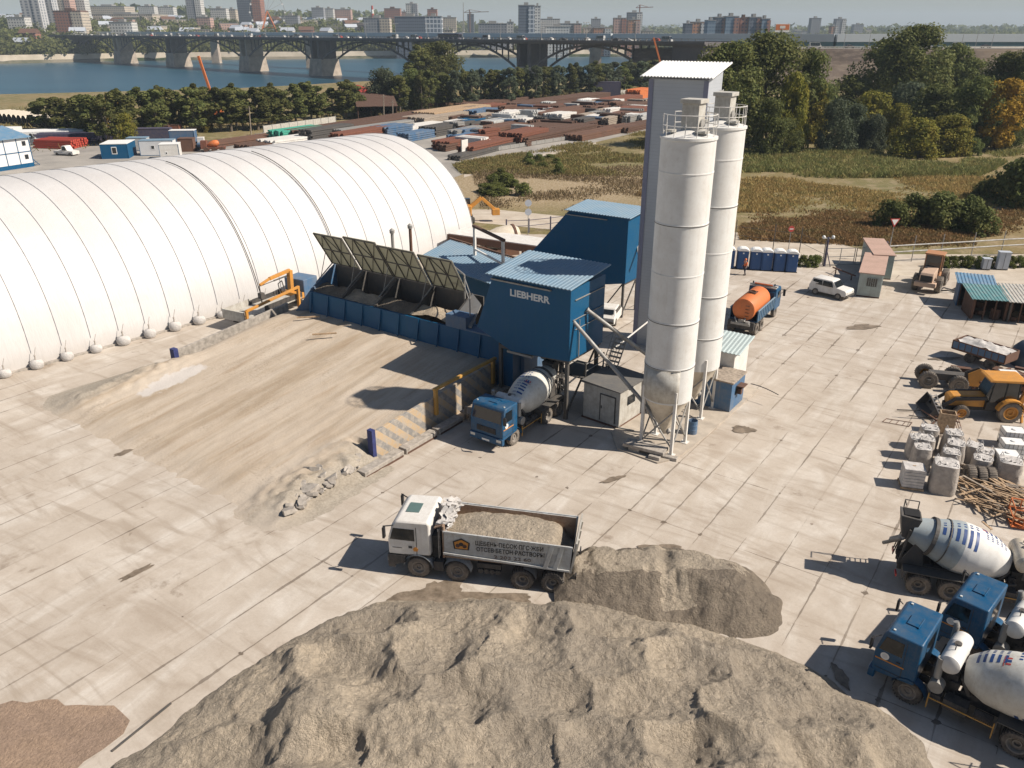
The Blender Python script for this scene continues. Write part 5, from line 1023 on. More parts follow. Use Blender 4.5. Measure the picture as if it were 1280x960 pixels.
# ------------------------------------------------------------------ portable toilets
def toilet():
    t = thing('portable_toilet', 'blue portable toilet with a white domed roof in the row by the gate', 'portable toilet', (0,0,0), 0, 'row of blue portable toilets')
    mb = MB(); mb.box(-.55,.55,-.55,.55,.08,2.02); wl = obj('wall', mb, M['toilet_blue'], t, bev=.04)
    mb = MB()
    for k in range(5): mb.box(-.57,-.55,-.45+k*.2,-.37+k*.2,.2,1.9); mb.box(.55,.57,-.45+k*.2,-.37+k*.2,.2,1.9)
    obj('side_ribs', mb, M['toilet_blue'], wl)
    mb = MB(); mb.prism([(-.6,2.0),(.6,2.0),(.6,2.08),(.38,2.24),(.2,2.3),(-.2,2.3),(-.38,2.24),(-.6,2.08)], 'y', -.6, .6); obj('roof', mb, M['paperwhite'], t, bev=.03)
    mb = MB(); mb.prism([(-.42,.12),(.42,.12),(.42,1.85),(.25,1.98),(-.25,1.98),(-.42,1.85)], 'y', -.585, -.552); d = obj('door', mb, M['toilet_blue'], t)
    mb = MB(); mb.box(-.08,.08,-.597,-.588,1.72,1.86); obj('door_sign', mb, M['mark_grey'], d)
    mb = MB(); mb.box(-.6,.6,-.6,.6,0,.08); obj('base', mb, M['black'], t)
    return t
M['toilet_blue'] = paint('toilet_blue', (.012,.07,.22), .5, (.1,.13,.16), .25, 1.5)
tt = toilet(); T0 = G(915,336); T1 = G(990,342)
for k, x in enumerate((911, 928, 944.5, 958, 974, 989.5)):
    o = tt if k == 0 else dup(tt, (0,0,0)); X, Y = G(x, 336+k*.95); o.location = (X, Y+.5, 0); o.rotation_euler = (0,0,R(-8+rnd.uniform(-3,3)))
    o['label'] = ['blue portable toilet partly behind the rear silo', 'blue portable toilet standing behind the worker', 'blue portable toilet just right of the worker', 'middle blue portable toilet with weathered lower panel', 'blue portable toilet second from the open end of the row', 'blue portable toilet with a pale door sign at the open end of the row'][k]
# ------------------------------------------------------------------ person
def person_fig():
    X, Y = G(930.5, 344); t = thing('person', 'person in an orange hi vis vest and navy trousers walking by the toilets', 'person', (X, Y, 0), R(200))
    J = {'hip':(0,0,.93),'waist':(0,0,1.08),'chest':(.02,0,1.33),'neck':(.03,0,1.5),'head':(.05,0,1.60),'crown':(.05,0,1.70),
         'ls':(.02,.19,1.42),'le':(-.04,.25,1.14),'lw':(.10,.26,.93),'lh':(.16,.25,.86),'rs':(.02,-.19,1.42),'re':(-.06,-.27,1.16),'rw':(.14,-.24,1.02),'rh':(.22,-.2,.98),
         'lp':(0,.1,.88),'lk':(.10,.11,.49),'la':(.02,.11,.09),'lf':(.18,.12,.04),'rp':(0,-.1,.88),'rk':(-.03,-.11,.48),'ra':(-.16,-.11,.10),'rf':(-.01,-.12,.04)}
    E_ = [('hip','waist',.15,.14),('waist','chest',.14,.17),('chest','neck',.17,.06),('neck','head',.06,.10),('head','crown',.10,.08)]
    rad = dict(hip=.15,waist=.135,chest=.16,neck=.055,head=.10,crown=.085,ls=.07,le=.047,lw=.035,lh=.035,rs=.07,re=.047,rw=.035,rh=.035,lp=.10,lk=.065,la=.045,lf=.04,rp=.10,rk=.065,ra=.045,rf=.04)
    ed = [('hip','waist'),('waist','chest'),('chest','neck'),('neck','head'),('head','crown'),('chest','ls'),('ls','le'),('le','lw'),('lw','lh'),('chest','rs'),('rs','re'),('re','rw'),('rw','rh'),('hip','lp'),('lp','lk'),('lk','la'),('la','lf'),('hip','rp'),('rp','rk'),('rk','ra'),('ra','rf')]
    def skinned(name, keys, edges, mat, scale=1.0, sub=1, par=t):
        me = bpy.data.meshes.new(name); ix = {k: i for i, k in enumerate(keys)}; me.from_pydata([J[k] for k in keys], [(ix[a], ix[b]) for a, b in edges], [])
        me.materials.append(mat); o = bpy.data.objects.new(name, me); COL.objects.link(o); o.parent = par
        me.skin_vertices.new(name='skin') if hasattr(me.skin_vertices, 'new') else None
        m_ = o.modifiers.new('skin', 'SKIN'); m_.use_smooth_shade = True
        if not me.skin_vertices:
            bpy.context.view_layer.objects.active = o
            bpy.ops.object.select_all(action='DESELECT'); o.select_set(True)
            bpy.context.view_layer.update()
        lay = me.skin_vertices[0].data if me.skin_vertices else None
        if lay:
            for k in keys: lay[ix[k]].radius = (rad[k]*scale, rad[k]*scale)
            lay[0].use_root = True
        s_ = o.modifiers.new('sub', 'SUBSURF'); s_.levels = sub; s_.render_levels = sub; return o
    body = skinned('body', list(J), ed, M['skin'])
    v = skinned('vest', ['waist','hip','chest','ls','rs','le','re'], [('waist','hip'),('waist','chest'),('chest','ls'),('chest','rs'),('ls','le'),('rs','re')], M['hivis'], 1.22)
    tr_ = skinned('trousers', ['hip','lp','lk','la','rp','rk','ra'], [('hip','lp'),('lp','lk'),('lk','la'),('hip','rp'),('rp','rk'),('rk','ra')], M['navy'], 1.25)
    mb = MB(); mb.lathe([(.125,1.62),(.125,1.68),(.10,1.76),(.05,1.80),(0,1.81)], (.045,0,0), n=16); obj('helmet', mb, M['orange'], t, smooth=60)
    mb = MB()
    for s_ in (-1,1): mb.lathe([(.012,0),(.012,.01),(0,.012)], (.135,s_*.035,1.62), (1,0,0), n=6)
    mb.box(.14,.17,-.012,.012,1.57,1.61); mb.box(.135,.142,-.03,.03,1.535,1.545); obj('face', mb, M['hair'], t)
    for s_, k in ((1,'lh'),(-1,'rh')):
        mb = MB(); c_ = Vector(J[k])
        for f_ in range(4): mb.tube(c_+Vector((.0,(f_-1.5)*.018,0)), c_+Vector((.05,(f_-1.5)*.02,-.045-.006*(f_ in (1,2)))), .009, .007, n=6)
        mb.tube(c_+Vector((.01,-s_*.03,0)), c_+Vector((.05,-s_*.045,-.01)), .010, .008, n=6); obj('fingers', mb, M['skin'], t)
    for k in ('la','ra'):
        x_, y_, z_ = J[k]; mb = MB(); mb.box(x_-.09,x_+.19,y_-.05,y_+.05,0,.10); obj('boot', mb, M['black'], t, bev=.03)
person_fig()
# ------------------------------------------------------------------ cabins near the gate
def cabin(name, lab, fp, h, wall, roof, rz=None, grille=False, cat='cabin', slope=.12):
    """fp: front-left, front-right, back-right ground points"""
    a, b, c = [Vector((*p, 0)) for p in fp]; ang = math.atan2(b.y-a.y, b.x-a.x); w_ = (b-a).length; d = (c-b).length
    o = thing(name, lab, cat, a, ang); mb = MB(); mb.box(0,w_,0,d,.12,h); wl = obj('wall', mb, wall, o, bev=.02)
    mb = MB()
    for k in range(max(2, int(d/.35))): mb.box(w_, w_+.025, .1+k*.35, .22+k*.35, .2, h-.05)
    obj('wall_ribs', mb, wall, wl)
    mb = MB(); mb.hexa([(-.12,-.12,h),(w_+.12,-.12,h),(w_+.12,d+.12,h),(-.12,d+.12,h),(-.12,-.12,h+.08),(w_+.12,-.12,h+.08),(w_+.12,d+.12,h+.08+slope),(-.12,d+.12,h+.08+slope)]); obj('roof', mb, roof, o)
    mb = MB(); mb.box(0,w_,0,d,0,.12); obj('base', mb, M['rust3'], o)
    if grille:
        mb = MB(); mb.box(w_*.35,w_*.8,-.03,-.005,h*.48,h*.82); wn_ = obj('window', mb, M['glass'], wl)
        mb = MB()
        for k in range(6): mb.box(w_*.35+k*w_*.45/5-.015,w_*.35+k*w_*.45/5+.015,-.06,-.035,h*.46,h*.84)
        for k in range(2): mb.box(w_*.33,w_*.82,-.06,-.035,h*(.46+.37*k),h*(.47+.37*k)+.02)
        obj('grille', mb, M['cabin_green'], wn_)
    return o
cabin('site_cabin', 'pale green metal cabin with a barred window beside the small white car', [G(1070,370), G(1098.5,373.5), G(1113,349)], 2.3, M['cabin_green'], M['pinkroof'], grille=True)
cabin('site_cabin', 'taller rusty green cabin behind the barred window cabin', [G(1088,348.5), G(1113,350), G(1123,331)], 2.5, M['cabin_green'], M['pinkroof'])
def shelter(name, lab, pts, h, wall, roof, dark=True):
    a, b, c = [Vector((*p, 0)) for p in pts]; ang = math.atan2(b.y-a.y, b.x-a.x); w_ = (b-a).length; d = (c-b).length
    o = thing(name, lab, 'shelter', a, ang); mb = MB(); mb.box(0,.1,0,d,0,h); mb.box(w_-.1,w_,0,d,0,h); mb.box(.1,w_-.1,d-.1,d,0,h)
    obj('wall', mb, wall, o); mb = MB(); corr_roof(mb, (-.3,-.5,h), (1,0,0), (0,1,.10), (0,0,1), w_+.6, d+.8); obj('roof', mb, roof, o)
    mb = MB()
    for k in range(4): mb.bar((.15+k*(w_-.3)/3,.05,0),(.15+k*(w_-.3)/3,.05,h),.1,.1)
    for k in range(6): mb.obox((rnd.uniform(.5,w_-.5), rnd.uniform(.3,d-.4), rnd.uniform(.2,.8)), (rnd.uniform(.3,.8),rnd.uniform(.3,.7),rnd.uniform(.3,1.2)), Matrix.Rotation(rnd.random(),3,'Z'))
    obj('posts_and_junk', mb, M['rust'], o); return o
shelter('blue_shelter', 'rusty open shelter with a bright blue roof behind the green roofed one', [G(1194,382), G(1234,386), G(1237,379)], 2.3, M['blue_faded'], M['blue_roof2'] if 'blue_roof2' in M else paint('mid_blue_roof', (.09,.22,.36), .5, (.3,.32,.33), .5))
shelter('green_shelter', 'rusty open shelter with a dull green roof beside the blue roofed one', [G(1212,399), G(1256,402), G(1259,391)], 2.0, M['rust'], M['teal'])
shelter('white_shelter', 'dark slatted shelter with a dusty white roof at the picture edge', [G(1258,403), G(1298,406), G(1301,392)], 2.0, M['dark_steel'], M['dirty_white'])
# ------------------------------------------------------------------ wheel loader and backhoe
def bucket(mb, x, w_, z=.25, r=.55, th=.05, mi=0):
    pr = [(x+.75,z-.2),(x+.1,z-.22),(x-.1,z+.05),(x-.08,z+.45),(x+.15,z+.72),(x+.2,z+.68),(x-.02,z+.42),(x-.03,z+.08),(x+.13,z-.14),(x+.75,z-.15)]
    mb.prism(pr, 'y', -w_/2, w_/2, mi); side = [(x+.75,z-.2),(x+.1,z-.22),(x-.1,z+.05),(x-.08,z+.45),(x+.15,z+.72)]
    for y in (-w_/2, w_/2-.04): mb.prism(side, 'y', y, y+.04, mi)
M['loader_y'] = paint('faded_loader_orange', (.42,.19,.08), .6, (.3,.2,.14), .5, 2)
p0, p1 = G(1150,372), G(1172,345); la = two_up(p0, p1)
ld = thing('wheel_loader', 'dusty orange wheel loader with rusty rear end parked by the green cabins', 'wheel loader', ((p0[0]+p1[0])/2, (p0[1]+p1[1])/2, 0), la)
mb = MB(); mb.prism([(-3.2,1.15),(-.6,1.05),(-.6,2.2),(-3.0,2.05),(-3.2,1.8)], 'y', -.6, .6); mb.box(-3.4,-2.75,-.95,.95,.75,1.2); obj('engine_hood', mb, paint('dusty_hood', (.50,.36,.27), .7, (.35,.25,.18), .5, 2), ld, bev=.06)
mb = MB(); mb.box(-3.24,-3.2,-.5,.5,1.25,1.85); obj('radiator', mb, M['black'], ld)
mb = MB(); mb.prism([(-.75,1.6),(.55,1.6),(.75,2.2),(.45,3.35),(-.75,3.35)], 'y', -.7, .7); obj('cab_glass', mb, M['glass'], ld, bev=.05)
mb = MB(); mb.box(-.95,.7,-.85,.85,3.35,3.5)
for x in (-.76,.45):
    for y in (-.72,.72): mb.bar((x,y,1.5),(x,y,3.35),.1,.1)
mb.box(-.8,.6,-.75,.75,1.2,1.55); obj('cab_frame', mb, M['loader_y'], ld, bev=.02)
mb = MB(); mb.bar((.6,-.45,1.4),(2.6,-.45,.7),.18,.35); mb.bar((.6,.45,1.4),(2.6,.45,.7),.18,.35); mb.prism([(.3,.6),(1.6,.7),(1.5,1.3),(.4,1.6)], 'y', -.4, .4); obj('lift_arm', mb, M['loader_y'], ld)
mb = MB(); bucket(mb, 2.6, 2.5, .3); obj('bucket', mb, M['rust'], ld)
for x in (1.4,-1.75):
    for y in (-1,1): wheel(ld, x, y*1.02, .80, .55, y)
# backhoe
p0 = G(1185,516); p1 = G(1262,540); ha = R(172)
hx, hy = G(1236, 522); bh = thing('backhoe_loader', 'orange yellow backhoe loader with rounded cab roof behind the white bags', 'backhoe loader', (hx+.2, hy+.3, 0), ha)
mb = MB(); mb.prism([(.55,.75),(2.9,.75),(2.95,1.35),(2.7,1.5),(.7,1.62)], 'y', -.42, .42); obj('hood', mb, M['yellow'], bh, bev=.08)
mb = MB(); mb.prism([(-1.2,1.25),(.55,1.25),(.85,1.7),(.5,2.72),(-1.1,2.72)], 'y', -.72, .72); obj('cab_glass', mb, M['glass'], bh, bev=.05)
mb = MB(); mb.prism([(-1.45,2.72),(.85,2.72),(.9,2.82),(.7,2.9),(-1.25,2.92),(-1.45,2.84)], 'y', -.88, .88); obj('cab_roof', mb, M['yellow'], bh, bev=.05)
mb = MB()
for x, x2 in ((-1.15,-1.05),(.6,.5),(-.3,-.3)):
    for y in (-.74,.74): mb.bar((x,y,1.2),(x2,y,2.72),.06,.06)
mb.box(-1.3,.7,-.7,.7,.7,1.28); mb.box(-2,3,-.35,.35,.5,.8); obj('frame', mb, M['black'], bh)
for s_ in (-1,1):
    mb = MB(); fender(mb, -.75, s_*.62, s_*1.12, .86, .72, a0=10, a1=165); o = obj('rear_fender', mb, M['yellow'], bh); o.modifiers.new('t','SOLIDIFY').thickness = .04
    wheel(bh, -.75, s_*.86, .72, .42, s_, rim='yellow'); wheel(bh, 2.15, s_*.8, .48, .28, s_, rim='yellow')
    mb = MB(); mb.bar((.4,s_*.62,1.5),(2.6,s_*.62,1.35),.12,.22); mb.bar((2.6,s_*.62,1.35),(3.7,s_*.62,.45),.12,.2); obj('lift_arm', mb, M['black'], bh)
mb = MB(); bucket(mb, 3.6, 2.3, .3); obj('front_bucket', mb, M['greybucket'] if 'greybucket' in M else M['dark_steel'], bh)
mb = MB(); mb.bar((-1.6,0,.8),(-2.1,0,2.6),.25,.3); mb.bar((-2.1,0,2.6),(-2.8,0,1.6),.2,.25); mb.bar((-2.8,0,1.6),(-2.6,0,.7),.15,.2); mb.box(-1.7,-1.4,-.7,.7,.5,1.0); mb.bar((-1.5,.7,.9),(-1.6,.95,.05),.12,.12); mb.bar((-1.5,-.7,.9),(-1.6,-.95,.05),.12,.12); obj('digger_arm', mb, M['yellow'], bh)
# second machine behind: axle with big wheels and skip trailer
sx, sy = G(1187, 490); ax = thing('tractor_chassis', 'dusty dismantled machine axle with big tyres beside the skip', 'machine', (sx+.2, sy+.9, 0), R(165))
for x, y in ((1.0,.55),(1.0,-.9),(-.9,.9),(-.9,-.9)): wheel(ax, x+.4, y, .62, .4, 1 if y > 0 else -1, rim='yellow' if y < 0 else 'rim')
mb = MB(); mb.bar((1.4,-.9,.62),(1.4,.9,.62),.25,.25); mb.bar((-.6,-.9,.62),(-.6,.9,.62),.25,.25); mb.box(-1.6,1.3,-.35,.35,.6,1.1); mb.prism([(-2.2,.6),(-.9,.6),(-.8,1.5),(-1.6,1.9),(-2.2,1.6)], 'y', .5, .56); obj('frame', mb, M['dark_steel'], ax)
mb = MB(); mb.prism([(-2.6,.5),(-1.2,.5),(-1.0,1.4),(-1.7,1.85),(-2.4,1.6)], 'y', .62, .7); obj('panel', mb, M['yellow'], ax)
a, b = G(1207,462), G(1250,476); sk = thing('skip_trailer', 'rusty low sided trailer filled with crumpled white sacks', 'trailer', (a[0]+1.9, a[1]+1.3, 0), two_up(a, b))
mb = MB(); L_, Wd_ = 4.0, 1.9
mb.box(-L_/2,L_/2,-Wd_/2,Wd_/2,.75,.85)
for y in (-Wd_/2,Wd_/2): mb.box(-L_/2,L_/2,y-.03,y+.03,.85,1.5)
for x in (-L_/2,L_/2): mb.box(x-.03,x+.03,-Wd_/2,Wd_/2,.85,1.5)
for k in range(9): mb.box(-L_/2+k*.5-.03,-L_/2+k*.5+.03,-Wd_/2-.06,-Wd_/2-.03,.8,1.5)
obj('box', mb, M['rust3'], sk)
mb = MB(); mb.box(-L_/2+.05,L_/2-.05,-Wd_/2-.045,-Wd_/2-.032,.9,1.42); obj('side_paint', mb, M['blue_faded'], sk)
for x in (-.6,.9):
    for y in (-1,1): mb = MB(); mb.lathe([(.0,-.12),(.4,-.12),(.4,.12),(0,.12)], (x,y*.75,.4), (0,1,0), n=18); obj('wheel', mb, M['rubber'], sk)
mb = MB(); mb.grid(lambda i, j: (-L_/2+.1+(L_-.2)*i/20, -Wd_/2+.08+(Wd_-.16)*j/10, 1.35+.28*abs(hnoise(i*.3, j*.35, 1.1, 4, 81))+.25*math.sin(math.pi*j/10)*math.sin(math.pi*min(1,i/18))), 21, 11); o = obj('crumpled_sacks', mb, M['bag'], None, smooth=60); o.location = sk.location; o.rotation_euler = sk.rotation_euler; tag(o, 'crumpled white sacks heaped in the rusty trailer', 'sacks')
dr_ = thing('dark_tank', 'dark blue domed tank cover at the picture edge behind the trailer', 'tank', (*G(1284,455),0)); mb = MB(); mb.lathe([(1.3,0),(1.35,.6),(1.2,1.2),(.8,1.7),(.3,1.95),(0,2.0)], n=24, caps=False); obj('dome', mb, paint('dark_navy', (.03,.06,.10), .5, (.15,.15,.15), .3), dr_, smooth=60)
jk = thing('scrap_heap', 'dark jumble of machine parts between the trailer and the backhoe', 'scrap heap', (*G(1250,484),0)); mb = MB(); rr = random.Random(3)
for k in range(90): mb.obox((rr.uniform(-2.6,2.6), rr.uniform(-1.1,1.1), rr.uniform(.1,1.1)), (rr.uniform(.2,1.3),rr.uniform(.1,.5),rr.uniform(.1,.4)), Matrix.Rotation(rr.random()*3,3,'Z')@Matrix.Rotation(rr.uniform(-.4,.4),3,'X'))
obj('parts', mb, M['rust3'], jk)
# ------------------------------------------------------------------ bags, crates, tyres, timber
def bigbag(name='bulk_bag', sx=1.0, sy=1.0, sz=1.45, seed=1, grp='bulk bags stacked at the yard edge'):
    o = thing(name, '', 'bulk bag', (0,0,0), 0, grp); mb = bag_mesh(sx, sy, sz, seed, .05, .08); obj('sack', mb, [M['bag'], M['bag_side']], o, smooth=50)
    mb = MB(); rr = random.Random(seed)
    for cx, cy in ((-.33,-.33),(.33,-.33),(.33,.33),(-.33,.33)): mb.path([(cx*sx-.08, cy*sy, sz), (cx*sx, cy*sy+.05, sz+.22), (cx*sx+.1, cy*sy, sz+.02)], .018)
    for k in range(5): a = rr.uniform(0,6.28); mb.grid(lambda i, j, a=a, k=k: (.10*(i-2)+.08*k*math.cos(a), .09*(j-2)+.08*k*math.sin(a), sz+.02+.09*abs(hnoise(i*.8+k, j*.8, 1, 3, seed+k))), 5, 5)
    obj('crumpled_top', mb, M['bag'], o, smooth=40); return o
bang = R(-20)
bagspots = [(1148,546,1.0,1.35,'grey'),(1154,558,1.0,1.45,''),(1163,534,1.05,1.45,''),(1158,547,1.0,1.4,''),(1193,540,1.05,1.5,''),(1196,553,1.05,1.45,''),(1190,564,1.0,1.5,''),(1184,578,1.35,1.75,''),(1219,556,1.0,1.2,''),(1232,563,1.0,1.1,''),(1229,572,1.05,1.2,''),(1264,575,1.25,1.4,'')]
labs = ['slumped bulk bag second in the outer column', 'bulk bag just behind the strapped white block pallet', 'rearmost bulk bag of the outer column beside the bucket', 'dirty topped bulk bag in the middle of the outer column', 'rearmost bulk bag of the inner column beside the wooden crate','crumpled bulk bag in the middle of the inner column','bulk bag right behind the biggest one','largest and nearest bulk bag with a smooth pale side','small bulk bag between the inner column and the water containers','low grey bulk bag next to the small one','bulk bag standing right behind the upright tyres','wide open topped bulk bag before the water containers']
order = sorted(range(12), key=lambda i: bagspots[i][1])
for i, (x, y, w_, h, _) in enumerate(bagspots):
    X, Y = G(x, y, h); o = bigbag(sx=w_, sy=w_, sz=h, seed=30+i); o.location = (X, Y, 0); o.rotation_euler = (0,0,bang+rnd.uniform(-.15,.15)); o['label'] = labs[i]
# strapped pallet
X, Y = G(1143,584,1.2); o = thing('block_pallet', 'strapped pallet of white blocks nearest the mixer chute', 'pallet', (X, Y, 0), R(-15)); mb = MB()
for k in range(6): mb.box(-.55,.55,-.5,.5,.15+k*.19,.15+k*.19+.175)
obj('blocks', mb, M['bag'], o, bev=.02); mb = MB(); mb.box(-.6,.6,-.55,.55,.10,.14); [mb.box(-.6,.6,y,y+.1,0,.10) for y in (-.55,-.05,.45)]; mb.box(-.08,.08,-.03,.06,1.29,1.30); obj('pallet', mb, M['wood'], o)
# water containers in cages
def ibc(lab, x, y, z=0):
    X, Y = G(x, y, z+1.1); o = thing('water_container', lab, 'water container', (X, Y, z), R(-12), 'caged water containers'); mb = MB(); mb.box(-.58,.58,-.48,.48,.14,1.1); mb.lathe([(.15,1.1),(.15,1.16),(0,1.17)], n=12); obj('tank', mb, M['paperwhite'], o, bev=.06)
    mb = MB()
    for k in range(6):
        mb.bar((-.6+k*.24,-.5,.12),(-.6+k*.24,-.5,1.13),.02,.02); mb.bar((-.6+k*.24,.5,.12),(-.6+k*.24,.5,1.13),.02,.02)
    for k in range(4):
        z_ = .2+k*.3
        for y_ in (-.5,.5): mb.bar((-.6,y_,z_),(.6,y_,z_),.02,.02)
        for x_ in (-.6,.6): mb.bar((x_,-.5,z_),(x_,.5,z_),.02,.02)
    obj('cage', mb, M['steel'], o); mb = MB(); mb.box(-.6,.6,-.5,.5,0,.12); obj('base', mb, M['dark_steel'], o); return o
ibc('rearmost caged white water container behind the timber pile', 1268, 537); ibc('middle caged white water container behind the timber pile', 1267, 551.5); ibc('nearest caged white water container behind the timber pile', 1260, 566); ibc('white water container between the trailer and the backhoe roof', 1262, 465)
tp = None
for k, (x, y, lab) in enumerate(((1212,594,'leftmost upright tyre in front of the small bulk bags'),(1225,596,'middle upright tyre in front of the small bulk bags'),(1237,597,'pale dusty upright tyre closest to the timber pile'))):
    X, Y = G(x, y, .5); o = thing('tyre', lab, 'tyre', (X, Y, 0), R(80), 'upright tyres by the timber'); wheel(o, 0, 0, .55, .42, 1)
tm = thing('timber_pile', 'tangled pile of loose planks and sticks behind the big mixer', 'timber pile', (0,0,0)); rr = random.Random(11); mb = MB(); mb2 = MB()
for k in range(120):
    x = rr.uniform(1212, 1282); y = 592+(x-1212)*.38+rr.uniform(-2, 42); X, Y = G(x, y); a = rr.choice([-55,-50,-62,-45,-40,20,-75])+rr.uniform(-12, 12); L_ = rr.uniform(.5, 1.5); z = rr.uniform(.05, .75)*max(.15, 1-abs(y-(612+(x-1212)*.4))/40)
    d = Vector((math.cos(R(a)), math.sin(R(a)), rr.uniform(-.18, .18)))*L_; c_ = Vector((X, Y, z+.1)); A0 = c_-d; B0 = c_+d; A0.z = max(.03, A0.z); B0.z = max(.03, B0.z)
    (mb if rr.random() < .6 else mb2).bar(A0, B0, rr.uniform(.05,.14), .035)
for (x0, y0, x1, y1) in ((1204,600,1225,640),(1200,610,1240,645),(1195,602,1212,628),(1228,652,1240,662),(1243,588,1282,622),(1240,584,1282,612),(1238,592,1282,630),(1218,630,1222,610)):
    a = G(x0,y0,.3); b = G(x1,y1,.2); mb.bar((*a,.3),(*b,.2),.12,.04)
obj('pale_planks', mb, M['wood'], tm); obj('grey_planks', mb2, M['greywood'], tm)
ca, cb2 = G(1268,655), G(1290,668); o = thing('lifting_cage', 'orange tubular lifting cage at the end of the timber pile', 'cage', (*G(1277,655),0), R(-20)); mb = MB()
for z in (.08,.6,1.1): mb.path([(-.6,-.6,z),(.7,-.6,z),(.7,.6,z),(-.6,.6,z),(-.6,-.6,z)], .035)
for x_ in (-.6,-.1,.3,.7):
    for y_ in (-.6,.6): mb.tube((x_,y_,.05),(x_,y_,1.1),.03)
mb.box(-.6,.7,-.6,.6,.02,.06); obj('frame', mb, M['orange'], o)
a = G(1176,520); o = thing('wooden_crate', 'open brown plywood crate wedged between two bulk bags', 'crate', (*G(1180,540),0), R(-20)); mb = MB(); mb.box(-.45,.45,-.35,-.3,0,1.4); mb.box(-.45,.45,.3,.35,0,1.4); mb.box(-.45,-.4,-.3,.3,0,1.4); mb.box(.4,.45,-.3,.3,0,1.4); obj('boards', mb, M['wood'], o)
o = thing('ladder', 'pale metal ladder leaning on the backhoe bucket', 'ladder', (0,0,0)); mb = MB(); a = Vector((*G(1176,522,.2),.2)); b = Vector((*G(1163,492,1.9),1.9)); sd_ = Vector((.32,-.1,0))
for s_ in (0,1): mb.bar(a+sd_*s_, b+sd_*s_, .05, .05)
for k in range(7): p = a.lerp(b, (k+.5)/7); mb.bar(p, p+sd_, .04, .04)
obj('rails', mb, M['white'], o)
o = thing('scrap_grate', 'rusty grates and bars lying beside the backhoe bucket', 'scrap', (0,0,0)); mb = MB()
for k in range(9): a = G(1172+k*3, 512+k*.6, .5); b = G(1178+k*3, 532+k*.6, .3); mb.bar((*a,.5),(*b,.3),.04,.03)
for (x0,y0,x1,y1) in ((1165,530,1186,516),(1180,532,1206,512),(1152,512,1178,530),(1168,520,1200,528)): a = G(x0,y0,.3); b = G(x1,y1,.45); mb.bar((*a,.3),(*b,.45),.08,.06)
obj('bars', mb, M['rust3'], o)
o = thing('steel_pole', 'thin dark pole lying towards the yard from the bucket', 'pole', (0,0,0)); mb = MB(); a = G(1121,512.5,.1); b = G(1150,514,.1); mb.bar((*a,.12),(*b,.15),.06,.06); a2_ = G(1136,519,.1); b2_ = G(1160,523,.1); mb.bar((*a2_,.1),(*b2_,.12),.05,.05); obj('pole', mb, M['dark_steel'], o)
o = thing('wire_ladder', 'flat thin wire ladder lying on the concrete near the bags', 'ladder', (0,0,0)); mb = MB(); c4 = [G(1103,528),G(1108,524),G(1140,529),G(1136,534)]
for i in range(4): mb.bar((*c4[i],.05),(*c4[(i+1)%4],.05),.03,.03)
for k in range(1,4): p = Vector((*c4[0],.05)).lerp(Vector((*c4[3],.05)), k/4); q_ = Vector((*c4[1],.05)).lerp(Vector((*c4[2],.05)), k/4); mb.bar(p, q_, .02, .02)
obj('wires', mb, M['rust3'], o)
o = thing('steel_channel', 'long rusty channel lying in front of the white car by the toilets', 'beam', (0,0,0)); mb = MB(); a = G(1040,341); b = G(1068,352); mb.bar((*a,.6),(*b,.6),.12,.12)
for k in (.15,.85): p = Vector((*a,0)).lerp(Vector((*b,0)), k); mb.bar(p, p+Vector((0,0,.6)), .1, .1)
obj('beam', mb, M['rust3'], o)
o = thing('scrap_loop', 'twisted black pipe loop on the ground beside the blue shelter', 'scrap', (*G(1187,365),0)); mb = MB(); mb.path([(-1,0,.1),(-.4,.5,.3),(.4,.4,.1),(.9,.7,.2),(.3,-.3,.1),(-.5,-.4,.3),(-1,0,.1)], .07); obj('pipe', mb, M['black'], o)
# ------------------------------------------------------------------ gate, fences, signs
def post_fence(name, lab, pts, h, rails, col, r=.05, rr_=.03, cat='fence', extra=None):
    o = thing(name, lab, cat, (*pts[0], 0)); off = pts[0]
    for p in pts: mb = MB(); mb.tube((p[0]-off[0],p[1]-off[1],0), (p[0]-off[0],p[1]-off[1],h), r, n=8); obj('post', mb, M[col], o)
    for z in rails: mb = MB(); mb.path([(p[0]-off[0],p[1]-off[1],z) for p in pts], rr_, 6); obj('rail', mb, M[col], o)
    return o
M['navy_metal'] = paint('dark_navy_metal', (.04,.045,.10), .6, (.2,.15,.12), .4, 2)
g0, g1, g2 = G(1030,333), G(1067,332), G(1104,331)
def gate_leaf(lab, a, b):
    o = thing('gate', lab, 'gate', (*a, 0), two_up(a, b)); L_ = math.hypot(b[0]-a[0], b[1]-a[1]); mb = MB()
    for z in (.15,1.05,1.95): mb.bar((0.1,0,z),(L_-.1,0,z),.06,.06)
    for x in (.1,L_/2,L_-.1): mb.bar((x,0,.1),(x,0,2.0),.06,.06)
    obj('leaf_frame', mb, M['steel'], o); return o
gate_leaf('half of the pipe gate next to the lamp topped post', g0, g1); gate_leaf('half of the pipe gate next to the green cabins', g1, g2)
for k, (p, lab) in enumerate(((g0,'dark gate post topped with two round lamps'),(g2,'dark gate post beside the triangular road sign'))):
    o = thing('gate_post', lab, 'gate post', (*p, 0)); mb = MB(); mb.tube((0,0,0),(0,0,3.2 if k == 0 else 2.6),.14,.10,n=10); mb.tube((.6,-.2,0),(0,0,1.9),.05); obj('post', mb, M['navy_metal'], o)
    if k == 0:
        mb = MB(); mb.tube((-.5,0,3.1),(.5,0,3.1),.03); mb.lathe([(.0,-.2),(.16,-.1),(.18,.05),(.1,.18),(0,.2)], (-.5,0,3.2), n=12); mb.lathe([(.0,-.2),(.16,-.1),(.18,.05),(.1,.18),(0,.2)], (.5,0,3.2), n=12); obj('lamp', mb, M['paperwhite'], o)
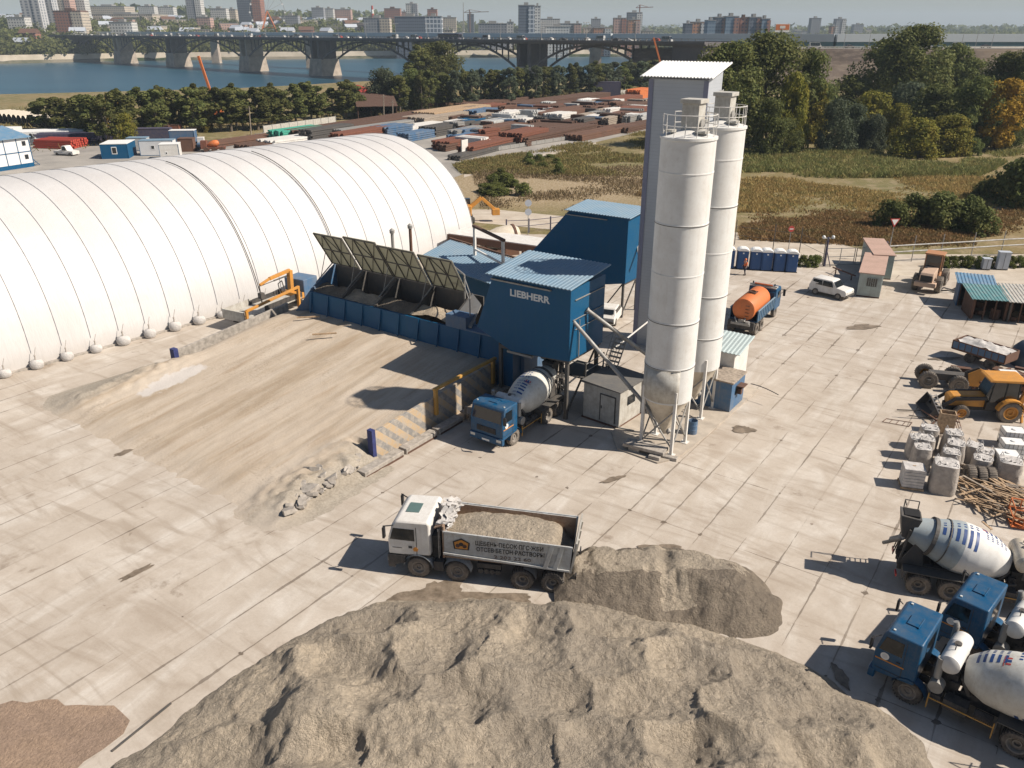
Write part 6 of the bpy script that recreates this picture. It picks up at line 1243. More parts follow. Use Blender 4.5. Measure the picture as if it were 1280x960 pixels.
pts = [G(1108,329),G(1139,327),G(1174,325),G(1213,322.5),G(1250,320),G(1290,318)]
post_fence('pipe_fence', 'long fence of two pale horizontal pipes on tall dark posts right of the gate', pts, 2.9, (1.2,1.9), 'steel', .05, .08)
pts = [G(633,292),G(661,291),G(688,288),G(722,283)]
post_fence('barrier_fence', 'dark blue rail fence behind the pale deck and scrapped drum', pts, 1.8, (.9,1.6), 'navy_metal', .09, .04)
post_fence('wire_fence', 'thin pole fence behind the blue portable toilets', [G(918,306),G(966,312),G(999,316),G(1028,331)], 3.0, (1.2,2.2), 'dark_steel', .05, .02)
def sign(lab, p, h, shape, mat, back=None):
    o = thing('road_sign', lab, 'road sign', (*p, 0), R(5)); mb = MB(); mb.tube((0,0,0),(0,0,h),.04,n=8); obj('post', mb, M['steel'], o); mb = MB()
    if shape == 'tri':
        mb.prism([(-.55,h+.1),(.55,h+.1),(0,h-.85)], 'y', -.06, -.04); mb.prism([(-.38,h+.0),(.38,h+.0),(0,h-.62)], 'y', -.075, -.061, mi=1); obj('sign_face', mb, [M['mark_red'], M['paperwhite']], o)
    elif shape == 'round': mb.lathe([(0,-.01),(.42,-.01),(.42,.01),(0,.01)], (0,-.06,h-.3), (0,1,0), n=24); obj('sign_face', mb, M[mat], o)
    elif shape == 'red': mb.lathe([(0,-.01),(.35,-.01),(.35,.01),(0,.01)], (0,-.06,h-.3), (0,1,0), n=24); mb.box(-.22,.22,-.085,-.071,h-.36,h-.26,1); obj('sign_face', mb, [M['mark_red'], M['paperwhite']], o)
    return o
sign('two round grey blue sign discs on a pole behind the pale deck', G(660,294), 4.3, 'round', 'grey_blue')
mb = MB(); mb.lathe([(0,-.01),(.42,-.01),(.42,.01),(0,.01)], (0,-.06,2.9), (0,1,0), n=24); obj('sign_face', mb, M['grey_blue'], bpy.data.objects['road_sign'])
sign('white and red downward triangle sign above the green cabins', G(1109,326), 4.6, 'tri', 'paperwhite'); sign('small red and white round sign behind the toilets', G(985,315), 3.0, 'red', 'red')
for lab, x, w_, h in (('low grey electrical cabinet by the pipe fence', 1231, .75, 1.2), ('taller pale electrical cabinet by the pipe fence', 1251, 1.1, 1.9)):
    o = thing('electrical_cabinet', lab, 'cabinet', (*G(x,337),0), R(-10)); mb = MB(); mb.box(-w_/2,w_/2,-.35,.35,.15,h); mb.box(-w_/2-.06,w_/2+.06,-.41,.41,h,h+.07); obj('box', mb, M['grey_blue'], o); mb = MB(); mb.box(-.02,.02,-.36,-.351,.2,h-.05); mb.box(-w_/2,w_/2,-.3,.3,0,.15); obj('door_seam', mb, M['dark_steel'], o)
# ------------------------------------------------------------------ foliage
def leafmat(name, a, b, c):
    t = NT(name); g = t.n('ShaderNodeNewGeometry'); v = t.co(); oi = t.n('ShaderNodeObjectInfo')
    n = t.noise(v, .5, 4, .6); col = t.mix(g.outputs['Random Per Island'], a, b); col = t.mix(t.math('MULTIPLY', t.ramp(n, .45, .65), .7), col, c)
    hs = t.n('ShaderNodeHueSaturation'); t.l(col, hs.inputs['Color']); t.set(hs.inputs['Value'], t.ramp(oi.outputs['Random'], 0, 1, .75, 1.2)); t.set(hs.inputs['Hue'], t.ramp(oi.outputs['Random'], 0, 1, .485, .51))
    t.fin(hs.outputs[0], .75, 0, .12)
    tr = t.n('ShaderNodeBsdfTranslucent'); t.l(hs.outputs[0], tr.inputs[0]); mx = t.n('ShaderNodeMixShader'); mx.inputs[0].default_value = .34
    t.l(t.b.outputs[0], mx.inputs[1]); t.l(tr.outputs[0], mx.inputs[2]); t.l(mx.outputs[0], t.out.inputs[0]); return t.m
M['leaf_dark'] = leafmat('dark_green_leaves', (.075,.095,.03), (.16,.175,.06), (.19,.18,.06))
M['leaf_mid'] = leafmat('mid_green_leaves', (.085,.11,.03), (.18,.19,.058), (.12,.15,.06))
M['leaf_grey'] = leafmat('grey_green_leaves', (.07,.095,.055), (.15,.17,.10), (.10,.13,.085))
M['leaf_olive'] = leafmat('olive_yellow_leaves', (.12,.13,.026), (.24,.22,.04), (.28,.22,.045))
M['leaf_orange'] = leafmat('orange_autumn_leaves', (.26,.15,.025), (.40,.23,.035), (.22,.17,.04))
M['bark'] = flat('bark', (.13,.105,.08), .95, .3, 5, bump=.4)
def leaf_arrays(rng, centers, radii, per, size, up=.35, squash=.85, shell=.35):
    N = len(centers)*per; ci = np.repeat(np.arange(len(centers)), per); d = rng.normal(size=(N,3)); d /= np.linalg.norm(d, axis=1)[:,None]
    r = radii[ci]*(1-shell*rng.random(N)**1.3*1.0)*(1+.12*rng.random(N)); pos = centers[ci]+d*r[:,None]*np.array([1,1,squash])
    nrm = d+rng.normal(size=(N,3))*.55+np.array([0,0,up]); nrm /= np.linalg.norm(nrm, axis=1)[:,None]
    a = np.cross(nrm, rng.normal(size=(N,3))); a /= np.linalg.norm(a, axis=1)[:,None]; b = np.cross(nrm, a)
    s = size*(.6+.8*rng.random(N)); a *= s[:,None]; b *= (s*(.5+.4*rng.random(N)))[:,None]
    V = np.empty((N,4,3)); V[:,0] = pos-a; V[:,1] = pos-b; V[:,2] = pos+a; V[:,3] = pos+b
    return V.reshape(-1,3)
def np_mesh(name, V, mats, quads=None):
    n = len(V)//4; me = bpy.data.meshes.new(name); me.vertices.add(len(V)); me.vertices.foreach_set('co', V.astype(np.float32).ravel())
    me.loops.add(n*4); me.loops.foreach_set('vertex_index', np.arange(n*4, dtype=np.int32)); me.polygons.add(n)
    me.polygons.foreach_set('loop_start', np.arange(0, n*4, 4, dtype=np.int32)); me.polygons.foreach_set('loop_total', np.full(n, 4, dtype=np.int32))
    me.update(calc_edges=True); me.materials.append(mats); return me
MEAS = {}
def tree_proto(name, mat, seed, kind='round', H_=12.0, Wd=8.0, nl=30, per=110, leaf=.34, z0=.22, lab='', cat='tree', trunk=True):
    rng = np.random.default_rng(seed); rr = random.Random(seed); o = thing(name, lab, cat, (0,0,0)); cs = []; rs = []
    for k in range(nl):
        u = rr.random(); h = z0+(1-z0)*(u**.9)
        if kind == 'round': w_ = math.sin(math.pi*min(1, max(0, (h-z0)/(1-z0)*.86+.12)))**.6
        elif kind == 'tall': w_ = math.sin(math.pi*min(1, (h-z0)/(1-z0)*.8+.16))**.7
        elif kind == 'bush': w_ = math.sqrt(max(0, 1-(max(0, h-z0)/(1-z0))**1.8))
        a = rr.uniform(0, 6.283); r = Wd/2*w_*math.sqrt(rr.random())*.82; cs.append((r*math.cos(a), r*math.sin(a), H_*h*.93)); rs.append(Wd*rr.uniform(.06, .19)*(1 if kind != 'bush' else 1.1))
    V = leaf_arrays(rng, np.array(cs), np.array(rs), per, leaf); V[:,2] = np.maximum(V[:,2], .05)
    me = np_mesh('crown', V, mat); MEAS[o.name] = (float(V[:,2].max()), float(np.percentile(np.hypot(V[:,0],V[:,1]), 98))*2); c = bpy.data.objects.new('crown', me); COL.objects.link(c); c.parent = o
    mb = MB(); mb.tube((0,0,-.3), (.1,0,H_*.55), H_*.018+.04, H_*.010+.02, n=8)
    for k in range(7):
        p = cs[rr.randrange(len(cs))]; mb.tube((.05,0,H_*rr.uniform(.2,.5)), (p[0]*.8,p[1]*.8,p[2]), H_*.007+.02, .02, n=5)
    obj('trunk', mb, M['bark'], o); return o
PT = {}
def P_(k, *a, **b): PT[k] = [tree_proto(*a, seed=s_, **b) for s_ in (1, 2)]
P_('row', 'poplar_tree', M['leaf_dark'], kind='tall', H_=12, Wd=5.4, nl=40, per=150, leaf=.24, z0=.22)
P_('rowg', 'poplar_tree', M['leaf_grey'], kind='tall', H_=12, Wd=6.0, nl=40, per=150, leaf=.22, z0=.20)
P_('big', 'broadleaf_tree', M['leaf_dark'], kind='round', H_=20, Wd=17, nl=90, per=230, leaf=.27, z0=.12)
P_('mid', 'broadleaf_tree', M['leaf_mid'], kind='round', H_=14, Wd=12, nl=70, per=200, leaf=.24, z0=.08)
P_('willow', 'willow_tree', M['leaf_grey'], kind='bush', H_=10, Wd=11, nl=65, per=200, leaf=.21, z0=.02)
P_('olive', 'olive_tree', M['leaf_olive'], kind='bush', H_=9, Wd=10, nl=60, per=200, leaf=.21, z0=.02)
P_('orange', 'autumn_tree', M['leaf_orange'], kind='round', H_=13, Wd=8, nl=60, per=170, leaf=.22, z0=.10)
P_('shrub', 'shrub', M['leaf_mid'], kind='bush', H_=3, Wd=4.2, nl=24, per=110, leaf=.14, z0=.02)
P_('dshrub', 'shrub', M['leaf_dark'], kind='bush', H_=3, Wd=5, nl=28, per=130, leaf=.15, z0=.02)
used = set(); BASE = dict(row=(12,6.2), rowg=(12,6.0), big=(20,17), mid=(14,12), willow=(10,11), olive=(9,10), orange=(13,8), shrub=(3,4.2), dshrub=(3,5))
ti = 0
def plant(kind, x, yb, yt, wpx, lab, cat='tree', grp=None, Y=None, name=None):
    """a tree whose trunk meets the ground at photo point (x,yb), crown top at yt"""
    global ti
    X, Yg = G(x, yb, 0); zt = CH-(CS+((yt-480)/CF)*CC)*Yg/(CC-((yt-480)/CF)*CS); t_ = math.hypot(X, Yg)/math.hypot((x-640)/CF, 1)
    wd = wpx*math.hypot(Yg, CH)/CF; pr = PT[kind][ti % 2]; ti += 1; H0, W0 = MEAS[pr.name]
    if pr.name in used: o = copy_tree(pr)
    else: o = pr; used.add(pr.name)
    o.location = (X, Yg, 0); o.rotation_euler = (0,0,rnd.uniform(0,6.28)); o.scale = (wd/W0, wd/W0, zt/H0); tag(o, lab, cat, grp); return o
# two rows of trees before the river
xs = 58; k = 0
RB = [(50,160),(95,173),(135,182),(200,172),(300,166),(400,154),(455,147),(470,144),(560,139),(700,128),(815,115)]
RT = [(50,114),(90,117),(120,113),(160,106),(250,101),(330,101),(450,96),(470,90),(560,88),(700,80),(815,72)]
labr = 'dark green poplar in the long tree row between the steel yard and the river'
while xs < 815:
    if not (452 < xs < 478 or 94 < xs < 104):
        plant('rowg' if (xs > 560 and k % 3) else 'row', xs+rnd.uniform(-3,3), lerp_poly(RB, xs)-2+rnd.uniform(-1.5,1.5), lerp_poly(RT, xs)+rnd.uniform(-3,6)+(6 if xs < 480 else 0), (rnd.uniform(27,35) if xs < 480 else rnd.uniform(18,24)), labr, 'tree', 'poplars in the row before the river')
        if xs > 104 and k % 3 == 0: plant('row', xs+6, lerp_poly(RB, xs)-9, lerp_poly(RT, xs)+2, 26, labr, 'tree', 'poplars in the row before the river')
    xs += 15.5 if xs < 480 else 11; k += 1
plant('orange', 147, 172, 115, 26, 'small orange and yellow tree within the left poplar row'); plant('olive', 160, 180, 140, 26, 'yellow green young tree under the left poplars', 'tree')
plant('olive', 258, 165, 140, 20, 'yellow bush between two poplars near the orange crane boom', 'bush')
plant('willow', 482, 140, 82, 46, 'pale olive willow in the gap between the poplar rows'); plant('mid', 517, 138, 84, 40, 'dark green tree standing beside the pale olive willow'); plant('big', 548, 118, 50, 62, 'large olive green tree rising before the bridge deck'); plant('row', 522, 120, 55, 34, 'slender dark tree left of the large tree before the bridge')
# right hand wood
RW = [('big',900,184,48,92,'big dark tree directly behind the grey tower roof'),('big',948,178,34,104,'tallest dark olive tree right behind the silos'),('mid',1000,176,58,60,'dark tree with bare limbs right of the tallest one'),
('olive',985,186,88,44,'golden topped tree right of the silos'),('mid',955,196,120,44,'dark green tree low behind the silo railings'),('mid',978,194,146,40,'bright green round bush by the meadow edge'),
('olive',1010,178,100,46,'olive yellow tree in the back of the wood'),('willow',1040,189,121,46,'pale grey green willow at the meadow edge'),('willow',1062,187,126,34,'slim grey green willow beside the pale one'),('willow',1088,189,141,36,'low silvery willow in the middle of the wood'),
('olive',1085,176,112,52,'olive green rounded tree behind the silvery willow'),('mid',1055,160,92,60,'grey green tree mass below the far embankment'),('big',1125,160,27,98,'tall spreading dark tree standing alone above the wood'),('mid',1090,148,46,60,'dark tree left of the tall spreading one'),('mid',1175,150,52,60,'dark tree right of the tall spreading one'),
('willow',1128,172,100,70,'blue green willow mass below the tall spreading tree'),('mid',1160,180,104,60,'dense dark tree in the middle of the wood'),('olive',1142,196,146,60,'broad olive and yellow bush at the meadow edge'),('olive',1182,194,142,56,'yellow green bush in front of the dark tree gap'),
('mid',1208,188,92,56,'very dark tree left of the orange one'),('orange',1241,189,96,52,'bright orange autumn tree near the right edge'),('olive',1213,160,100,36,'tree with yellow top left of the orange tree'),('big',1238,172,62,66,'dark tall tree behind the orange one'),('big',1275,176,48,66,'large dark tree at the right picture edge'),
('mid',1200,150,70,50,'dark green tree in the back right of the wood'),('mid',1262,186,130,34,'dark undergrowth tree right of the orange one'),('shrub',1215,194,172,24,'small light green shrub beneath the dark tree'),('mid',930,150,90,60,'green tree behind the tallest dark one'),('mid',1030,150,104,50,'grey green tree at the back left of the wood'),('olive',1115,184,128,40,'olive tree between willow and dark tree')]
for a in RW: plant(*a)
for k, (x, yb, yt, w_, kd) in enumerate(((1112,284,248,44,'dshrub'),(1140,283,240,50,'dshrub'),(1172,285,238,56,'dshrub'),(1205,285,242,54,'dshrub'),(1222,292,256,44,'dshrub'),(1256,250,200,60,'dshrub'),(1282,258,190,70,'dshrub'),(1234,246,222,40,'dshrub'))):
    plant(kd, x, yb, yt, w_, 'dark dense shrub mound in the dry grass near the right edge', 'shrub', 'dark shrubs in the dry meadow')
for k in range(14):
    x = 622+rnd.uniform(-18,60); y = 228+rnd.uniform(-4,18); plant('shrub', x, y, y-rnd.uniform(8,17), rnd.uniform(16,30), 'low blue green shrub in the meadow behind the hangar end', 'shrub', 'blue green shrubs behind the hangar end')
for k in range(12):
    x = 1168+k*10.5; plant('shrub', x, 334, 319, 17, 'low green hedge bush along the pale pipe fence', 'shrub', 'hedge bushes along the pipe fence')
for k, x in enumerate((1003,1011,1020)): plant('shrub', x, 333, 318, 16, 'grey green bush at the foot of the lamp topped gate post', 'shrub', 'bushes at the gate post')
for k in range(8): plant('shrub', 650+rnd.uniform(0,110), 205+rnd.uniform(-8,14), 196+rnd.uniform(-8,8), 16, 'small green clump in the rough meadow before the tower', 'shrub', 'green clumps in the rough meadow')
for k_ in PT:
    for p in PT[k_]:
        if p.name not in used:
            for c in [c for c in bpy.data.objects if c.parent == p]: bpy.data.objects.remove(c)
            bpy.data.objects.remove(p)
# tall grass as stuff
def grass_patch(name, lab, quad_px, n, h0, h1, mat, seed):
    rng = np.random.default_rng(seed); P4 = np.array([G(*q) for q in quad_px]); u = rng.random(n); v = rng.random(n)
    pos = (P4[0][None]*((1-u)*(1-v))[:,None]+P4[1][None]*(u*(1-v))[:,None]+P4[2][None]*(u*v)[:,None]+P4[3][None]*((1-u)*v)[:,None])
    cl = np.array([hnoise(p[0], p[1], .06, 3, seed) for p in pos]); keep = cl*1.5+rng.random(n)*.45 > -.02; u = u[keep]; v = v[keep]; pos = pos[keep]; cl = cl[keep]; ed = np.minimum(np.minimum(u, 1-u)*3, np.minimum(v, 1-v))*6; k2 = rng.random(len(pos)) < ed+cl*1.2+.1; pos = pos[k2]; cl = cl[k2]; n = len(pos)
    h = (h0+(h1-h0)*rng.random(n))*(1+.8*cl); a = rng.random(n)*6.283; w_ = .06+.10*rng.random(n); dx = np.cos(a)*w_; dy = np.sin(a)*w_; lx = rng.normal(size=n)*.6*h; ly = rng.normal(size=n)*.6*h
    V = np.empty((n,4,3)); V[:,0] = np.stack([pos[:,0]-dx,pos[:,1]-dy,np.zeros(n)-.1],1); V[:,1] = np.stack([pos[:,0]+dx,pos[:,1]+dy,np.zeros(n)-.1],1); V[:,2] = np.stack([pos[:,0]+dx*.35+lx,pos[:,1]+dy*.35+ly,h],1); V[:,3] = np.stack([pos[:,0]-dx*.35+lx,pos[:,1]-dy*.35+ly,h*.95],1)
    o = bpy.data.objects.new(name, np_mesh(name, V.reshape(-1,3), mat)); COL.objects.link(o); tag(o, lab, 'grass', None, 'stuff'); return o
M['g_rust'] = leafmat('rust_grass', (.29,.20,.085), (.38,.26,.11), (.22,.20,.08)); M['g_straw'] = leafmat('straw_grass', (.27,.21,.115), (.34,.27,.16), (.2,.17,.08)); M['g_green'] = leafmat('green_grass', (.14,.16,.055), (.22,.21,.08), (.28,.21,.09)); M['g_mix'] = leafmat('olive_grass', (.18,.18,.065), (.29,.24,.10), (.28,.20,.09))
grass_patch('rust_grass', 'rust brown tall grass covering the meadow behind the toilets and gate', [(925,300),(1290,320),(1290,262),(925,262)], 50000, .12, .4, M['g_rust'], 1)
grass_patch('rust_grass', 'orange brown dry grass in the middle of the meadow right of the silos', [(920,266),(1290,266),(1250,222),(920,222)], 40000, .12, .45, M['g_rust'], 2)
grass_patch('green_reeds', 'green reeds along the foot of the wood', [(915,224),(1225,222),(1290,188),(915,186)], 46000, .3, .95, M['g_green'], 3)
grass_patch('straw_grass', 'pale straw grass scattered over the sandy meadow before the tower', [(600,262),(830,272),(830,205),(590,215)], 22000, .1, .4, M['g_straw'], 4)
grass_patch('olive_grass', 'olive green rough grass below the steel yard fence', [(578,218),(830,222),(830,160),(565,206)], 50000, .15, .55, M['g_mix'], 5)
grass_patch('rust_grass', 'rust coloured weeds beside the second blue building', [(740,276),(812,276),(815,240),(760,250)], 6000, .4, 1.2, M['g_rust'], 6)
grass_patch('olive_grass', 'sparse grass on the bank between the poplars and the river', [(-40,200),(480,150),(480,118),(-40,138)], 14000, .3, 1.0, M['g_mix'], 7)
grass_patch('olive_grass', 'dry weeds under the right poplar row', [(465,150),(820,118),(815,108),(465,128)], 10000, .4, 1.2, M['g_mix'], 8)
# ------------------------------------------------------------------ compound behind the hangar
def container(name, lab, x, y, ang, d, wall, roof, cat='container', win=None, posts=None):
    X, Y = G(x, y); o = thing(name, lab, cat, (X, Y, 0), ang); L_, Wd, h = d; mb = MB(); mb.box(0,L_,0,Wd,.1,h); wl = obj('wall', mb, M[wall], o)
    mb = MB(); mb.box(-.05,L_+.05,-.05,Wd+.05,h,h+.1); obj('roof', mb, M[roof], o)
    mb = MB(); mb.box(-.03,L_+.03,-.03,Wd+.03,0,.14)
    for x_ in (0,L_): mb.box(x_-.05,x_+.05,-.04,.06,0,h); 
    obj('frame', mb, M[posts or 'blue'], o)
    if win: mb = MB(); mb.box(win[0],win[0]+win[2],-.03,-.005,win[1],win[1]+win[3]); w1 = obj('window', mb, M['paperwhite'], wl); mb = MB(); mb.box(win[0]+.12,win[0]+win[2]-.12,-.04,-.031,win[1]+.15,win[1]+win[3]-.15); obj('pane', mb, M['glass'], w1)
    return o
a0 = G(-30, 219); a1 = G(43, 208); ang = two_up(a0, a1); L_ = math.hypot(a1[0]-a0[0], a1[1]-a0[1])
o = thing('container_office', 'two storey white panel office with blue roof and blue trim at the left edge', 'office building', (*a0, 0), ang)
mb = MB(); mb.box(0,L_,0,6.5,.3,5.3); wl = obj('wall', mb, M['cont_white'], o)
mb = MB(); mb.box(-.02,L_+.02,-.04,6.5,0,.75); [mb.box(L_-k*2.45-.07,L_-k*2.45+.07,-.05,.0,.3,5.3) for k in range(5)]; mb.box(0,L_,-.05,0,2.75,2.9); mb.box(L_,L_+.05,0,6.5,2.75,2.9); obj('blue_trim', mb, M['blue'], wl)
mb = MB(); mb.hexa([(-.3,-.5,5.3),(L_+.3,-.5,5.3),(L_+.3,7.0,5.3),(-.3,7.0,5.3),(-.3,-.5,5.45),(L_+.3,-.5,5.45),(L_+.3,7.0,7.0),(-.3,7.0,7.0)]); obj('roof', mb, M['blue_roof2'] if 'blue_roof2' in M else bpy.data.materials['mid_blue_roof'], o)
for z in (1.5, 3.9): mb = MB(); mb.box(L_-1.4,L_-.7,-.04,-.01,z,z+.8); obj('window', mb, M['glass'], wl)
mb = MB(); mb.bar((L_+.6,.5,0),(L_+.9,5.5,2.9),.08,.08); mb.bar((L_+1.5,.5,0),(L_+1.7,5.5,2.9),.08,.08); [mb.box(L_+.6,L_+1.6,.5+k*.6,.8+k*.6,.2+k*.33,.24+k*.33) for k in range(8)]; obj('stair', mb, M['blue'], o)
ca_ = R(12)
container('blue_cabin', 'bright blue site cabin with one small white framed window', 128, 199, R(10), (5.0,6.5,2.8), 'blue', 'paperwhite', win=(2.0,.9,1.0,1.4))
container('white_cabin', 'white site cabin with blue trim beside a round red sign', 176, 195, R(8), (6.5,3.0,2.9), 'cont_white', 'blue_roof', win=(2.2,1.2,.8,.9))
container('white_cabin', 'small pale blue white cabin nearest the hangar roof', 201, 199.5, R(12), (3.6,3.2,2.8), 'white', 'paperwhite', win=(1.0,.9,.5,.6), posts='blue_faded')
container('brown_container', 'rust brown shipping container left of its twin before the poplars', 180, 172, R(5), (6,2.5,2.6), 'rust', 'rust', posts='rust2'); container('brown_container', 'rust brown shipping container right of its twin before the poplars', 197, 171, R(5), (5.2,2.5,2.6), 'rust2', 'rust', posts='rust2')
container('navy_container', 'long dark navy container under the poplars', 134, 178, R(7), (14,2.6,2.8), 'navy_metal', 'navy_metal', posts='navy_metal'); container('blue_container', 'blue open framed container beside the orange mixer', 214, 184, R(6), (5.2,2.5,3.4), 'blue_faded', 'paperwhite', posts='blue')
container('rust_container', 'rusty brown metal box in front of the blue framed container', 224, 190, R(6), (3.0,2.4,2.6), 'rust3', 'rust3', posts='rust3'); container('pale_container', 'pale container with a dark blue neighbour near the tree trunks', 160, 189, R(6), (4,2.5,2.6), 'grey_body', 'blue_roof')
container('navy_box', 'dark blue box standing at the far end of the steel yard', 742, 122.5, R(0), (10,4,5.5), 'navy_metal', 'navy_metal', posts='navy_metal')
car('silver_car', 'small silver car parked by the red steel stack', 'car', (*G(53,181.5),0), R(-20), M['grey_body'], 4.1, 1.7, 1.45, 'hatch', False)
car('white_pickup', 'white pickup standing in the open lot beside the blue cabin', 'pickup', (*G(84,194),0), R(-15), M['white'], 4.6, 1.9, 1.9, 'pickup', False)
car('grey_van', 'grey van half hidden behind the blue white office', 'van', (*G(40,178),0), R(-20), M['grey_body'], 4.8, 1.9, 2.1, 'van', False)
# pipes and sheeted stacks
x, y = G(56,156); o = thing('pipe_stack', 'row of large beige concrete pipes lying side by side near the river', 'pipe stack', (x, y, 0), R(-33)); mb = MB()
for k in range(22):
    mb.tube((-24+k*2.4,-4,1.4),(-24+k*2.4,4,1.4),1.2,n=16,caps=False); mb.tube((-24+k*2.4,-3.99,1.4),(-24+k*2.4,-3.9,1.4),1.0,n=16,mi=1)
obj('pipes', mb, [M['tank_cream'], M['hole']], o)
def slab_stack(name, lab, x, y, ang, d, mat, rows=1, cat='stack', bars=True):
    X, Y = G(x, y); o = thing(name, lab, cat, (X, Y, 0), ang); mb = MB(); L_, Wd, h = d; rr = random.Random(int(x*7+y)); n = max(3, int(Wd/.7))
    if bars:
        for lv in range(max(1, int(h/.45))):
            for k in range(n):
                y0 = -Wd/2+k*Wd/n; a_ = rr.uniform(-.5,.3); mb.box(-L_/2+a_, L_/2+a_*.5, y0+.03, y0+Wd/n-.2, .1+lv*.45, .1+lv*.45+.34+rr.uniform(0,.08))
        for k in range(4): mb.box(-L_/2+1+k*(L_-2)/3, -L_/2+1.3+k*(L_-2)/3, -Wd/2, Wd/2, 0, .12)
    else:
        mb.box(-L_/2,L_/2,-Wd/2,Wd/2,0,h)
        for k in range(int(L_/2.2)): mb.box(-L_/2+.3+k*2.2,-L_/2+.5+k*2.2,-Wd/2-.06,-Wd/2,0,h)
    obj('bundle', mb, M[mat], o); return o
la_ = two_up(G(585,218), G(830,155))
slab_stack('white_stack', 'long white sheeted stack behind the silver car', 72, 176, R(12), (26,6,2.4), 'paperwhite', bars=False); slab_stack('red_steel_stack', 'red painted steel frames stacked by the pickup', 78, 184, R(-10), (9,6,2.2), 'red'); slab_stack('blue_stack', 'deep blue sheeted bundles behind the red frames', 90, 179, R(10), (13,4,2.6), 'navy_metal'); slab_stack('rust_stack', 'rust red bundles between white sheets left', 45, 176, R(10), (10,3,2.0), 'rust2'); slab_stack('white_stack', 'flat white blocks at the left edge above the blue roof', 2, 168, R(8), (8,5,1.6), 'paperwhite', bars=False)
SP = [ # x, y, length, width, height, material, label
(300,178,22,6,1.2,'rust3','brown scrap bars behind the orange mixer'),(150+190,184,16,6,1.6,'rust','low rusty beams left of the green tarp'),(368,181,16,6,1.8,'white','stack of long white beams beside the green tarp'),(372,172,14,5,2.4,'green','stack under a bright green tarpaulin'),(382,190,8,4,1.0,'red','flat red bundle by the hangar ridge'),
(410,176,15,4,3.2,'dark_steel','long charcoal bundle left of the brown roofed rack'),(452,177,18,4,3.0,'rust2','dark red bundle behind the hangar ridge'),(470,160,60,9,2.6,'rust','very long brown beam rack in the middle of the steel yard'),(470,170,26,3,3.0,'steel','row of upright grey bundles below the brown rack'),(520,163,20,6,1.5,'white','pale slabs beside the brown rack'),
(490,171,9,6,2.8,'blue_faded','first cluster of blue drums behind the hangar'),(520,174,10,4,2.0,'blue_faded','largest blue stack right behind the hangar ridge'),(560,166,18,5,2.6,'dark_steel','dark grey sheet piles beside the blue stack'),(582,172,12,3,2.4,'steel','long slate grey container like bundle'),(545,153,22,8,2.5,'greywood','grey brown timber stacks in the steel yard'),(566,147,30,8,3.0,'wood','weathered straw coloured pallets row'),
(600,158,20,7,2.2,'dark_steel','jumble of dark steel profiles in the yard centre'),(598,146,12,7,2.4,'blue_faded','blue bundles near the brown flat racks'),(625,156,18,7,2.0,'grey_body','grey steel profiles beside the white sheet'),(640,163,22,6,1.8,'rust3','dark rusty profiles before the sandy strip'),(620,185,26,4,1.8,'rust2','orange red beams right behind the hangar end'),(585,181,20,5,1.8,'rust2','red beams touching the hangar end outline'),(605,191,24,3,1.3,'dark_steel','dark pipes along the steel yard fence'),
(655,178,13,6,3.0,'rust2','stacked rusty red frames near the fence corner'),(690,172,34,7,1.8,'rust','long low rusty beams before the fence'),(738,156,52,12,2.2,'rust','broad brown beam field nearest the tower'),(700,156,8,6,3.4,'white','white ribbed shed like stack in the yard'),(665,140,44,9,2.2,'rust','wide flat brown rack in the back of the yard'),(620,133,40,8,2.4,'rust','brown beam rack under the poplars'),
(700,130,60,8,2.4,'rust','brown rack running along the right poplar row'),(720,142,44,8,2.0,'rust3','dark brown rack behind the broad beam field'),(775,146,36,8,2.0,'rust2','reddish beams beside the grey tower'),(790,135,30,8,2.0,'rust','brown beams beside the tower roof'),(735,122.5+8,8,5,1.8,'paperwhite','small white stack before the navy box'),(770,128,30,7,2.2,'rust2','rust orange beams in the far right of the yard'),(800,122,16,6,3.2,'orange','orange bundle at the far end of the yard'),
(755,168,30,5,1.6,'rust3','dark rusty strips along the meadow fence'),(800,160,26,5,1.6,'rust','rusty strips ending at the tower'),(610,140,14,5,2.4,'rust2','short red brown beams between grey stacks'),(560,132,16,5,2.2,'rust3','brown shed like rack at the left poplar gap'),(640,149,10,4,2.6,'white','white board stack in the yard middle'),(585,160,10,5,2.4,'blue','small blue bundle beside the slate container'),(535,182,0.1,0.1,.1,'rust','')]
for (x, y, L_, Wd, h, m_, lab) in SP:
    if lab: slab_stack('steel_stack' if m_ not in ('wood','greywood') else 'timber_stack', lab, x, y, la_+R(rnd.uniform(-4,4)), (L_, Wd, h), m_, cat='stack')
rr = random.Random(23)
for k in range(150):
    u = rr.random(); x = 560+u*250; y = 187-u*33-rr.random()**1.0*(46-18*u)+2; m_ = rr.choice(['rust','rust','rust2','rust3','dark_steel','steel','grey_body','greywood','white','blue_faded'])
    slab_stack('steel_stack', 'small bundle of steel profiles in the crowded storage yard', x, y, la_+R(rr.choice([0,0,90])+rr.uniform(-5,5)), (rr.uniform(3,9), rr.uniform(1.5,4), rr.uniform(.8,3.0)), m_)['group'] = 'small steel bundles in the storage yard'
sh_ = shelter('open_shed', 'brown flat roofed open shed at the gap in the poplars', [G(448,150), G(497,149), G(497,140)], 3.6, M['rust3'], M['rust'])
o = shelter('open_shed', 'red roofed hut by the river behind the poplar gap', [G(458,133), G(476,132), G(476,127)], 4.0, M['white'], M['red'])
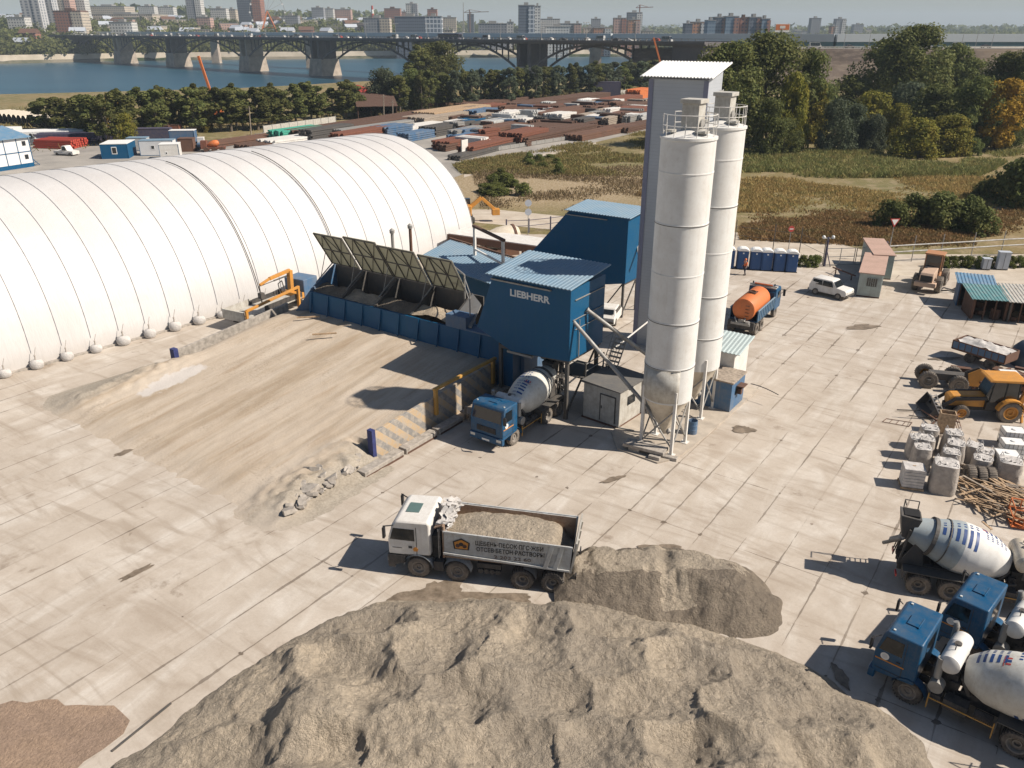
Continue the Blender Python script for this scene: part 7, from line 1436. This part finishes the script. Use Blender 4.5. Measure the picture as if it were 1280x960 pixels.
def wfence(lab, a, b, h, mat='dirty_white', cat='fence', name='panel_fence'):
    A = G(*a); B = G(*b); L_ = math.hypot(B[0]-A[0], B[1]-A[1]); o = thing(name, lab, cat, (*A, 0), two_up(A, B)); mb = MB(); mb.box(0,L_,-.05,.05,.1,h)
    obj('panel', mb, M[mat], o); mb = MB()
    for k in range(int(L_/3)+1): mb.box(k*3-.08,k*3+.08,-.1,.1,0,h+.15)
    obj('posts_row', mb, M['steel'], o)
wfence('pale low concrete fence along the left poplar row', (330,168), (420,155), 2.0); wfence('rail and mesh fence between the steel yard and the meadow', (590,194), (830,156), .9, 'steel'); wfence('short white fence panel at the corner of the steel yard', (577,196), (585,194), 3.2, 'white'); wfence('pale fence line behind the steel yard at the right', (745,121), (815,116), 1.8)
wfence('grey barrier along the lot behind the hangar', (245,186), (330,170), .8, 'steel')
# machines behind the hangar
x, y = G(270,189); o = thing('small_mixer', 'orange drum mixer with rusty tyres behind the hangar ridge', 'mixer', (x, y, 0), R(10)); mb = MB(); mb.lathe([(.2,-1.5),(.55,-.9),(.72,-.1),(.6,.5),(.35,.8)], (0,0,1.6), (1,0,.2), n=18); obj('drum', mb, M['orange'], o, smooth=40); mb = MB(); mb.box(-2,2,-.8,.8,.5,.9); mb.box(-2.8,-1.6,-.9,.9,.6,2.2); obj('frame', mb, M['rust2'], o)
for xx in (-1.8,-.2,1.4):
    for s_ in (-1,1): mb = MB(); mb.lathe([(0,-.15),(.5,-.15),(.5,.15),(0,.15)], (xx,s_*.9,.5), (0,1,0), n=14); obj('wheel', mb, M['rust'], o)
x, y = G(252,187); o = thing('small_tractor', 'blue tractor with white cab panel beside the orange mixer', 'tractor', (x, y, 0), R(100)); mb = MB(); mb.box(-1.8,.2,-.5,.5,.7,1.5); mb.box(.1,1.5,-.8,.8,.6,1.2); obj('body', mb, M['blue_faded'], o, bev=.05); mb = MB(); mb.box(.1,1.4,-.7,.7,1.2,2.5); obj('cab', mb, M['white'], o, bev=.05)
for xx, r_ in ((-1.3,.45),(.9,.8)):
    for s_ in (-1,1): mb = MB(); mb.lathe([(0,-.18),(r_,-.18),(r_,.18),(0,.18)], (xx,s_*.9,r_), (0,1,0), n=16); obj('wheel', mb, M['rubber'], o)
x, y = G(603,283); o = thing('excavator', 'yellow excavator half hidden by the hangar end', 'excavator', (x-3.0, y+2.5, 0), R(10)); mb = MB(); mb.box(-1.6,1.4,-1.2,1.2,1.0,2.3); obj('body', mb, M['yellow'], o, bev=.08); mb = MB(); mb.box(.2,1.4,.2,1.1,1.6,3.0); obj('cab', mb, M['glass'], o, bev=.04); mb = MB(); mb.box(-1.8,1.8,-1.3,-.7,0,.85); mb.box(-1.8,1.8,.7,1.3,0,.85); obj('tracks', mb, M['chassis'], o, bev=.2); mb = MB(); mb.bar((1.0,-.3,1.8),(2.8,-.3,3.2),.4,.5); mb.bar((2.8,-.3,3.2),(4.6,-.3,1.6),.35,.4); mb.box(4.2,5.2,-.8,.2,.9,1.7); obj('boom', mb, M['yellow'], o, bev=.03)
for (x0,y0,x1,y1,Y,lab) in ((262,114,248,70,236,'leaning orange crane boom among the left poplars'),(826,84,817,47,330,'orange crane boom rising behind the tower roof')):
    X0, Z0 = atY(x0,y0,Y); X1, Z1 = atY(x1,y1,Y); o = thing('mobile_crane', lab, 'crane', (X0, Y, 0)); mb = MB(); n_ = Vector((X1-X0,0,Z1-Z0)); b0 = Vector((-n_.x*Z0/n_.z, 0, 1.8)); mb.bar(b0, Vector((X1-X0, 0, Z1)), .6, .6); obj('boom', mb, M['orange'], o)
    mb = MB(); mb.box(b0.x-5,b0.x+3,-1.2,1.2,.9,1.8); mb.box(b0.x-1.5,b0.x+1.2,-1.2,1.2,1.8,3.2); obj('carrier', mb, M['orange'], o); mb = MB(); [mb.lathe([(0,-1.3),(.55,-1.3),(.55,1.3),(0,1.3)], (b0.x+xx,0,.55), (0,1,0), n=12) for xx in (-4,-2.6,.5,2)]; obj('wheels', mb, M['rubber'], o)
for k, (x, y, yt, lab) in enumerate(((148,178,145,'grey utility pole left of the brown containers'),(167,176,148,'grey utility pole close to the brown containers'),(314,168,133,'utility pole at the right of the left poplars'),(480,150,118,'pole in the gap of the poplar rows'),(491,150,125,'pole beside the brown open shed'),(1032,116,73,'leaning lamp post before the far embankment'))):
    X, Y = G(x, y); Xt, Zt = atY(x, yt, Y); o = thing('utility_pole', lab, 'pole', (X, Y, 0)); mb = MB(); mb.tube((0,0,0),(.3,0,Zt),.16,.10,n=8); mb.bar((-.6,0,Zt-.6),(1,0,Zt-.6),.1,.1); obj('pole', mb, M['greywood'], o)
# ------------------------------------------------------------------ embankment with the highway
M['slope'] = NT('slope'); t = M['slope']; v = t.co(); n = t.noise(v, .05, 6, .7); n2 = t.noise(t.co((1,1,5)), .15, 5, .7); c = t.mix(t.ramp(n, .4, .6), (.14,.105,.075), (.075,.055,.045)); c = t.mix(t.math('MULTIPLY', t.ramp(n2, .5, .7), .7), c, (.22,.18,.14)); M['slope'] = t.fin(c, .95)
mb = MB(); line = [(60,428),(85,405),(150,398),(230,400),(330,404),(450,408),(700,415)]
sec = [(-34,-.5),(-30,1.0),(-16,7.0),(-12,11.0),(-9,14.8),(-8,15.6),(8,15.6),(22,4),(30,-2)]
mb.grid(lambda i, j: (line[i][0]+sec[j][0]*.12, line[i][1]+sec[j][0], sec[j][1]*(1 if i else .96)+(.8*hnoise(i*3, j, 1.3, 3, 91) if 0 < j < 4 else 0)), len(line), len(sec)); struct('highway_embankment', mb, M['slope'])
mb = MB(); mb.grid(lambda i, j: (line[i][0], line[i][1]+(-8 if j == 0 else 8), 15.75), len(line), 2); struct('highway', mb, M['lot'])
o = thing('guard_rail', 'long thin guard rail along the highway embankment', 'guard rail', (0,0,0)); mb = MB(); mb.path([(x, y-8, 16.5) for x, y in line[1:]], .12, 4); obj('rail', mb, M['steel'], o)
# ------------------------------------------------------------------ arch bridge
BA = Vector((-440,897,0)); BD = Vector((525,-492,0)).normalized(); BR = math.atan2(BD.y, BD.x); BL = 719.5
br = thing('arch_bridge', 'long dark road bridge on steel arches and stone piers over the river', 'bridge', BA, BR)
mb = MB(); mb.box(-60,BL+12,-11,11,16.6,18.2); mb.box(-60,BL+12,-12.2,-11,17.4,18.4); mb.box(-60,BL+12,11,12.2,17.4,18.4); obj('deck', mb, M['bridge_dark'] if 'bridge_dark' in M else flat('bridge_dark', (.11,.10,.10), .8, .2, .1), br)
mb = MB()
for s_ in (-12, 12):
    mb.box(-60,BL+12,s_-.12,s_+.12,18.4,18.6); mb.box(-60,BL+12,s_-.1,s_+.1,19.4,19.55)
    for k in range(int(BL/4)): mb.box(k*4,k*4+.4,s_-.1,s_+.1,18.4,19.5)
obj('parapet', mb, M['steel'], br)
SPN = [0,98,206,329,424,532,619,706]; DK = bpy.data.materials['bridge_dark']
for k in range(len(SPN)-1):
    a, b = SPN[k]+7, SPN[k+1]-7; mb = MB(); L_ = b-a
    for y in (-7.5,6):
        mb = MB(); pts = [(a+L_*i/20, y, 5+11.0*(1-(2*i/20-1)**2)) for i in range(21)]
        for p, q_ in zip(pts[:-1], pts[1:]): mb.bar(p, q_, .9, 1.0)
        obj('arch_rib', mb, DK, br)
    mb = MB()
    for i in range(1, 16):
        x_ = a+L_*i/16; z_ = 5+11.0*(1-(2*i/16-1)**2)
        if z_ < 15.6:
            for y in (-7.5,6): m2 = MB(); m2.box(x_-.3,x_+.3,y-.3,y+.3,z_,16.7); obj('spandrel_post', m2, DK, br)
for k, x_ in enumerate(SPN[1:-1]):
    mb = MB(); mb.hexa([(x_-9,-10,-12),(x_+9,-10,-12),(x_+9,8,-12),(x_-9,8,-12),(x_-6.5,-8,5),(x_+6.5,-8,5),(x_+6.5,6.5,5),(x_-6.5,6.5,5)]); pr_ = obj('pier', mb, M['stone'], br)
    mb = MB(); mb.box(x_-5,x_-2.8,-8,6,5,16.6); mb.box(x_+2.8,x_+5,-8,6,5,16.6); obj('pier_wall', mb, M['stone'] if k % 2 == 0 else DK, pr_)
mb = MB(); mb.box(-45,4,-10,8,-10,16.6); obj('abutment', mb, DK, br); mb = MB(); mb.box(BL-6,BL+10,-10,8,-10,16.6); obj('abutment', mb, DK, br)
def bpt(s, y=0): return BA+BD*s+Vector((-BD.y, BD.x, 0))*y
lp = thing('bridge_lamp', 'pale street lamp standing on the arch bridge parapet', 'street lamp', (0,0,0), BR, 'street lamps on the arch bridge'); mb = MB(); mb.tube((0,0,0),(0,0,8.5),.16,.10,n=6); mb.bar((0,-1.6,8.5),(0,1.6,8.5),.12,.12); mb.box(-.3,.3,-2.2,-1.2,8.4,8.6); mb.box(-.3,.3,1.2,2.2,8.4,8.6); mb.box(-.5,.5,-.5,.5,0,1.2); obj('lamp_pole', mb, M['steel'], lp)
for k in range(24):
    o = lp if k == 0 else dup(lp, (0,0,0)); p = bpt(15+k*29.5, -11.4); o.location = (p.x, p.y, 18.3)
# vehicles on the bridge and highway
cp = []
for nm, col, st_, lab in (('distant_car','white','hatch','tiny white car crossing the arch bridge'),('distant_car','dark_steel','hatch','tiny dark car crossing the arch bridge'),('distant_car','grey_body','van','tiny grey van crossing the arch bridge'),('distant_car','red','hatch','tiny red car crossing the arch bridge')):
    cp.append(car(nm, lab, 'car', (0,0,0), 0, M[col], 4.4 if st_ != 'van' else 5.5, 1.8, 1.5 if st_ != 'van' else 2.5, st_, False, 'traffic on the arch bridge'))
for k in range(64):
    pr = cp[[0,1,0,2,1,0,3,2][k % 8]]; o = pr if pr.name not in used else dup(pr, (0,0,0)); used.add(pr.name)
    ln = rnd.choice((-8,-4.5,4.5,8)); p = bpt(20+k*10.9+rnd.uniform(-4,4), ln); o.location = (p.x, p.y, 18.22); o.rotation_euler = (0,0,BR+(math.pi if ln > 0 else 0))
for k in range(16):
    pr = cp[[0,2,1,0][k % 4]]; o = dup(pr, (0,0,0)); x_ = 118+k*17+rnd.uniform(-5,5); y_ = 398 if x_ < 250 else 402; o.location = (x_, y_-rnd.choice((5,1,-4)), 15.8); o.rotation_euler = (0,0,0); o['label'] = 'tiny %s on the embankment highway behind the wood' % ['white car','grey van','dark car','white car'][k % 4]; o['group'] = 'traffic on the embankment highway'
for k, s_ in enumerate((560,)):
    p = bpt(s_, -7); o = thing('bus', 'dark long bus driving over the bridge arch', 'bus', (p.x, p.y, 18.22), BR); mb = MB(); mb.box(-9,9,-1.3,1.3,.4,3.2); obj('body', mb, M['navy_metal'], o, bev=.15); mb = MB(); mb.box(-8.5,8.5,-1.33,-1.31,1.5,2.6); mb.box(8.9,9.03,-1.1,1.1,1.3,2.8); obj('windows', mb, M['glass'], o); mb = MB(); [mb.lathe([(0,-1.3),(.5,-1.3),(.5,1.3),(0,1.3)], (xx,0,.5), (0,1,0), n=10) for xx in (-6,-1,6)]; obj('wheels', mb, M['rubber'], o)
# covered metro bridge
mp = [(-600,1131),(-168,726),(60,512),(170,462),(900,455)]; mt_ = thing('metro_bridge', 'long silver covered rail bridge gallery behind the arch bridge', 'bridge', (0,0,0))
MG1 = paint('silver_cladding', (.55,.60,.63), .35, (.35,.38,.4), .15, .1); MG2 = paint('teal_girder', (.07,.17,.20), .5, (.2,.2,.2), .2, .2)
for z0, z1, hw_, mm, nm in ((17.6,21.4,4,MG1,'gallery'),(15.2,17.6,3.6,MG2,'girder')):
    mb = MB()
    for (xa, ya), (xb, yb_) in zip(mp[:-1], mp[1:]): mb.bar((xa,ya,(z0+z1)/2),(xb,yb_,(z0+z1)/2), z1-z0 if abs(z1-z0) > 9 else hw_*2, z1-z0)
    obj(nm, mb, mm, mt_)
for k in range(9):
    s_ = -460+k*146 if k < 4 else -460+k*146
    X_ = (-504,-400,-284,-168,-62,50)[k] if k < 6 else 170+(k-5)*130
    Y_ = lerp_poly(mp, X_); mb = MB(); mb.hexa([(X_-4,Y_-4,-12),(X_+4,Y_-4,-12),(X_+4,Y_+4,-12),(X_-4,Y_+4,-12),(X_-3,Y_-3,15.2),(X_+3,Y_-3,15.2),(X_+3,Y_+3,15.2),(X_-3,Y_+3,15.2)]); obj('pier', mb, M['stone'], mt_)
# billboard
X, Z = atY(978,35,392); o = thing('billboard', 'orange and white billboard on a post above the highway', 'billboard', (X, 392, 15.8)); mb = MB(); mb.tube((0,0,0),(0,0,Z-16),.4,n=8); obj('post', mb, M['steel'], o); mb = MB(); hh = Z-15.8; mb.box(-3.2,3.2,-.2,.2,hh-1.7,hh+1.7); mb.box(-3.0,3.0,-.25,-.21,hh-.8,hh+1.5,1); mb.box(-1.2,1.2,-.29,-.26,hh-.2,hh+.9,2); obj('panel', mb, [M['paperwhite'], M['orange'], M['white']], o)
for k, x in enumerate((1003,1060,1207,1225,1245,1090,1160)):
    X, Z = atY(x, 30 if k != 1 else 22, 396); o = thing('highway_lamp', 'thin lamp post on the embankment highway', 'street lamp', (X, 396, 15.8), 0, 'lamp posts on the embankment highway'); mb = MB(); mb.tube((0,0,0),(.3,0,9),.12,.07,n=6); mb.bar((.3,0,9),(1.8,0,9.1),.1,.1); obj('pole', mb, M['steel'], o)
# ------------------------------------------------------------------ far bank
t = NT('embankment_wall'); v = t.co(); n = t.noise(v, .1, 4); M['quay'] = t.fin(t.mix(t.ramp(n, .35, .65), (.40,.35,.27), (.52,.46,.37)), .9)
mb = MB(); xs_ = list(range(-900, 900, 20)); mb.grid(lambda i, j: (xs_[i], fb(xs_[i])+(6 if j == 0 else 9 if j == 1 else 14), (-7.5,1.5,1.5)[j]), len(xs_), 3); struct('river_quay', mb, M['quay'])
def citymat(name, col, wcol=(.05,.06,.08), px_=3.2, pz=3.0, wx=(.25,.75), wz=(.3,.78), stripe=None):
    t = NT(name); tc = t.n('ShaderNodeTexCoord'); s = t.sep(tc.outputs['Object']); n = t.sep(tc.outputs['Normal'])
    ax = t.math('GREATER_THAN', t.math('ABSOLUTE', n[0]), .6); h = t.math('ADD', t.math('MULTIPLY', s[1], ax), t.math('MULTIPLY', s[0], t.math('SUBTRACT', 1.0, ax)))
    fh = t.math('FRACT', t.math('MULTIPLY', h, 1/px_)); fz = t.math('FRACT', t.math('MULTIPLY', s[2], 1/pz))
    def band(f, a, b): return t.math('MULTIPLY', t.math('GREATER_THAN', f, a), t.math('LESS_THAN', f, b))
    m = t.math('MULTIPLY', band(fh, *wx), band(fz, *wz)); m = t.math('MULTIPLY', m, t.math('LESS_THAN', t.math('ABSOLUTE', n[2]), .5))
    ns = t.noise(t.co((1,1,1)), .05, 4); c = t.mix(t.ramp(ns, .3, .7), tuple(x*.88 for x in col), col); c = t.mix(t.math('MULTIPLY', m, .85), c, wcol)
    return t.fin(c, .7)
CM = dict(white=citymat('city_white', (.58,.57,.54)), cream=citymat('city_cream', (.52,.45,.36)), brick=citymat('city_brick', (.33,.15,.10)), grey=citymat('city_grey', (.30,.31,.33)), dark=citymat('city_dark', (.13,.15,.18), (.05,.06,.09), 2.4, 3, (.15,.85)), pink=citymat('city_pink', (.50,.33,.27)), grid=citymat('city_grid', (.62,.63,.64), (.06,.09,.13), 4.0, 4.6, (.12,.9), (.12,.88)), strip=citymat('city_strip', (.50,.50,.50), (.13,.15,.19), 6, 3, (.1,.62), (.2,.9)), blue=citymat('city_blue', (.20,.27,.33), (.1,.14,.2), 2.5, 3, (.1,.9)), orange=citymat('city_orange', (.50,.24,.13)))
rf = M['greywood']
def bld(x0, x1, yt, yb, Y, mat, lab, depth=None, rot=0, top=None, second=None):
    X0, Zt = atY(x0, yt, Y); X1, _ = atY(x1, yt, Y); cx = (X0+X1)/2; wdt = X1-X0; d = depth or max(14, wdt*.6); zb = terrain(cx, Y+d/2)-3
    _, Zb = atY((x0+x1)/2, yb, Y); zb = min(zb, Zb)
    o = thing('city_building', lab if len(lab.split()) > 3 else lab+' beside the brick block', 'building', (cx, Y+d/2, zb), R(rot)); h = Zt-zb; mb = MB(); mb.box(-wdt/2,wdt/2,-d/2,d/2,0,h); obj('wall', mb, CM[mat], o)
    if second: mb = MB(); mb.box(wdt/2*.25,wdt/2+.6,-d/2-.6,d/2+.6,0,h*.98); obj('facade_bay', mb, CM[second], o)
    mb = MB(); mb.box(-wdt/2-.3,wdt/2+.3,-d/2-.3,d/2+.3,h,h+.8); mb.box(-wdt*.15,wdt*.12,-d*.2,d*.2,h+.8,h+3.4)
    if top == 'peak': mb.prism([(-wdt/2,h+.8),(wdt/2,h+.8),(0,h+wdt*.3)], 'y', -d/2, d/2)
    obj('roof', mb, M['steel'] if mat != 'brick' else M['rust3'], o); return o
bl = [(21,44,-14,32,1050,'strip','towering grey white striped apartment block at the far left','strip'),(44,62,-8,32,1080,'strip','second striped tower joined to the far left one',None),(66,84,-10,26,1180,'cream','cream tower behind the brown building','pink'),(84,102,-14,22,1200,'white','pale tower right of the cream one',None),
(66,100,14,36,1000,'brick','brown building with a white framed window block','cream'),(8,30,22,36,1020,'white','low white hall at the foot of the striped tower',None),(104,155,8,17,1500,'cream','long cream block on the ridge',None),(172,192,8,18,1500,'white','white block with flat roof on the ridge',None),(196,216,9,17,1520,'white','white block right of its twin on the ridge',None),(231,249,-2,21,1300,'grey','slightly curved glass and white tower','white'),
(136,164,28,41,960,'white','white hall with a green roof box beside the bridge head',None),(105,190,18,28,1250,'cream','long low cream building above the trees',None),(294,323,-12,24,1250,'dark','tall dark brick tower with a bright right side','brick'),(262,282,11,21,1350,'white','white stepped building left of the dark brick tower',None),(282,294,12,20,1380,'cream','small white building next to the dark tower',None),(245,262,22,34,1150,'pink','cream gable building below the curved tower',None),
(389,404,10,20,1500,'grey','grey apartment tower left of its twins',None),(404,416,11,20,1520,'white','pale apartment tower between grey ones',None),(418,438,12,22,1540,'pink','pink apartment row on the ridge',None),(352,372,20,30,1250,'grey','grey gabled roof house on the hill',None),(480,500,11,22,1500,'brick','red brick apartment block left of the white tower',None),(502,508,15,22,1450,'pink','small pink block',None),(507,521,5,22,1420,'white','white and grey tower above the framed office','grey'),(534,546,12,22,1500,'brick','red brick tower right of the framed office',None),
(454,486,23,48,1010,'grey','plain grey slab building left of the framed office','cream'),(493,531,21,52,960,'dark','dark fronted office block with white frames',None),(531,552,21,52,962,'grid','sunlit white framed end of the office block',None),(584,592,18,32,1400,'dark','thin dark tower with construction cranes',None),(553,570,22,30,1500,'cream','pale low blocks right of the office',None),(552,566,38,50,1050,'cream','cream small building behind the bridge',None),
(598,634,30,50,1020,'grey','long grey office slab behind the bridge',None),(634,642,28,50,1022,'white','white stair tower at the end of the grey slab',None),(648,668,7,50,980,'dark','tall dark glass tower behind the bridge','grid'),(668,676,8,50,985,'white','bright side of the tall glass tower',None),(676,700,24,40,1300,'white','white blocks behind the long white hotel',None),(682,712,34,50,1000,'white','low white building before the long hotel',None),(698,722,30,50,1050,'white','long white hotel with many windows',None),(718,727,30,50,1040,'pink','pinkish end of the white hotel',None),
(740,751,24,38,1350,'grey','grey block behind the coloured towers',None),(730,745,35,50,1050,'cream','cream low block by the bridge',None),(743,764,35,50,1040,'orange','orange trimmed apartment houses','white'),(768,783,23,50,1060,'pink','rose brown stepped tower','brick'),(785,803,16,50,1300,'dark','unfinished dark tower with a crane','white'),(786,800,25,50,1020,'orange','orange and white stepped apartment tower','pink'),(803,818,39,50,1100,'cream','low cream houses right of the orange tower',None),
(857,866,30,52,900,'dark','dark left half of the orange tower pair',None),(866,883,28,52,900,'orange','orange and white tower left of the apartment wall','white'),(885,895,26,50,820,'blue','blue grey apartment tower first in the wall',None),(895,908,22,50,825,'dark','dark apartment tower with rounded roof','brick'),(908,924,21,50,822,'blue','broad blue grey apartment tower','brick'),(926,937,23,50,826,'brick','reddish apartment tower in the wall',None),(937,952,22,50,824,'dark','dark blue apartment tower in the wall','brick'),(953,963,24,50,822,'blue','last blue apartment tower in the wall','brick'),
(1015,1027,23,46,1500,'grey','grey lone tower above the metro gallery',None),(1046,1058,24,46,1480,'grey','second lone tower with a bright side','white'),(1040,1047,33,46,1470,'orange','small orange block by the second lone tower','white'),(1068,1080,31,40,1700,'grey','short grey tower far right',None),(986,1012,39,46,1700,'grey','hazy low blocks left of the lone towers',None),(1082,1090,37,44,2200,'cream','tiny pale block on the horizon',None)]
for (x0,x1,yt,yb,Y,m_,lab,sec_) in bl: bld(x0,x1,yt,yb,Y,m_,lab,second=sec_)
# chimney, mast, cranes, ferris wheel
X, Z = atY(465,7,1400); zb = terrain(X,1400); o = thing('striped_chimney', 'red and white striped chimney on the ridge', 'chimney', (X,1400,zb-5)); mb = MB(); n_ = 6
for k in range(n_): mb.tube((0,0,(Z-zb+5)*k/n_),(0,0,(Z-zb+5)*(k+1)/n_),3-.25*k,2.75-.25*k,n=12,mi=k%2,caps=True)
obj('shaft', mb, [M['paperwhite'], M['red']], o)
X, Z = atY(579,3,1500); o = thing('radio_mast', 'thin grey radio mast on the skyline', 'mast', (X,1500,terrain(X,1500)-3)); mb = MB(); mb.tube((0,0,0),(0,0,Z-terrain(X,1500)+3),1.2,.5,n=6); obj('mast', mb, M['steel'], o)
def tcrane(x, yt, Y, lab, mat='rust3', w_=30):
    X, Z = atY(x, yt, Y); zb = terrain(X, Y); o = thing('tower_crane', lab, 'crane', (X, Y, zb)); mb = MB(); mb.tube((0,0,0),(0,0,Z-zb),.9,n=4); mb.bar((-w_*.3,0,Z-zb-4),(w_,0,Z-zb-3),.9,.9); mb.tube((0,0,Z-zb),(w_*.7,0,Z-zb-3.5),.3,n=4); mb.tube((0,0,Z-zb),(-w_*.3,0,Z-zb-4),.3,n=4); obj('crane_frame', mb, M[mat], o)
tcrane(587,12,1390,'tower crane beside the thin dark tower'); tcrane(800,6,1320,'reddish tower crane on top of the unfinished tower','rust2',20)
X, Z = atY(334,14,1150); zb = terrain(X,1150); o = thing('ferris_wheel', 'pale ferris wheel on orange legs above the hillside trees', 'ferris wheel', (X,1150,0), R(10)); mb = MB(); rad_ = 22
for i in range(28): a = 2*math.pi*i/28; b = 2*math.pi*(i+1)/28; mb.bar((rad_*math.cos(a),0,Z+rad_*math.sin(a)),(rad_*math.cos(b),0,Z+rad_*math.sin(b)),.5,.5); 
for i in range(14): a = 2*math.pi*i/14; mb.bar((0,0,Z),(rad_*math.cos(a),0,Z+rad_*math.sin(a)),.25,.25)
obj('wheel', mb, M['steel'], o)
for i in range(14): a = 2*math.pi*i/14; mb = MB(); mb.box(rad_*math.cos(a)-.9,rad_*math.cos(a)+.9,-.9,.9,Z+rad_*math.sin(a)-2.4,Z+rad_*math.sin(a)-.5); obj('gondola', mb, M['paperwhite'], o)
mb = MB(); [mb.bar((sx*12,sy*6,zb-3),(0,sy*1.5,Z),1.1,1.1) for sx in (-1,1) for sy in (-1,1)]; mb.bar((-9,0,zb+8),(9,0,zb+8),.8,.8); obj('support', mb, M['orange'], o)
# houses and low blocks scattered on the hillside
hp_ = []
for k, (m_, d, lab) in enumerate((('white',(16,10,7),'small white house among the trees on the far bank'),('cream',(30,11,9),'low cream block among the trees on the far bank'),('brick',(18,11,8),'small brick house among the trees on the far bank'),('grey',(30,12,9),'grey mid height block on the far bank slope'),('pink',(24,12,10),'pinkish block on the far bank slope'),('white',(40,12,9),'long white apartment block on the far bank slope'))):
    o = thing('hillside_house', lab, 'house', (0,0,0), 0, 'hillside houses %d' % 1); L_, Wd, h = d; mb = MB(); mb.box(-L_/2,L_/2,-Wd/2,Wd/2,-6,h); obj('wall', mb, CM[m_], o)
    mb = MB(); (mb.prism([(-Wd/2-.5,h),(Wd/2+.5,h),(0,h+Wd*.4)], 'x', -L_/2-.4, L_/2+.4) if k in (0,2) else mb.box(-L_/2-.3,L_/2+.3,-Wd/2-.3,Wd/2+.3,h,h+.7)); obj('roof', mb, M[['grey_blue','steel','rust3','greywood','steel','steel'][k]], o); o['group'] = 'hillside houses of the far bank'; hp_.append(o)
rr = random.Random(77)
for k in range(280):
    a = rr.uniform(-.62, .16) if k < 240 else rr.uniform(-.1, .25); d = 60+rr.random()**.8*900 if a < -.1 else 40+rr.random()*300
    Y = 1000
    for _ in range(6): X = a*Y; Y = fb(X)+d
    X = a*Y; pr = hp_[rr.choice((0,0,0,1,0,2,4,5,1))]; o = pr if pr.name not in used else dup(pr, (0,0,0)); used.add(pr.name); o.location = (X, Y, terrain(X, Y)); o.rotation_euler = (0,0,rr.uniform(-.6,.6))
# trees of the far bank, one mass
def far_wood(name, lab, n, af, df, seed, size=(5,10), mat='leaf_dark', per=16, leaf=1.6):
    rng = np.random.default_rng(seed); cs = []; rs = []
    for k in range(n):
        a = rng.uniform(*af); d = df[0]+(df[1]-df[0])*rng.random()**1.3; Y = 1000
        for _ in range(5): X = a*Y; Y = fb(X)+d
        X = a*Y; s = rng.uniform(*size)
        for m_ in range(3): cs.append((X+rng.normal()*s*.5, Y+rng.normal()*s*.5, terrain(X, Y)+s*(.45+.4*rng.random()))); rs.append(s*.45)
    V = leaf_arrays(rng, np.array(cs), np.array(rs), per, leaf); o = bpy.data.objects.new(name, np_mesh(name, V, M[mat])); COL.objects.link(o); tag(o, lab, 'woodland', None, 'stuff')
far_wood('hillside_wood', 'dark trees covering the far bank hillside between the houses', 2600, (-.75,.2), (25,1000), 5)
far_wood('quay_wood', 'dense dark trees right behind the far quay wall', 700, (-.75,.3), (18,90), 6, (7,13))
far_wood('horizon_wood', 'hazy wooded plain towards the horizon', 1500, (-.5,.9), (900,4200), 8, (14,30), per=8, leaf=6)
far_wood('right_bank_wood', 'hazy wood on the far bank beyond the highway', 900, (.2,.8), (30,900), 9, (9,16), per=12, leaf=2.4)
# ------------------------------------------------------------------ air
mb = MB(); mb.box(-6050, 6050, -300, 9050, -12, 175); 
hz = bpy.data.materials.new('haze'); hz.use_nodes = True; n_ = hz.node_tree; n_.nodes.clear(); ou = n_.nodes.new('ShaderNodeOutputMaterial'); pv = n_.nodes.new('ShaderNodeVolumePrincipled'); pv.inputs['Color'].default_value = (.72,.86,1,1); pv.inputs['Density'].default_value = .00015; pv.inputs['Anisotropy'].default_value = .0; n_.links.new(pv.outputs[0], ou.inputs['Volume'])
ho = obj('haze', mb, hz); tag(ho, None, None, None, 'stuff'); ho.visible_shadow = True
